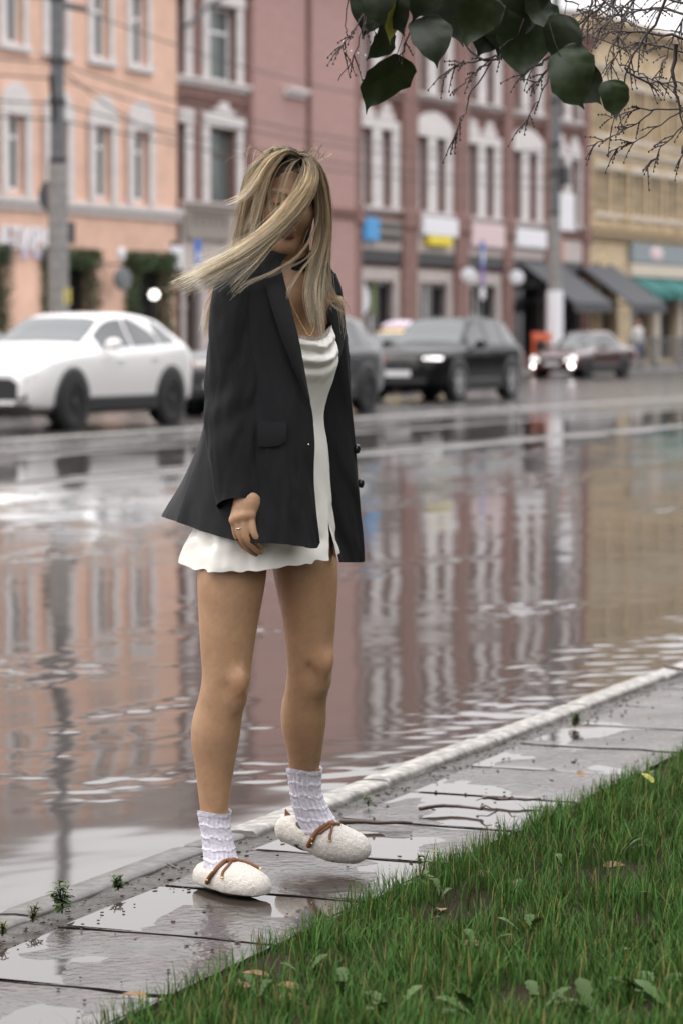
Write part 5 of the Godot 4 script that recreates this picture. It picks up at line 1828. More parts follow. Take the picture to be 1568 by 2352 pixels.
func park_trees() -> void:
	# the park on the near side: its dark crowns stand behind the eye and mirror in paint, glass and wet stone
	var cm := crown_mesh(9000, Vector3(3.4, 3.6, 3.4), 0.24)
	var g := G.new()
	g.tube(PackedVector3Array([Vector3.ZERO, Vector3(0.05, 1.5, 0), Vector3(-0.05, 3.4, 0.06), Vector3(0.1, 6.0, 0)]), PackedFloat32Array([0.26, 0.2, 0.17, 0.08]), 12)
	for k in 6:
		var a := TAU * k / 6.0
		g.tube(PackedVector3Array([Vector3(0, 3.0 + 0.3 * k, 0), Vector3(cos(a) * 1.0, 4.2 + 0.3 * k, sin(a) * 1.0), Vector3(cos(a) * 2.2, 5.2 + 0.3 * k, sin(a) * 2.2)]), PackedFloat32Array([0.09, 0.06, 0.02]), 7)
	var tm := g.mesh()
	var spots := [[-9.0, -4.5], [9.5, -7.5], [16.5, -7.0], [-15.0, -5.0], [23.5, -6.0], [31.0, -7.0], [39.0, -6.5], [48.0, -7.0], [57.0, -6.0]]
	for k in 15: spots.append([66.0 + k * 8.5, -6.5 + 1.2 * sin(k * 2.1)])
	for k in spots.size():
		var o := thing("park_tree", "leafy park tree in the row behind the lawn, outside the street", "tree", st(spots[k][0], 0.0, spots[k][1]), Basis(Vector3.UP, k * 1.3).scaled(Vector3.ONE * (0.95 + 0.06 * (k % 4))), "park trees on the near side of the street")
		put("trunk", tm, M.twig, o)
		put("crown", cm, M.leaf_mid, o).position = Vector3(0, 6.6, 0)
	for k in 22:  # unseen shrubs, added to keep the low sky out of reflections
		var o := thing("added_shrub", "unseen leafy shrub added behind the lawn to darken reflections", "shrub", st(-20.0 + k * 9.0, 0.0, -10.0 + sin(k * 1.7)), Basis(Vector3.UP, k * 0.9).scaled(Vector3(1.5, 0.75, 1.3)), "shrubs added on the near side to darken reflections")
		put("foliage", cm, M.leaf_mid, o).position = Vector3(0, 2.6, 0)

func twiggy(parent: Node3D, called: String, pts: PackedVector3Array, r0: float, r1: float, shoots: int, shoot_len: float, buds: bool) -> void:
	var n := 12
	var p2 := PackedVector3Array()
	var rad := PackedFloat32Array()
	for i in n + 1:
		var f := i / float(n)
		p2.append(spline(pts, f) + Vector3(rng.randfn(), rng.randfn(), rng.randfn()) * 0.0025)
		rad.append(lerpf(r0, r1, f))
	var g := G.new()
	g.tube(p2, rad, 6)
	var o := put(called, g, M.twig, parent)
	for k in shoots:
		var f := rng.randf_range(0.2, 1.0)
		var root := spline(p2, f)
		var d := (spline(p2, minf(f + 0.08, 1.0)) - spline(p2, f - 0.08)).normalized()
		var side := Vector3(rng.randfn(), rng.randfn() - 0.5, rng.randfn()).normalized()
		var dir := (d * 0.9 + side * 0.75).normalized()
		var l := shoot_len * rng.randf_range(0.4, 1.0)
		var q := G.new()
		var tip := root + dir * l + Vector3(0, -0.15 * l, 0)
		var mid := root + dir * l * 0.5
		q.tube(PackedVector3Array([root, mid, tip]), PackedFloat32Array([r1 * 1.1 + 0.0006, r1 * 0.8 + 0.0005, 0.0006]), 5)
		if buds:
			for e in 3:
				var b := mid.lerp(tip, e / 2.0)
				q.ball(b + Vector3(0.001, 0, 0.001), Vector3(0.0022, 0.003, 0.0022), 6)
		put("shoot", q, M.twig, o)

func hang_leaf(parent: Node3D, u: float, v: float, dz: float, size: float, ang: float, tilt: float, m: Material) -> void:
	# leaf centre at (u, v), its tip pointing to ang on the upright plane (0 down, + to the right), tilt turns it about its rib
	var dir := Vector3(sin(ang), -cos(ang), rng.randf_range(-0.25, 0.1)).normalized()
	var up := Vector3(cos(ang) * sin(tilt), sin(ang) * sin(tilt), cos(tilt))
	var c := at(u, v, dz)
	var g := G.new()
	g.colored = true
	leaf_shape(g, c - dir * size * 0.45, dir, up, size, size * rng.randf_range(0.42, 0.52), 0.12, HEART, Color.WHITE, 1.0)
	# stalk
	var root := c - dir * size * 0.45
	g.tube(PackedVector3Array([root + dir * size * 0.02, root - dir * size * 0.22 + Vector3(0, 0.01, 0), root - dir * size * 0.4 + Vector3(0, 0.03, -0.01)]), PackedFloat32Array([0.0009, 0.0009, 0.0011]), 5)
	put("leaf", g, m, parent)

func overhead_tree() -> void:
	var base := st(9.6, 0.06, 0.55)
	var o := thing("linden_tree", "tree with heart shaped leaves and bare twigs hanging over the pavement", "tree", Vector3.ZERO)
	var g := G.new()
	g.tube(PackedVector3Array([base, base + Vector3(0.03, 1.2, 0), base + Vector3(-0.05, 2.4, 0.05), base + Vector3(0, 4.2, 0)]), PackedFloat32Array([0.17, 0.13, 0.11, 0.06]), 14)
	put("trunk", g, M.twig, o)
	# limbs from the trunk down into the picture
	var Z := 0.75
	var limbs := [[at(1568, -60, 0.2), at(1350, -30, Z)], [at(1700, -200, 0.3), at(1240, -130, Z), at(1000, -60, Z)], [at(1700, -220, 0.0), at(1200, -120, 0.5), at(880, -70, Z)]]
	for l in limbs:
		g = G.new()
		var pts := PackedVector3Array([base + Vector3(0, 2.5, 0.02)])
		for q in l: pts.append(q)
		var p2 := PackedVector3Array()
		var rad := PackedFloat32Array()
		for k in 13:
			p2.append(spline(pts, k / 12.0)); rad.append(lerpf(0.05, 0.006, k / 12.0))
		g.tube(p2, rad, 8)
		put("limb", g, M.twig, o)
	# twigs that show: polylines on the grid, [points..., depth, radius]
	var tw := [
		[[[965, -40], [945, 60], [920, 130], [908, 150]], Z, 0.0026, 2], [[[798, -30], [795, 70], [800, 85]], Z, 0.0016, 0], [[[870, -40], [830, 40], [800, 85], [785, 120]], Z, 0.0016, 9], [[[870, -40], [838, 45], [815, 125], [778, 182]], Z, 0.0013, 3],
		[[[1240, -60], [1200, 60], [1145, 130], [1090, 130], [1062, 90], [1058, 75]], Z, 0.0042, 4], [[[1145, 130], [1085, 142], [1050, 150], [1005, 182]], Z, 0.0026, 6], [[[1130, 135], [1085, 210], [1065, 260], [1045, 312]], Z, 0.002, 6], [[[1120, 145], [1080, 170], [1050, 200]], Z, 0.002, 3],
		[[[1310, 90], [1260, 130], [1225, 155], [1195, 174]], Z, 0.0042, 3], [[[1285, 130], [1255, 190], [1230, 240], [1204, 282]], Z, 0.0016, 4], [[[1285, 130], [1240, 175], [1212, 205]], Z, 0.0018, 5], [[[1365, -40], [1350, 30], [1325, 90], [1310, 130]], Z, 0.003, 4],
		[[[1275, -20], [1330, 20], [1380, 45]], Z, 0.0024, 3],
		[[[1540, -50], [1510, 40], [1470, 100], [1445, 150], [1425, 225], [1400, 290]], 0.3, 0.0042, 7], [[[1432, 158], [1480, 185], [1530, 190], [1600, 185]], 0.3, 0.0028, 6], [[[1420, 150], [1460, 165], [1510, 185]], 0.3, 0.0018, 3], [[[1590, 245], [1530, 250], [1470, 252], [1420, 262], [1395, 275]], 0.3, 0.0024, 6],
		[[[1500, 255], [1450, 290], [1400, 315], [1352, 338]], 0.3, 0.0018, 6], [[[1570, 250], [1500, 300], [1440, 330], [1410, 345]], 0.3, 0.0018, 7], [[[1580, 280], [1530, 330], [1495, 370], [1476, 392]], 0.3, 0.0018, 6], [[[1580, 240], [1570, 320], [1560, 370]], 0.3, 0.002, 5],
		[[[1600, 90], [1520, 80], [1440, 70], [1370, 85]], -0.4, 0.005, 8], [[[1600, 40], [1500, 20], [1400, 40], [1340, 80]], -0.6, 0.004, 9], [[[1600, 10], [1480, -10], [1380, 10], [1300, 50]], -0.8, 0.004, 9], [[[1600, 130], [1500, 100], [1430, 110], [1400, 150]], -0.5, 0.0035, 9], [[[1480, -40], [1440, 20], [1420, 80], [1400, 120]], -0.7, 0.003, 9], [[[1590, -30], [1560, 60], [1530, 120], [1520, 160]], -0.6, 0.003, 9], [[[1380, -40], [1420, 30], [1470, 60], [1540, 70]], -0.9, 0.003, 9], [[[1330, -40], [1380, 0], [1450, 20], [1560, 30]], -0.3, 0.003, 9], [[[1550, 100], [1545, 180], [1558, 240], [1575, 330]], 0.1, 0.006, 4]]
	for k in 7:
		var u := rng.randf_range(1380, 1600)
		var w := rng.randf_range(-60, 60)
		tw.append([[[u, w - 60], [u - rng.randf_range(-30, 60), w], [u - rng.randf_range(-40, 110), w + rng.randf_range(30, 60)], [u - rng.randf_range(-40, 150), w + rng.randf_range(60, 110)]], rng.randf_range(-1.4, -0.3), 0.0032, 9])
	for q in tw:
		var pts := PackedVector3Array()
		for e in q[0]: pts.append(at(e[0], e[1], q[1]))
		twiggy(o, "twig", pts, q[2], 0.0011, int(q[3] * 1.4), 0.06, true)
	# leaves: [u, v, length, angle of the tip, tilt, tone]
	var lv := [[845, 20, 0.10, -0.3, 0.5, 0], [900, 10, 0.11, 0.3, -0.4, 0], [868, 95, 0.075, -0.55, 0.9, 1], [905, 40, 0.09, -0.1, 1.1, 2], [880, 185, 0.125, -0.5, 0.85, 1], [985, 90, 0.098, 0.35, 0.1, 0], [1020, 10, 0.15, 0.4, 0.2, 0], [1150, 15, 0.175, -0.15, -0.2, 0], [1095, 45, 0.10, -0.3, 0.3, 1], [1120, 70, 0.10, -0.4, 0.4, 0],
		[1205, 85, 0.145, 0.1, 0.35, 1], [1240, 10, 0.10, 0.3, 0.8, 0], [1285, 85, 0.095, -0.2, -0.15, 0], [1312, 175, 0.12, 0.55, 0.3, 1], [1345, 195, 0.085, 0.9, -0.3, 0], [1405, 225, 0.075, 0.25, 0.2, 1], [1090, -10, 0.12, 0.0, 0.2, 0], [960, -30, 0.12, -0.2, 0.4, 0], [1200, -20, 0.12, 0.2, 0.1, 0]]
	for q in lv:
		hang_leaf(o, q[0], q[1], Z + rng.randf_range(-0.06, 0.06), q[2] * 0.92, q[3], q[4], [M.leaf_dark, M.leaf_mid, M.leaf_yellow][q[5]])
	# rain drops on the tips
	for q in [[787, 96], [791, 118], [806, 118], [822, 122], [838, 127], [1005, 148], [1328, 238], [1408, 262]]:
		g = G.new()
		g.ball(Vector3.ZERO, Vector3(0.002, 0.0028, 0.002), 8)
		var dr := put("rain_drop", g, M.drop)
		dr.position = at(q[0], q[1], Z)
		tag(dr, "clear rain drop hanging from a twig or leaf tip", "drop", "rain drops on the hanging twigs")

# ---------------------------------------------------------------- the woman
class SkinPaint extends Paint:
	var lips: Array = []
	var brows: Array = []
	var nails: Array = []
	var knees: Array = []
	var blot: FastNoiseLite
	func color(q: Vector3) -> Color:
		var c := Color(0.47, 0.275, 0.16) * (1.0 + 0.16 * blot.get_noise_3dv(q * 14.0) + 0.10 * blot.get_noise_3dv(q * 70.0))
		for k in knees:
			c = c.lerp(Color(0.46, 0.22, 0.12), 0.45 * clampf(1.0 - (q - k).length() / 0.055, 0, 1))
		for k in lips:
			var d: float = ((q - k[0]) / k[1]).length()
			if d < 1.0: c = c.lerp(Color(0.27, 0.10, 0.09), clampf((1.0 - d) * 3.0, 0, 0.8))
		for k in brows:
			var ab: Vector3 = k[1] - k[0]
			var t := clampf((q - k[0]).dot(ab) / ab.length_squared(), 0, 1)
			if (q - k[0] - ab * t).length() < k[2]: c = c.lerp(Color(0.07, 0.04, 0.025), 0.75)
		for k in nails:
			if (q - k).length() < 0.0065: c = Color(0.62, 0.40, 0.36)
		return c

var hand_at := Vector3.ZERO
var head_at := Vector3.ZERO
var head_turn := Basis.IDENTITY

func woman() -> void:
	var o := thing("person", "woman in a dark blazer and ivory slip dress stepping along the kerb", "person", at(600, 2045, -0.1) * Vector3(1, 0, 1))
	var inv := -o.position
	var root := Node3D.new()
	body(o, inv)
	dress(o, inv)
	blazer(o, inv)
	socks_and_shoes(o, inv)
	hair(o, inv)
	trinkets(o, inv)
	root.free()

func fit(o: MeshInstance3D, inv: Vector3) -> MeshInstance3D:
	# parts are modelled in world places; their thing stands at her feet
	o.position += inv
	return o

func body(o: Node3D, inv: Vector3) -> void:
	var paint := SkinPaint.new()
	paint.blot = noise(1.0, 77, 3)
	var f := Flesh.new()
	# right leg (nearer the eye) and left leg
	f.chain([[at(575, 1150, 0.04), 0.070], [at(550, 1240, 0.045), 0.068], [at(534, 1312, 0.055), 0.080], [at(527, 1400, 0.055), 0.0725], [at(522, 1490, 0.055), 0.0625], [at(520, 1560, 0.052), 0.0570], [at(507, 1625, 0.042), 0.0545], [at(498, 1690, 0.032), 0.0545], [at(494, 1760, 0.022), 0.0465], [at(493, 1830, 0.018), 0.0375], [at(493, 1880, 0.016), 0.0320], [at(498, 1985, 0.01), 0.0270]], 0.012)
	f.chain([[at(668, 1150, -0.06), 0.070], [at(690, 1240, -0.065), 0.074], [at(702, 1312, -0.07), 0.077], [at(709, 1400, -0.08), 0.066], [at(711, 1480, -0.09), 0.0585], [at(712, 1540, -0.10), 0.0545], [at(702, 1600, -0.13), 0.0515], [at(700, 1650, -0.155), 0.0520], [at(700, 1710, -0.19), 0.0450], [at(699, 1760, -0.22), 0.0375], [at(701, 1790, -0.232), 0.0320], [at(706, 1840, -0.25), 0.0300], [at(716, 1890, -0.27), 0.0290]], 0.012)
	# knee caps, turned with the legs
	f.egg(at(549, 1566, 0.102), Vector3(0.025, 0.031, 0.021), 0.022)
	f.egg(at(520, 1590, 0.115), Vector3(0.010, 0.022, 0.010), 0.018, Basis(Vector3.BACK, 0.3), true)
	f.egg(at(572, 1588, 0.085), Vector3(0.010, 0.020, 0.010), 0.018, Basis(Vector3.BACK, -0.3), true)
	f.egg(at(549, 1606, 0.082), Vector3(0.015, 0.022, 0.014), 0.03)
	f.egg(at(742, 1522, -0.058), Vector3(0.026, 0.031, 0.021), 0.022)
	f.egg(at(712, 1545, -0.045), Vector3(0.010, 0.022, 0.010), 0.018, Basis(Vector3.BACK, 0.3), true)
	f.egg(at(764, 1548, -0.075), Vector3(0.010, 0.018, 0.010), 0.018, Basis(Vector3.BACK, -0.3), true)
	f.egg(at(733, 1566, -0.082), Vector3(0.015, 0.022, 0.014), 0.03)
	# calves
	f.egg(at(478, 1680, 0.01), Vector3(0.034, 0.075, 0.035), 0.03)
	f.egg(at(682, 1635, -0.18), Vector3(0.034, 0.075, 0.035), 0.03)
	paint.knees = [at(550, 1572, 0.12), at(742, 1528, -0.04)]
	# trunk
	f.chain([[at(600, 1130, 0.03), 0.080], [at(615, 1000, 0.01), 0.066], [at(628, 900, 0.01), 0.066], [at(640, 780, 0.01), 0.075], [at(648, 700, -0.012), 0.075]], 0.03)
	f.chain([[at(645, 1130, -0.04), 0.080], [at(640, 1000, -0.03), 0.066], [at(650, 900, -0.03), 0.066], [at(668, 790, -0.03), 0.072], [at(660, 700, -0.03), 0.07]], 0.03)
	f.chain([[at(560, 690, 0.075), 0.062], [at(650, 690, -0.01), 0.075], [at(735, 700, -0.10), 0.055]], 0.05)
	f.egg(at(672, 800, 0.045), Vector3(0.042, 0.045, 0.042), 0.03)
	f.egg(at(712, 805, -0.02), Vector3(0.042, 0.045, 0.042), 0.03)
	# collar bones and neck
	f.cone(at(600, 672, 0.07), 0.02, at(675, 690, 0.055), 0.016, 0.025)
	f.cone(at(690, 692, 0.045), 0.016, at(740, 682, -0.04), 0.02, 0.025)
	f.chain([[at(655, 690, -0.01), 0.062], [at(660, 630, -0.01), 0.049], [at(658, 560, 0.0), 0.052]], 0.03)
	f.cone(at(640, 580, 0.03), 0.012, at(676, 690, 0.045), 0.010, 0.02)
	f.cone(at(694, 570, 0.0), 0.012, at(688, 690, 0.04), 0.010, 0.02)
	# arms
	f.chain([[at(545, 690, 0.09), 0.055], [at(530, 790, 0.12), 0.045], [at(528, 920, 0.135), 0.037], [at(545, 1040, 0.15), 0.031], [at(566, 1115, 0.168), 0.0245], [at(571, 1150, 0.185), 0.024]], 0.03)
	f.chain([[at(735, 705, -0.12), 0.045], [at(762, 800, -0.21), 0.036], [at(770, 920, -0.235), 0.033], [at(776, 1040, -0.23), 0.03], [at(780, 1130, -0.22), 0.024], [at(782, 1190, -0.21), 0.028]], 0.03)
	var g := G.new()
	g.colored = true
	f.nets(g, Vector3(-0.75, 0.02, -STAND - 0.5), Vector3(0.25, 1.52, -STAND + 0.4), 0.0125, paint)
	# right hand: a finer grid of its own
	var h := Flesh.new()
	var pal := 0.2
	h.chain([[at(566, 1118, 0.168), 0.0235], [at(572, 1153, 0.19), 0.0235]], 0.01)
	h.chain([[at(573, 1150, 0.192), 0.0240], [at(575, 1182, 0.205), 0.0135]], 0.014)
	h.chain([[at(569, 1150, 0.194), 0.0230], [at(560, 1184, 0.21), 0.0135]], 0.014)
	h.chain([[at(565, 1151, 0.192), 0.0215], [at(547, 1188, 0.205), 0.0125]], 0.014)
	h.chain([[at(561, 1152, 0.188), 0.0195], [at(538, 1194, 0.195), 0.0115]], 0.014)
	h.chain([[at(575, 1182, 0.206), 0.0105], [at(583, 1223, 0.216), 0.0082], [at(594, 1242, 0.208), 0.0074], [at(603, 1254, 0.196), 0.0064]], 0.004)
	h.chain([[at(560, 1184, 0.211), 0.0105], [at(566, 1233, 0.214), 0.0082], [at(584, 1258, 0.200), 0.0074], [at(598, 1268, 0.185), 0.0064]], 0.004)
	h.chain([[at(547, 1188, 0.206), 0.0098], [at(553, 1233, 0.206), 0.0078], [at(571, 1261, 0.190), 0.0070], [at(588, 1273, 0.175), 0.0060]], 0.004)
	h.chain([[at(538, 1195, 0.196), 0.0090], [at(543, 1231, 0.192), 0.0070], [at(557, 1252, 0.178), 0.0063], [at(570, 1263, 0.165), 0.0055]], 0.004)
	h.chain([[at(576, 1152, 0.185), 0.0150], [at(590, 1166, 0.180), 0.0122], [at(600, 1184, 0.178), 0.0102], [at(605, 1206, 0.182), 0.0086], [at(606, 1226, 0.186), 0.0066]], 0.008)
	for q in [[575, 1182, 0.213], [560, 1184, 0.218], [547, 1188, 0.212], [538, 1195, 0.202]]: h.egg(at(q[0], q[1], q[2]), Vector3(0.0075, 0.007, 0.006), 0.010)
	paint.nails = [at(606, 1222, 0.198)]
	hand_at = at(560, 1200, 0.2)
	h.nets(g, at(505, 1290, 0.12), at(640, 1120, 0.26), 0.0027, paint)
	# head
	head_at = at(647, 456, 0.01)
	head_turn = Basis(Vector3.UP, deg_to_rad(15)) * Basis(Vector3.RIGHT, deg_to_rad(9)) * Basis(Vector3.BACK, deg_to_rad(-2))
	var e := Flesh.new()
	e.egg(hp(0, 0.028, -0.018), Vector3(0.074, 0.082, 0.088), 0.03, head_turn)
	e.egg(hp(0, -0.03, 0.026), Vector3(0.063, 0.080, 0.062), 0.03, head_turn)
	e.cone(hp(-0.050, -0.045, 0.0), 0.018, hp(-0.014, -0.103, 0.054), 0.016, 0.03)
	e.cone(hp(0.050, -0.045, 0.0), 0.018, hp(0.014, -0.103, 0.054), 0.016, 0.03)
	e.egg(hp(0, -0.106, 0.062), Vector3(0.019, 0.015, 0.016), 0.02, head_turn)
	for s in [-1.0, 1.0]:
		e.egg(hp(0.036 * s, -0.030, 0.060), Vector3(0.026, 0.026, 0.020), 0.025, head_turn)
		e.egg(hp(0.031 * s, 0.002, 0.101), Vector3(0.018, 0.012, 0.013), 0.012, head_turn, true)
		e.egg(hp(0.031 * s, -0.001, 0.0775), Vector3(0.0135, 0.0115, 0.0115), 0.004, head_turn)
		e.cone(hp(0.016 * s, 0.017, 0.086), 0.008, hp(0.042 * s, 0.019, 0.075), 0.008, 0.012)
		e.egg(hp(0.010 * s, -0.041, 0.096), Vector3(0.009, 0.007, 0.010), 0.008, head_turn)
		e.egg(hp(0.073 * s, -0.005, -0.012), Vector3(0.008, 0.028, 0.017), 0.012, head_turn)
	e.cone(hp(0, 0.010, 0.088), 0.007, hp(0, -0.034, 0.106), 0.0095, 0.016)
	e.cone(hp(-0.016, -0.0665, 0.084), 0.0042, hp(0, -0.0645, 0.090), 0.0058, 0.006)
	e.cone(hp(0.016, -0.0665, 0.084), 0.0042, hp(0, -0.0645, 0.090), 0.0058, 0.006)
	e.cone(hp(-0.012, -0.0765, 0.0845), 0.0052, hp(0.012, -0.0765, 0.0845), 0.0052, 0.008)
	e.cone(hp(0, -0.05, -0.02), 0.05, at(658, 600, 0.0), 0.046, 0.02)
	paint.lips = [[hp(0, -0.066, 0.089), Vector3(0.021, 0.0062, 0.02)], [hp(0, -0.077, 0.089), Vector3(0.018, 0.0072, 0.02)]]
	paint.brows = [[hp(-0.014, 0.019, 0.092), hp(-0.045, 0.022, 0.078), 0.0048], [hp(0.014, 0.019, 0.092), hp(0.045, 0.022, 0.078), 0.0048], [hp(-0.019, -0.003, 0.090), hp(-0.044, -0.003, 0.082), 0.0036], [hp(0.019, -0.003, 0.090), hp(0.044, -0.003, 0.082), 0.0036]]
	e.nets(g, head_at - Vector3(0.12, 0.19, 0.14), head_at + Vector3(0.12, 0.14, 0.15), 0.0036, paint)
	fit(put("body", g, M.skin, o), inv)

func hp(x: float, y: float, z: float) -> Vector3:
	return head_at + head_turn * Vector3(x, y, z)

const YAW := 0.733                     # her trunk is turned 42 degrees to the right of the view
func dress(o: Node3D, inv: Vector3) -> void:
	var R := Vector3(-cos(YAW), 0, sin(YAW))
	var F := Vector3(sin(YAW), 0, cos(YAW))
	# [v, right outline u, half width across, half depth]
	var tab := [[700, 757, 0.125, 0.092], [750, 762, 0.128, 0.098], [790, 772, 0.133, 0.108], [830, 776, 0.134, 0.112], [870, 766, 0.128, 0.104], [920, 749, 0.120, 0.095], [960, 742, 0.120, 0.092], [1010, 749, 0.130, 0.098], [1080, 756, 0.142, 0.108], [1170, 765, 0.163, 0.120], [1230, 773, 0.177, 0.128], [1300, 782, 0.190, 0.136]]
	var fold := noise(1.0, 91, 2)
	var g := G.new()
	var cols := 180
	var lines := 90
	var rows := []
	for i in lines + 1:
		var w := i / float(lines)
		var row := PackedVector3Array()
		for j in cols + 1:
			# the loop opens at the slit on her left front thigh
			var phi := deg_to_rad(118.0) + TAU * j / float(cols)
			var slit := minf(j, cols - j) / float(cols)
			var front := maxf(0.0, sin(phi))
			# neckline hangs in front, hem dips at her right side and lifts behind
			var v0 := lerpf(718.0, 782.0, pow(front, 2.0))
			var hem := 1288.0 + 14.0 * cos(phi) - 12.0 * maxf(0.0, -sin(phi)) + 4.0 * fold.get_noise_2d(cos(phi) * 2.2, sin(phi) * 2.2) + 1.5 * sin(phi * 23.0)
			var v := lerpf(v0, hem, w)
			var a := tabulated(tab, v, 2)
			var b := tabulated(tab, v, 3)
			var ex := sqrt(pow(cos(YAW) * a, 2) + pow(sin(YAW) * b, 2)) * 982.0
			var uc := tabulated(tab, v, 1) - ex
			var low := smoothstep(1080, 1300, v)
			# skirt folds grow to the hem; the back is blown away from her
			var rip := 0.006 * low * sin(phi * 7.0 + 2.0 * fold.get_noise_1d(v * 0.01)) + 0.008 * low * fold.get_noise_2d(cos(phi) * 2.2, sin(phi) * 2.2)
			var blow := maxf(0.0, -sin(phi)) * maxf(0.0, cos(phi) + 0.3) * smoothstep(1120, 1290, v) * 0.085
			var r := R * (a + rip) * cos(phi) + F * (b + rip) * sin(phi) - F * blow
			# cowl: hanging swags across the bust
			var dphi := wrapf(phi - PI / 2, -PI, PI)
			var sw := exp(-pow(dphi / 0.85, 2.0))
			var sag := v - 52.0 * cos(dphi * 1.25) + 7.0 * fold.get_noise_2d(dphi * 2.0, v * 0.02)
			r += F * sw * smoothstep(735, 765, v) * (0.014 * exp(-pow((sag - 742.0) / 8.0, 2)) + 0.012 * exp(-pow((sag - 775.0) / 11.0, 2)) + 0.007 * exp(-pow((sag - 812.0) / 12.0, 2)) - 0.006 * exp(-pow((sag - 757.0) / 8.0, 2)) - 0.005 * exp(-pow((sag - 793.0) / 8.0, 2)))
			# soft creases over the belly
			r += r.normalized() * (0.004 * fold.get_noise_3d(cos(phi) * 1.6 + v * 0.004, sin(phi) * 1.6, v * 0.005) + 0.0015 * fold.get_noise_3d(cos(phi) * 5.0, sin(phi) * 5.0, v * 0.012))
			# the slit parts below mid thigh
			var open := smoothstep(1185, 1300, v) * 0.030 * smoothstep(0.09, 0.0, slit)
			var tan_ := (-R * sin(phi) + F * cos(phi)).normalized()
			r += tan_ * open * (1.0 if j < cols / 2 else -1.0)
			row.append(at(uc, v, 0.0) + r)
		rows.append(row)
	g.loft(rows, false)
	g.face(Vector3(0.0, 0, 1.0))
	var front_sheet := put("dress", g, M.satin, o)
	fit(front_sheet, inv)
	# thin straps
	g = G.new()
	for q in [[[640, 722, 0.09], [622, 660, 0.10], [610, 640, 0.03]], [[735, 735, 0.0], [735, 690, -0.02], [728, 650, -0.07]]]:
		var pts := PackedVector3Array()
		var rad := PackedFloat32Array()
		for k in 8:
			pts.append(spline(PackedVector3Array([at(q[0][0], q[0][1], q[0][2]), at(q[1][0], q[1][1], q[1][2]), at(q[2][0], q[2][1], q[2][2])]), k / 7.0)); rad.append(0.003)
		g.tube(pts, rad, 5)
	put("strap", g, M.satin, front_sheet)
	# lace fringe along the neckline
	g = G.new()
	for k in 420:
		var j := int(rng.randf_range(0.0, 1.0) * 40.0)
		var jj := (cols - 40 + j * 2 + cols) % cols
		var phi := rng.randf_range(deg_to_rad(58), deg_to_rad(128))
		var idx := int(fposmod(phi - deg_to_rad(118.0), TAU) / TAU * cols)
		var p0: Vector3 = rows[0][clampi(idx, 0, cols)]
		var p1: Vector3 = rows[2][clampi(idx, 0, cols)]
		var up := (p0 - p1).normalized()
		var d := (up + Vector3(rng.randfn(), rng.randfn(), rng.randfn()) * 0.55).normalized() * rng.randf_range(0.005, 0.013)
		g.tube(PackedVector3Array([p0, p0 + d * 0.6 + Vector3(0, 0, 0.001), p0 + d]), PackedFloat32Array([0.0006, 0.0005, 0.0003]), 3, false)
	put("lace_trim", g, M.lace, front_sheet)

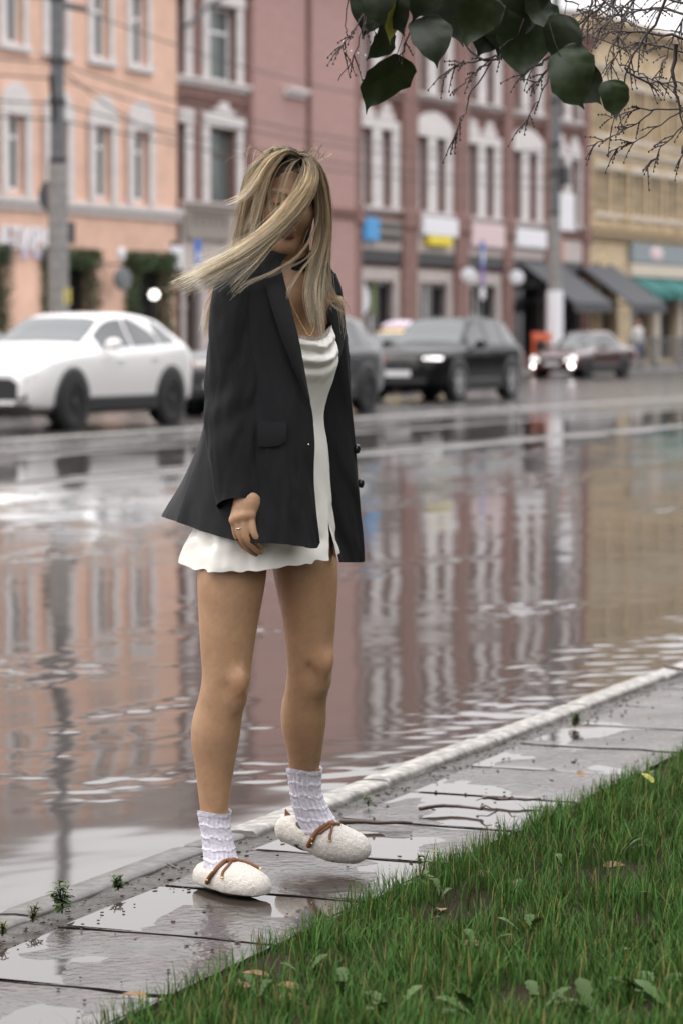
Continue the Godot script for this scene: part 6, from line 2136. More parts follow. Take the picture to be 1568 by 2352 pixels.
func blazer(o: Node3D, inv: Vector3) -> void:
	# columns of the open coat, from the right front edge round her back to the left front edge: rows are v, then (u, depth) pairs
	var tab := [
		[625, 628, .105, 600, .125, 560, .13, 520, .06, 575, -.085, 690, -.15, 770, -.09, 742, -.02],
		[660, 650, .135, 610, .155, 550, .155, 503, .06, 555, -.10, 690, -.165, 782, -.11, 752, -.035],
		[700, 663, .150, 615, .168, 545, .165, 497, .055, 545, -.11, 688, -.175, 788, -.125, 758, -.05],
		[800, 686, .160, 628, .176, 545, .168, 489, .05, 530, -.115, 684, -.19, 795, -.145, 762, -.08],
		[900, 708, .158, 642, .180, 550, .17, 481, .04, 518, -.11, 690, -.195, 804, -.155, 742, -.10],
		[1000, 722, .152, 652, .188, 550, .176, 467, .03, 497, -.11, 690, -.205, 814, -.165, 736, -.105],
		[1100, 721, .152, 655, .198, 545, .185, 438, .02, 447, -.12, 690, -.22, 822, -.175, 742, -.11],
		[1190, 727, .156, 655, .206, 540, .192, 410, .015, 390, -.10, 690, -.225, 828, -.18, 757, -.11],
		[1290, 738, .160, 655, .212, 530, .198, 388, .01, 357, -.09, 690, -.23, 834, -.185, 780, -.11]]
	var hems := [1262.0, 1250.0, 1240.0, 1199.0, 1188.0, 1250.0, 1288.0, 1291.0]
	var fold := noise(1.0, 101, 3)
	var g := G.new()
	var gi := G.new()
	var rows := []
	var inner := []
	var cols := 150
	var lines := 110
	for i in lines + 1:
		var w := i / float(lines)
		var row := PackedVector3Array()
		for j in cols + 1:
			var t := j / float(cols) * 7.0
			var k := mini(int(t), 6)
			var f := t - k
			var hem := cubic_interpolate(hems[k], hems[k + 1], hems[maxi(k - 1, 0)], hems[mini(k + 2, 7)], f)
			# rounded corner at the right front
			if t < 0.35: hem -= 16.0 * pow(1.0 - t / 0.35, 3.0)
			var v := lerpf(628.0, hem, w)
			var us := []
			var ds := []
			for c in [maxi(k - 1, 0), k, k + 1, mini(k + 2, 7)]:
				us.append(tabulated(tab, v, 1 + c * 2)); ds.append(tabulated(tab, v, 2 + c * 2))
			var u := cubic_interpolate(us[1], us[2], us[0], us[3], f)
			var d := cubic_interpolate(ds[1], ds[2], ds[0], ds[3], f)
			# drape: long soft folds that fan to the hem, and finer creases
			var low := smoothstep(900, 1250, v)
			d += 0.015 * fold.get_noise_2d(t * 0.9 + v * 0.0012, v * 0.0022) * (0.6 + low) + 0.002 * fold.get_noise_2d(t * 3.0, v * 0.008)
			d += 0.005 * low * sin(t * 5.0 + 0.6) * smoothstep(0.8, 2.0, t) * smoothstep(5.0, 4.0, t)
			u += 4.0 * low * fold.get_noise_2d(t * 3.0 + 40.0, v * 0.004)
			row.append(at(u, v, d))
		rows.append(row)
	g.loft(rows, false)
	g.face(Vector3(-0.3, 0, 1))
	# behind the vent the open tail shows its lining
	var vent := G.new()
	vent.v = g.v.duplicate()
	var keep := PackedInt32Array()
	for k in range(0, g.ix.size(), 3):
		var t := (g.ix[k] % (cols + 1)) / float(cols) * 7.0
		var i := g.ix[k] / (cols + 1)
		if t > 3.02 and t < 4.3 and i > 68 - int((t - 3.0) * 6.0):
			vent.ix.append_array(PackedInt32Array([g.ix[k], g.ix[k + 1], g.ix[k + 2]]))
		else:
			keep.append_array(PackedInt32Array([g.ix[k], g.ix[k + 1], g.ix[k + 2]]))
	var all_ix := g.ix.duplicate()
	var n_out := g.mesh()
	g.ix = keep
	var coat := fit(put("blazer", g, M.blazer, o), inv)
	# lining, set in by the thickness of the cloth
	var arr := n_out.surface_get_arrays(0)
	var nv: PackedVector3Array = arr[Mesh.ARRAY_NORMAL]
	for k in g.v.size(): gi.p(g.v[k] - nv[k] * 0.004)
	put("vent_flap", vent, M.lining, coat)
	gi.ix = all_ix
	gi.turn_round()
	# close the hem and the front edges between cloth and lining
	var m := cols + 1
	var rim := []
	for i in lines: rim.append([i * m, (i + 1) * m]); rim.append([i * m + cols, (i + 1) * m + cols])
	for j in cols: rim.append([lines * m + j, lines * m + j + 1])
	for q in rim: gi.quad(g.v[q[0]], g.v[q[1]], gi.v[q[1]], gi.v[q[0]])
	put("lining", gi, M.lining, coat)
	# yoke over the shoulders up to the collar
	g = G.new()
	rows = []
	for i in 13:
		var w := i / 12.0
		var row := PackedVector3Array()
		for j in range(0, cols + 1, 2):
			var t := j / float(cols) * 7.0
			if t > 6.3: continue
			var a: Vector3 = g_row_top(tab, t)
			# collar ring round the neck
			var ang := lerpf(-0.45, 3.7, t / 6.3)
			var c := at(662, 597, -0.03) + Vector3(-sin(ang) * 0.072, 0.018 * sin(ang * 0.7), cos(ang) * 0.062 - 0.005)
			var q := a.lerp(c, w)
			q.y += 0.030 * sin(w * PI * 0.9) * smoothstep(0.0, 0.4, w + 0.1)
			row.append(q)
		rows.append(row)
	g.loft(rows, false)
	put("shoulders", g, M.blazer, coat)
	# collar stand and fall
	g = G.new()
	rows = []
	for i in 9:
		var w := i / 8.0
		var row := PackedVector3Array()
		for j in 41:
			var ang := lerpf(-0.55, 3.75, j / 40.0)
			var up := 0.030 * sin(w * PI) * 1.1
			var r := 0.066 + 0.028 * w * w
			row.append(at(662, 600, -0.03) + Vector3(-sin(ang) * (r + 0.006), up + 0.018 * sin(ang * 0.7) - 0.020 * w, cos(ang) * r * 0.9 - 0.005))
		rows.append(row)
	g.loft(rows, false)
	put("collar", g, M.blazer, coat)
	# lapels: strips turned back along the front edges
	var lap := [
		[[[640, 592, .115], [652, 640, .138], [667, 700, .160], [686, 775, .172], [700, 850, .172], [712, 915, .166]], [[600, 606, .140], [607, 640, .165], [622, 700, .185], [646, 775, .193], [676, 850, .186], [706, 915, .170]]],
		[[[722, 640, .005], [740, 690, -.005], [757, 745, -.03], [766, 800, -.06], [760, 860, -.085]], [[775, 655, -.06], [787, 700, -.085], [792, 730, -.10], [790, 790, -.115], [768, 860, -.10]]]]
	for q in lap:
		g = G.new()
		rows = []
		var a := PackedVector3Array()
		var b := PackedVector3Array()
		for e in q[0]: a.append(at(e[0], e[1], e[2]))
		for e in q[1]: b.append(at(e[0], e[1], e[2]))
		for i in 31:
			var f := i / 30.0
			var p0 := spline(a, f)
			var p1 := spline(b, f)
			# a notch where collar and lapel meet
			if q == lap[1] and f > 0.14 and f < 0.26: p1 = p0.lerp(p1, 0.62)
			var row := PackedVector3Array()
			for j in 9:
				var s := j / 8.0
				row.append(p0.lerp(p1, s) + Vector3(0.0, 0.0, 0.012 * sin(s * PI) + 0.006 * (1.0 - s)))
			rows.append(row)
		g.loft(rows, false)
		g.face(Vector3(0, 0, 1))
		put("lapel", g, M.blazer, coat)
	# right sleeve: [v, left outline, right outline, depth of its middle, half depth]
	var sl := [[628, 522, 566, .085, .030], [640, 500, 582, .10, .050], [665, 487, 592, .115, .066], [700, 482, 593, .125, .070], [800, 478, 596, .135, .070], [900, 473, 598, .14, .068], [1000, 474, 598, .15, .064], [1060, 480, 601, .158, .060], [1110, 488, 604, .165, .056], [1162, 497, 608, .172, .053]]
	var lines2 := 110
	for layer in 2:
		g = G.new()
		rows = []
		for i in lines2 + 1:
			var v0 := lerpf(628.0, 1162.0, i / float(lines2))
			var l := tabulated(sl, v0, 1)
			var r := tabulated(sl, v0, 2)
			var dm := tabulated(sl, v0, 3)
			var hd := tabulated(sl, v0, 4)
			var slope := lerpf(0.0, 19.0, smoothstep(950, 1162, v0))
			var row := PackedVector3Array()
			for j in 72:
				var a := TAU * j / 72.0
				var ca := cos(a)
				var sa := sin(a)
				# long folds from the shoulder, cross creases inside the elbow and above the cuff
				var cr := 0.010 * fold.get_noise_3d(ca * 0.8 + v0 * 0.002, sa * 0.8, v0 * 0.0035) + 0.0022 * fold.get_noise_3d(ca * 1.8, sa * 1.8, v0 * 0.010)
				cr += 0.0022 * exp(-pow((v0 - 930.0 - 25.0 * ca) / 70.0, 2)) * sin((v0 + 40.0 * ca) * 0.07)
				cr -= 0.006 * exp(-pow((a - 1.15) / 0.28, 2)) * smoothstep(680, 760, v0) * smoothstep(1100, 950, v0)
				var k := 1.0 + cr / 0.06 - (0.055 if layer == 1 else 0.0)
				var u := (l + r) / 2.0 + (r - l) / 2.0 * ca * k
				row.append(at(u, v0 - slope * sa, dm + hd * sa * k))
			rows.append(row)
		if layer == 1: rows = rows.slice(88)
		g.loft(rows, true)
		if layer == 0:
			g.cap(rows[0])
			if g.volume() < 0.0: pass
			put("sleeve", g, M.blazer, coat)
		else:
			put("sleeve_lining", g, M.lining, coat)
	# left sleeve, mostly behind the open front
	g = G.new()
	rows = []
	for i in 40:
		var f := i / 39.0
		var c := spline(PackedVector3Array([at(735, 672, -0.11), at(760, 780, -0.205), at(769, 900, -0.235), at(775, 1030, -0.232), at(780, 1160, -0.22)]), f)
		var row := PackedVector3Array()
		var rr := lerpf(0.052, 0.045, f) * smoothstep(-0.08, 0.06, f)
		for j in 30:
			var a := TAU * j / 30.0
			row.append(c + Vector3(cos(a) * 0.8, 0, sin(a)) * rr * (1.0 + 0.12 * fold.get_noise_2d(a * 2.0, f * 14.0)))
		rows.append(row)
	g.loft(rows, true)
	put("sleeve", g, M.blazer, coat)
	# pocket flap
	g = G.new()
	rows = []
	for i in 7:
		var f := i / 6.0
		var row := PackedVector3Array()
		for j in 13:
			var s := j / 12.0
			var u := lerpf(592.0, 658.0, s)
			var v := lerpf(966.0 + 4.0 * s, 1026.0 - 16.0 * pow(s, 6.0) , f)
			row.append(at(u, v, lerpf(0.199, 0.194, s) + 0.006 * sin(f * PI * 0.7)))
		rows.append(row)
	g.loft(rows, false)
	g.face(Vector3(0, 0, 1))
	put("pocket_flap", g, M.blazer, coat)
	# buttons on the left front edge and the fastening on the right
	for q in [[818, 1031, -.165], [827, 1110, -.172]]:
		g = G.new()
		g.lathe([Vector2(0, 0.007), Vector2(0.006, 0.008), Vector2(0.0105, 0.006), Vector2(0.0115, 0.002), Vector2(0.010, -0.002), Vector2(0, -0.003)], at(q[0], q[1], q[2]), Vector3(0.95, 0, 0.35), 18)
		put("button", g, M.button, coat)
	g = G.new()
	g.ball(at(709, 1021, 0.17), Vector3(0.0022, 0.0022, 0.002), 8)
	put("fastener", g, M.silver, coat)

func g_row_top(tab: Array, t: float) -> Vector3:
	var k := mini(int(t), 6)
	var f := t - k
	var us := []
	var ds := []
	for c in [maxi(k - 1, 0), k, k + 1, mini(k + 2, 7)]:
		us.append(tabulated(tab, 628.0, 1 + c * 2)); ds.append(tabulated(tab, 628.0, 2 + c * 2))
	return at(cubic_interpolate(us[1], us[2], us[0], us[3], f), 630.0, cubic_interpolate(ds[1], ds[2], ds[0], ds[3], f))

func sock(o: Node3D, inv: Vector3, tab: Array) -> void:
	# rows: [v, middle u, depth, half width px, half depth m]
	var g := G.new()
	var rows := []
	var n := 150
	var jig := noise(1.0, 111, 2)
	for i in n + 1:
		var w := i / float(n)
		var v := lerpf(tab[0][0], tab[-1][0], w)
		var row := PackedVector3Array()
		for j in 120:
			var a := TAU * j / 120.0
			# ribs down the sock, and rings where it has slumped
			var rib := 0.0016 * sin(a * 20.0 + 1.5 * jig.get_noise_1d(w * 6.0)) * smoothstep(0.04, 0.10, w)
			var ring := 0.0019 * pow(maxf(0.0, sin(w * 34.0 + 1.3 * jig.get_noise_2d(cos(a) * 2.0, w * 3.0))), 3.0) * smoothstep(0.05, 0.2, w)
			var cuff := 0.0022 * smoothstep(0.10, 0.06, w) + 0.0012 * sin(w * 300.0) * smoothstep(0.08, 0.05, w)
			var slump := 0.0014 * jig.get_noise_2d(a * 1.6, w * 9.0)
			var hu := tabulated(tab, v, 3) / 982.0 + rib + ring + cuff + slump
			var hd := tabulated(tab, v, 4) + rib + ring + cuff + slump
			row.append(at(tabulated(tab, v, 1), v + 3.0 * sin(a * 2.0) * (1.0 - w), tabulated(tab, v, 2)) + Vector3(cos(a) * hu, 0, sin(a) * hd))
		rows.append(row)
	# turned-in top edge
	var top := PackedVector3Array()
	for j in 120:
		var q: Vector3 = rows[0][j]
		var mid := at(tab[0][1], tab[0][0], tab[0][2])
		top.append(q + (mid - q) * 0.09 + Vector3(0, -0.006, 0))
	rows.push_front(top)
	g.loft(rows, true)
	fit(put("sock", g, M.sock, o), inv)

func shoe(o: Node3D, inv: Vector3, q: Dictionary) -> void:
	var f := Flesh.new()
	var pts := []
	for e in q.form: pts.append([at(e[0], e[1], e[2]), e[3]])
	f.chain(pts, 0.02)
	var dir: Vector3 = (pts[-1][0] - pts[0][0]).normalized()
	var side := dir.cross(Vector3.UP).normalized()
	# broad toe box
	f.egg(pts[2][0], Vector3(0.058, q.high, 0.046), 0.02, Basis(dir, side.cross(dir), side))
	f.egg(pts[3][0], Vector3(0.046, q.high * 0.78, 0.043), 0.02, Basis(dir, side.cross(dir), side))
	f.rough = noise(95.0, 121, 2)
	f.rough_amp = 0.0022
	# cut by the sole plane
	var lo: Vector3 = pts[0][0] - Vector3(0.11, 0.10, 0.11)
	var hi: Vector3 = pts[0][0] + Vector3(0.11, 0.12, 0.11)
	for e in pts:
		lo = lo.min(e[0] - Vector3(0.09, 0.09, 0.09)); hi = hi.max(e[0] + Vector3(0.09, 0.09, 0.09))
	if q.has("floor"): f.floor_y = q.floor
	# the foot opening
	f.egg(at(q.mouth[0], q.mouth[1], q.mouth[2]), Vector3(0.052, 0.036, 0.034), 0.012, Basis(dir, side.cross(dir), side), true)
	var g := G.new()
	f.nets(g, lo, hi, 0.0042)
	var sh := fit(put("shoe", g, M.wool, o), inv)
	# sole: the same form, thinner and lower
	var s := Flesh.new()
	var drop: Vector3 = q.drop
	for k in pts.size() - 1: s.cone(pts[k][0] + drop, pts[k][1] * 0.78, pts[k + 1][0] + drop, pts[k + 1][1] * 0.78, 0.02)
	s.egg(pts[2][0] + drop, Vector3(0.05, q.high * 0.8, 0.040), 0.02, Basis(dir, side.cross(dir), side))
	s.floor_y = q.floor - 0.006 if q.has("floor") else -1.0
	g = G.new()
	s.nets(g, lo - Vector3(0, 0.02, 0), hi, 0.006)
	put("sole", g, M.sole, sh)
	# leather band over the instep with its bow, laid on the wool
	f.rough = null
	f.act.clear()
	for b in q.bands:
		g = G.new()
		var line := PackedVector3Array()
		for e in b.pts: line.append(at(e[0], e[1], e[2]))
		var p2 := PackedVector3Array()
		var rad := PackedFloat32Array()
		for k in 17:
			var w := spline(line, k / 16.0)
			p2.append(f.out_to(w, b.r * 0.75) if b.get("snap", true) else w); rad.append(b.r)
		g.tube(p2, rad, 7)
		put(b.name, g, M.tan_leather, sh)
		if b.get("tip", false):
			g = G.new()
			var t := p2[16] - p2[15]
			g.tube(PackedVector3Array([p2[15], p2[16] + t * 0.6]), PackedFloat32Array([b.r * 1.35, b.r * 1.25]), 8)
			put("lace_tip", g, M.gold, sh)
	for e in q.rivets:
		g = G.new()
		g.ball(f.out_to(at(e[0], e[1], e[2]), 0.008), Vector3(0.0028, 0.0028, 0.0028), 8)
		put("rivet", g, M.gold, sh)
	if q.has("tab"):
		g = G.new()
		var a := at(q.tab[0][0], q.tab[0][1], q.tab[0][2])
		var b := at(q.tab[1][0], q.tab[1][1], q.tab[1][2])
		var c := at(q.tab[2][0], q.tab[2][1], q.tab[2][2])
		var th := Vector3(0, 0, 0.004)
		g.tri(a + th, b + th, c + th); g.tri(c - th, b - th, a - th)
		g.quad(a + th, a - th, b - th, b + th); g.quad(b + th, b - th, c - th, c + th); g.quad(c + th, c - th, a - th, a + th)
		put("heel_tab", g, M.tan_leather, sh)

func socks_and_shoes(o: Node3D, inv: Vector3) -> void:
	sock(o, inv, [[1862, 493, 0.018, 37, 0.038], [1885, 493, 0.018, 35, 0.036], [1915, 498, 0.016, 34, 0.036], [1945, 503, 0.015, 36, 0.038], [1975, 508, 0.018, 38, 0.042], [2005, 515, 0.022, 40, 0.046]])
	sock(o, inv, [[1764, 699, -0.222, 41, 0.042], [1790, 700, -0.232, 38, 0.039], [1815, 702, -0.242, 36.5, 0.037], [1840, 708, -0.252, 39, 0.038], [1865, 718, -0.262, 43, 0.040], [1890, 730, -0.268, 46, 0.042], [1912, 742, -0.27, 48, 0.044]])
	shoe(o, inv, {"form": [[478, 2012, -0.035, 0.0365], [505, 2016, 0.03, 0.0405], [548, 2026, 0.085, 0.0425], [580, 2036, 0.115, 0.034]], "high": 0.041, "floor": 0.006, "mouth": [508, 1980, 0.022], "drop": Vector3(0, -0.006, 0),
		"bands": [{"name": "strap", "pts": [[470, 2030, 0.07], [482, 2000, 0.09], [500, 1993, 0.085], [520, 1986, 0.075], [534, 1982, 0.07]], "r": 0.0055}, {"name": "strap", "pts": [[534, 1982, 0.07], [556, 1982, 0.075], [578, 1990, 0.085], [592, 2004, 0.09]], "r": 0.004, "tip": true},
			{"name": "bow_lace", "pts": [[534, 1982, 0.08], [526, 1992, 0.10], [512, 2004, 0.11], [508, 2016, 0.12]], "r": 0.0034, "tip": true}, {"name": "bow_knot", "pts": [[528, 1985, 0.075], [534, 1979, 0.08], [541, 1984, 0.078]], "r": 0.006}],
		"rivets": [[474, 2022, 0.08], [486, 1998, 0.09]]})
	shoe(o, inv, {"form": [[664, 1904, -0.325, 0.0355], [705, 1915, -0.295, 0.0405], [765, 1934, -0.255, 0.0435], [808, 1946, -0.235, 0.036]], "high": 0.043, "mouth": [712, 1876, -0.275], "drop": Vector3(-0.002, -0.0055, 0),
		"bands": [{"name": "strap", "pts": [[707, 1945, -0.235], [714, 1925, -0.22], [724, 1908, -0.22], [738, 1899, -0.225], [754, 1893, -0.235], [766, 1890, -0.24]], "r": 0.0065}, {"name": "strap", "pts": [[730, 1912, -0.215], [745, 1902, -0.22], [760, 1894, -0.23]], "r": 0.004},
			{"name": "bow_lace", "pts": [[764, 1890, -0.235], [760, 1905, -0.21], [757, 1918, -0.205], [757, 1931, -0.20]], "r": 0.0034, "tip": true}, {"name": "bow_lace", "pts": [[764, 1890, -0.235], [772, 1888, -0.235], [781, 1893, -0.24]], "r": 0.0045}, {"name": "bow_knot", "pts": [[758, 1891, -0.232], [764, 1885, -0.23], [770, 1890, -0.235]], "r": 0.006}],
		"rivets": [[713, 1927, -0.215], [716, 1938, -0.22]], "tab": [[655, 1857, -0.325], [676, 1880, -0.315], [652, 1896, -0.315]]})

func lock(g: G, pts: Array, n: int, r0: float, r1: float, r2: float, tone: float, thick := 0.0006, hug := true) -> void:
	# a lock of hair: strands spread round a guide line, radii at root, middle and tip
	var guide := PackedVector3Array()
	for e in pts: guide.append(at(e[0], e[1], e[2]))
	# strands gather in wisps that share a place, a drift and a tone that paints highlights and dark gaps
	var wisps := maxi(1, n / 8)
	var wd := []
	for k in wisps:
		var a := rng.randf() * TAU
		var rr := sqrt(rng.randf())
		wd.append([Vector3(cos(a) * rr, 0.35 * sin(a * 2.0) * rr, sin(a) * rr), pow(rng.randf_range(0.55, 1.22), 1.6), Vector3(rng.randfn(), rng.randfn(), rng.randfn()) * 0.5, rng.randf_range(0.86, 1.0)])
	for k in n:
		var wp: Array = wd[k % wisps]
		var dir: Vector3 = wp[0] + Vector3(rng.randfn(), rng.randfn(), rng.randfn()) * 0.13
		var side: Vector3 = wp[2] + Vector3(rng.randfn(), rng.randfn(), rng.randfn()) * 0.22
		var end: float = wp[3] * rng.randf_range(0.9, 1.0) if rng.randf() < 0.88 else rng.randf_range(0.6, 0.9)
		var st_ := rng.randf_range(0.0, 0.04)
		var seg := 17
		var p2 := PackedVector3Array()
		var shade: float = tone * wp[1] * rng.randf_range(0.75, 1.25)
		var ph := rng.randf() * TAU
		for i in seg:
			var f := i / float(seg - 1)
			var q := spline(guide, st_ + (end - st_) * f)
			var w := lerpf(r0, r1, smoothstep(0.0, 0.5, f)) if f < 0.5 else lerpf(r1, r2, smoothstep(0.5, 1.0, f))
			q += (dir + side * f * 0.5) * w + Vector3(sin(ph + f * 5.0), cos(ph * 1.3 + f * 4.0), sin(ph * 0.7 + f * 6.0)) * 0.0022 * f
			if hug:
				# keep clear of the head
				var l := head_turn.inverse() * (q - head_at)
				var e := (l - Vector3(0, 0.018, -0.012)) / Vector3(0.080, 0.103, 0.105)
				if e.length() < 1.0: q = head_at + head_turn * (Vector3(0, 0.018, -0.012) + e.normalized() * Vector3(0.080, 0.103, 0.105))
			p2.append(q)
		var t := (p2[seg - 1] - p2[0]).normalized()
		var u := t.cross(Vector3.BACK).normalized()
		var k0 := g.v.size()
		for i in seg:
			var f := i / float(seg - 1)
			var t2 := (p2[mini(i + 1, seg - 1)] - p2[maxi(i - 1, 0)]).normalized()
			u = (u - t2 * u.dot(t2)).normalized()
			var w2 := t2.cross(u)
			var th := thick * (1.0 - 0.7 * f)
			# dark roots, bleached lengths
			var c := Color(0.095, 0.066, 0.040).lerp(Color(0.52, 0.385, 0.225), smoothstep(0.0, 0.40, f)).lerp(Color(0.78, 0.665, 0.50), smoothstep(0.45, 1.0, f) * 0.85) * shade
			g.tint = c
			for j in 3:
				var an := TAU * j / 3.0
				g.p(p2[i] + (u * cos(an) + w2 * sin(an)) * th)
		for i in seg - 1:
			for j in 3:
				var a0 := k0 + i * 3 + j
				var b0 := k0 + i * 3 + (j + 1) % 3
				g.ix.append_array(PackedInt32Array([a0, a0 + 3, b0, b0, a0 + 3, b0 + 3]))

func hair(o: Node3D, inv: Vector3) -> void:
	# scalp cover under the strands: dark root colour, also standing for shadow inside the hair
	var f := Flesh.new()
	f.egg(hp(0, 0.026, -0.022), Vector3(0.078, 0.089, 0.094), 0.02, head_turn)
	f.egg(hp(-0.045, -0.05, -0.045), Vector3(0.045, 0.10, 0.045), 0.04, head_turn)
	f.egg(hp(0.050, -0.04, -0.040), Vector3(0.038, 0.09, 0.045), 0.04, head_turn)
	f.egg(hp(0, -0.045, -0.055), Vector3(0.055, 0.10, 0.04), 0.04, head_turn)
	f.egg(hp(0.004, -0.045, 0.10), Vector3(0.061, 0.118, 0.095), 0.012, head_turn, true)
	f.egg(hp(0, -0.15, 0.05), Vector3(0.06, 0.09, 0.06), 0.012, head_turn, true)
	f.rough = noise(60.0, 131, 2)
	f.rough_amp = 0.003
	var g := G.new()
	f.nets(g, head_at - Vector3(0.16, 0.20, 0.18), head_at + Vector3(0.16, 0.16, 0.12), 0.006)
	var cap_ := fit(put("hair", g, mat("hair_root_shade", lin(0.10, 0.068, 0.038), 0.6), o), inv)
	var h := G.new()
	h.colored = true
	# crown: from the parting over both sides
	for k in 16:
		var z := lerpf(0.085, -0.085, k / 15.0)
		var top := 352.0 + 12.0 * absf(z) * 10.0 * (1.0 if z < 0 else 0.55)
		lock(h, [[676 - z * 60.0, top, z * 0.9], [630, top - 8 + 6 * absf(z) * 10.0, z * 0.95 + 0.01], [585, 410, z * 0.9], [566, 480, z * 0.8 - 0.01], [556, 545, z * 0.55 - 0.03], [552, 605, z * 0.4 - 0.05]], 60, 0.006, 0.013, 0.018, 0.95)
		lock(h, [[676 - z * 60.0, top, z * 0.9], [705, top + 2, z * 0.95 + 0.01], [733, 400, z * 0.85], [744, 470, z * 0.7], [742, 550, z * 0.4], [735, 620, z * 0.3 - 0.02]], 50, 0.006, 0.011, 0.016, 0.8)
	# hair falling at her right, behind the shoulder
	lock(h, [[640, 345, 0.06], [592, 392, 0.085], [570, 450, 0.08], [556, 520, 0.05], [545, 580, 0.03], [538, 625, 0.04]], 240, 0.014, 0.020, 0.022, 1.05)
	lock(h, [[650, 350, 0.07], [608, 400, 0.10], [594, 460, 0.095], [590, 530, 0.07], [580, 600, 0.055]], 180, 0.012, 0.018, 0.022, 0.85)
	# lock lifted by the wind to her right
	lock(h, [[690, 362, 0.085], [660, 346, 0.105], [622, 368, 0.125], [592, 415, 0.135], [562, 452, 0.14], [527, 469, 0.15]], 130, 0.006, 0.010, 0.012, 1.25)
	lock(h, [[690, 362, 0.085], [655, 352, 0.11], [620, 395, 0.13], [600, 445, 0.135], [585, 500, 0.13], [566, 545, 0.12]], 90, 0.006, 0.010, 0.012, 1.1)
	# thin strands over the brow
	lock(h, [[692, 362, 0.09], [668, 380, 0.115], [650, 420, 0.128], [640, 470, 0.135], [640, 500, 0.14]], 22, 0.003, 0.006, 0.012, 1.1)
	lock(h, [[692, 362, 0.09], [645, 380, 0.115], [620, 430, 0.12], [618, 470, 0.12], [628, 510, 0.12]], 16, 0.003, 0.006, 0.014, 1.0)
	# the great lock blown across her face
	lock(h, [[698, 356, 0.075], [716, 388, 0.11], [711, 424, 0.135], [684, 466, 0.15], [636, 516, 0.165], [560, 576, 0.185], [480, 622, 0.205], [400, 662, 0.225]], 430, 0.010, 0.018, 0.024, 1.2)
	lock(h, [[698, 356, 0.075], [720, 390, 0.105], [718, 430, 0.13], [693, 474, 0.15], [642, 528, 0.165], [565, 590, 0.185], [492, 632, 0.205], [425, 675, 0.215]], 230, 0.009, 0.010, 0.026, 1.15)
	lock(h, [[700, 358, 0.08], [710, 386, 0.115], [698, 424, 0.14], [660, 472, 0.155], [606, 530, 0.17], [538, 594, 0.19], [470, 636, 0.21]], 220, 0.008, 0.011, 0.016, 1.3)
	lock(h, [[700, 360, 0.08], [726, 410, 0.12], [708, 466, 0.15], [652, 530, 0.17], [596, 596, 0.19], [552, 640, 0.20], [512, 685, 0.205]], 24, 0.006, 0.006, 0.016, 1.2)
	lock(h, [[720, 400, 0.10], [728, 500, 0.12], [690, 580, 0.15], [620, 628, 0.185], [560, 655, 0.2], [525, 690, 0.21]], 22, 0.003, 0.006, 0.02, 1.15)
	lock(h, [[735, 480, 0.08], [730, 550, 0.11], [700, 592, 0.14], [655, 615, 0.165], [605, 640, 0.19]], 14, 0.002, 0.004, 0.006, 1.05)
	lock(h, [[740, 500, 0.07], [728, 570, 0.12], [690, 620, 0.16], [662, 660, 0.18], [656, 690, 0.18]], 18, 0.002, 0.006, 0.010, 1.05)
	# her left side: down over the breast
	lock(h, [[690, 352, 0.06], [725, 390, 0.07], [739, 460, 0.06], [741, 540, 0.055], [729, 620, 0.07], [726, 700, 0.10], [736, 790, 0.115]], 420, 0.012, 0.018, 0.012, 0.95)
	lock(h, [[690, 352, 0.05], [730, 400, 0.045], [742, 480, 0.03], [738, 570, 0.03], [735, 650, 0.06], [742, 730, 0.075]], 280, 0.012, 0.017, 0.020, 0.85)
	lock(h, [[690, 352, 0.06], [732, 420, 0.075], [743, 520, 0.07], [724, 610, 0.09], [712, 680, 0.115], [728, 760, 0.12]], 200, 0.010, 0.014, 0.012, 1.1)
	lock(h, [[735, 560, 0.02], [744, 620, 0.03], [768, 670, 0.03], [788, 710, 0.02], [799, 770, 0.01]], 30, 0.006, 0.012, 0.022, 1.1)
	lock(h, [[735, 590, 0.02], [742, 640, 0.04], [760, 680, 0.05], [778, 690, 0.04], [790, 725, 0.03]], 30, 0.006, 0.014, 0.028, 1.1)
	lock(h, [[738, 600, 0.03], [736, 660, 0.06], [752, 700, 0.06], [778, 722, 0.05]], 16, 0.005, 0.010, 0.02, 1.1)
	lock(h, [[715, 385, 0.05], [729, 440, 0.055], [733, 500, 0.05], [730, 560, 0.045], [720, 620, 0.06]], 160, 0.008, 0.011, 0.012, 0.8)
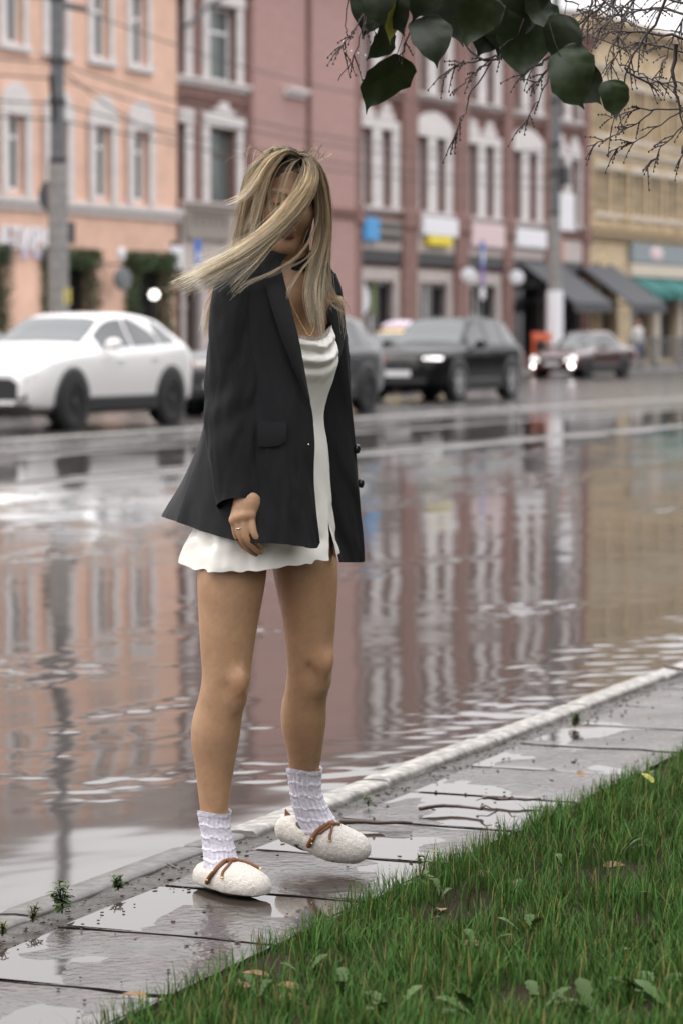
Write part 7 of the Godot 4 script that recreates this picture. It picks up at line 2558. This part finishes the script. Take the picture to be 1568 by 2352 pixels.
	# ends showing behind the right shoulder
	lock(h, [[545, 620, 0.02], [505, 660, 0.0], [484, 705, 0.0], [476, 745, 0.01], [468, 782, 0.02]], 60, 0.010, 0.012, 0.010, 1.15, 0.0007, false)
	# stray hairs
	for k in 40:
		var u := rng.randf_range(560, 745)
		lock(h, [[u, rng.randf_range(345, 380), rng.randf_range(-0.02, 0.06)], [u + rng.randf_range(-40, 30), rng.randf_range(330, 370), rng.randf_range(0.0, 0.08)], [u + rng.randf_range(-80, 30), rng.randf_range(380, 470), rng.randf_range(0.02, 0.12)]], 2, 0.002, 0.006, 0.01, 1.0, 0.0004)
	for k in 46:
		var a := rng.randf_range(-26, 26)
		lock(h, [[700, 370, 0.1], [700 - rng.randf_range(0, 30), 440 + a * 0.4, 0.15], [640, 520 + a, 0.17], [560, 582 + a * 1.3, 0.19], [480 + rng.randf_range(-20, 30), 628 + a * 1.5, 0.21], [405 + rng.randf_range(-10, 60), 655 + a * 2.0, 0.22]], 2, 0.004, 0.006, 0.02, 1.3, 0.0004)
	put("strands", h, M.hair, cap_)

func trinkets(o: Node3D, inv: Vector3) -> void:
	# fine gold chain
	var g := G.new()
	var line := PackedVector3Array([at(648, 640, 0.085), at(662, 680, 0.112), at(682, 725, 0.125), at(700, 758, 0.128), at(712, 772, 0.126), at(722, 750, 0.115), at(730, 710, 0.08)])
	for k in 110:
		var q := spline(line, k / 109.0)
		g.ball(q, Vector3(0.0011, 0.0011, 0.0011) * (1.6 if k % 9 == 0 else 1.0), 6)
	fit(put("necklace", g, M.gold, o), inv)
	# ring on the ring finger
	g = G.new()
	var a := at(552, 1213, 0.2075)
	var ax := (at(556, 1232, 0.208) - at(547, 1188, 0.206)).normalized()
	var u := ax.cross(Vector3.BACK).normalized()
	var w := ax.cross(u)
	var pts := PackedVector3Array()
	var rad := PackedFloat32Array()
	for k in 25:
		var t := TAU * k / 24.0
		pts.append(a + (u * cos(t) + w * sin(t)) * 0.0108); rad.append(0.0011)
	g.tube(pts, rad, 6)
	fit(put("ring", g, M.silver, o), inv)
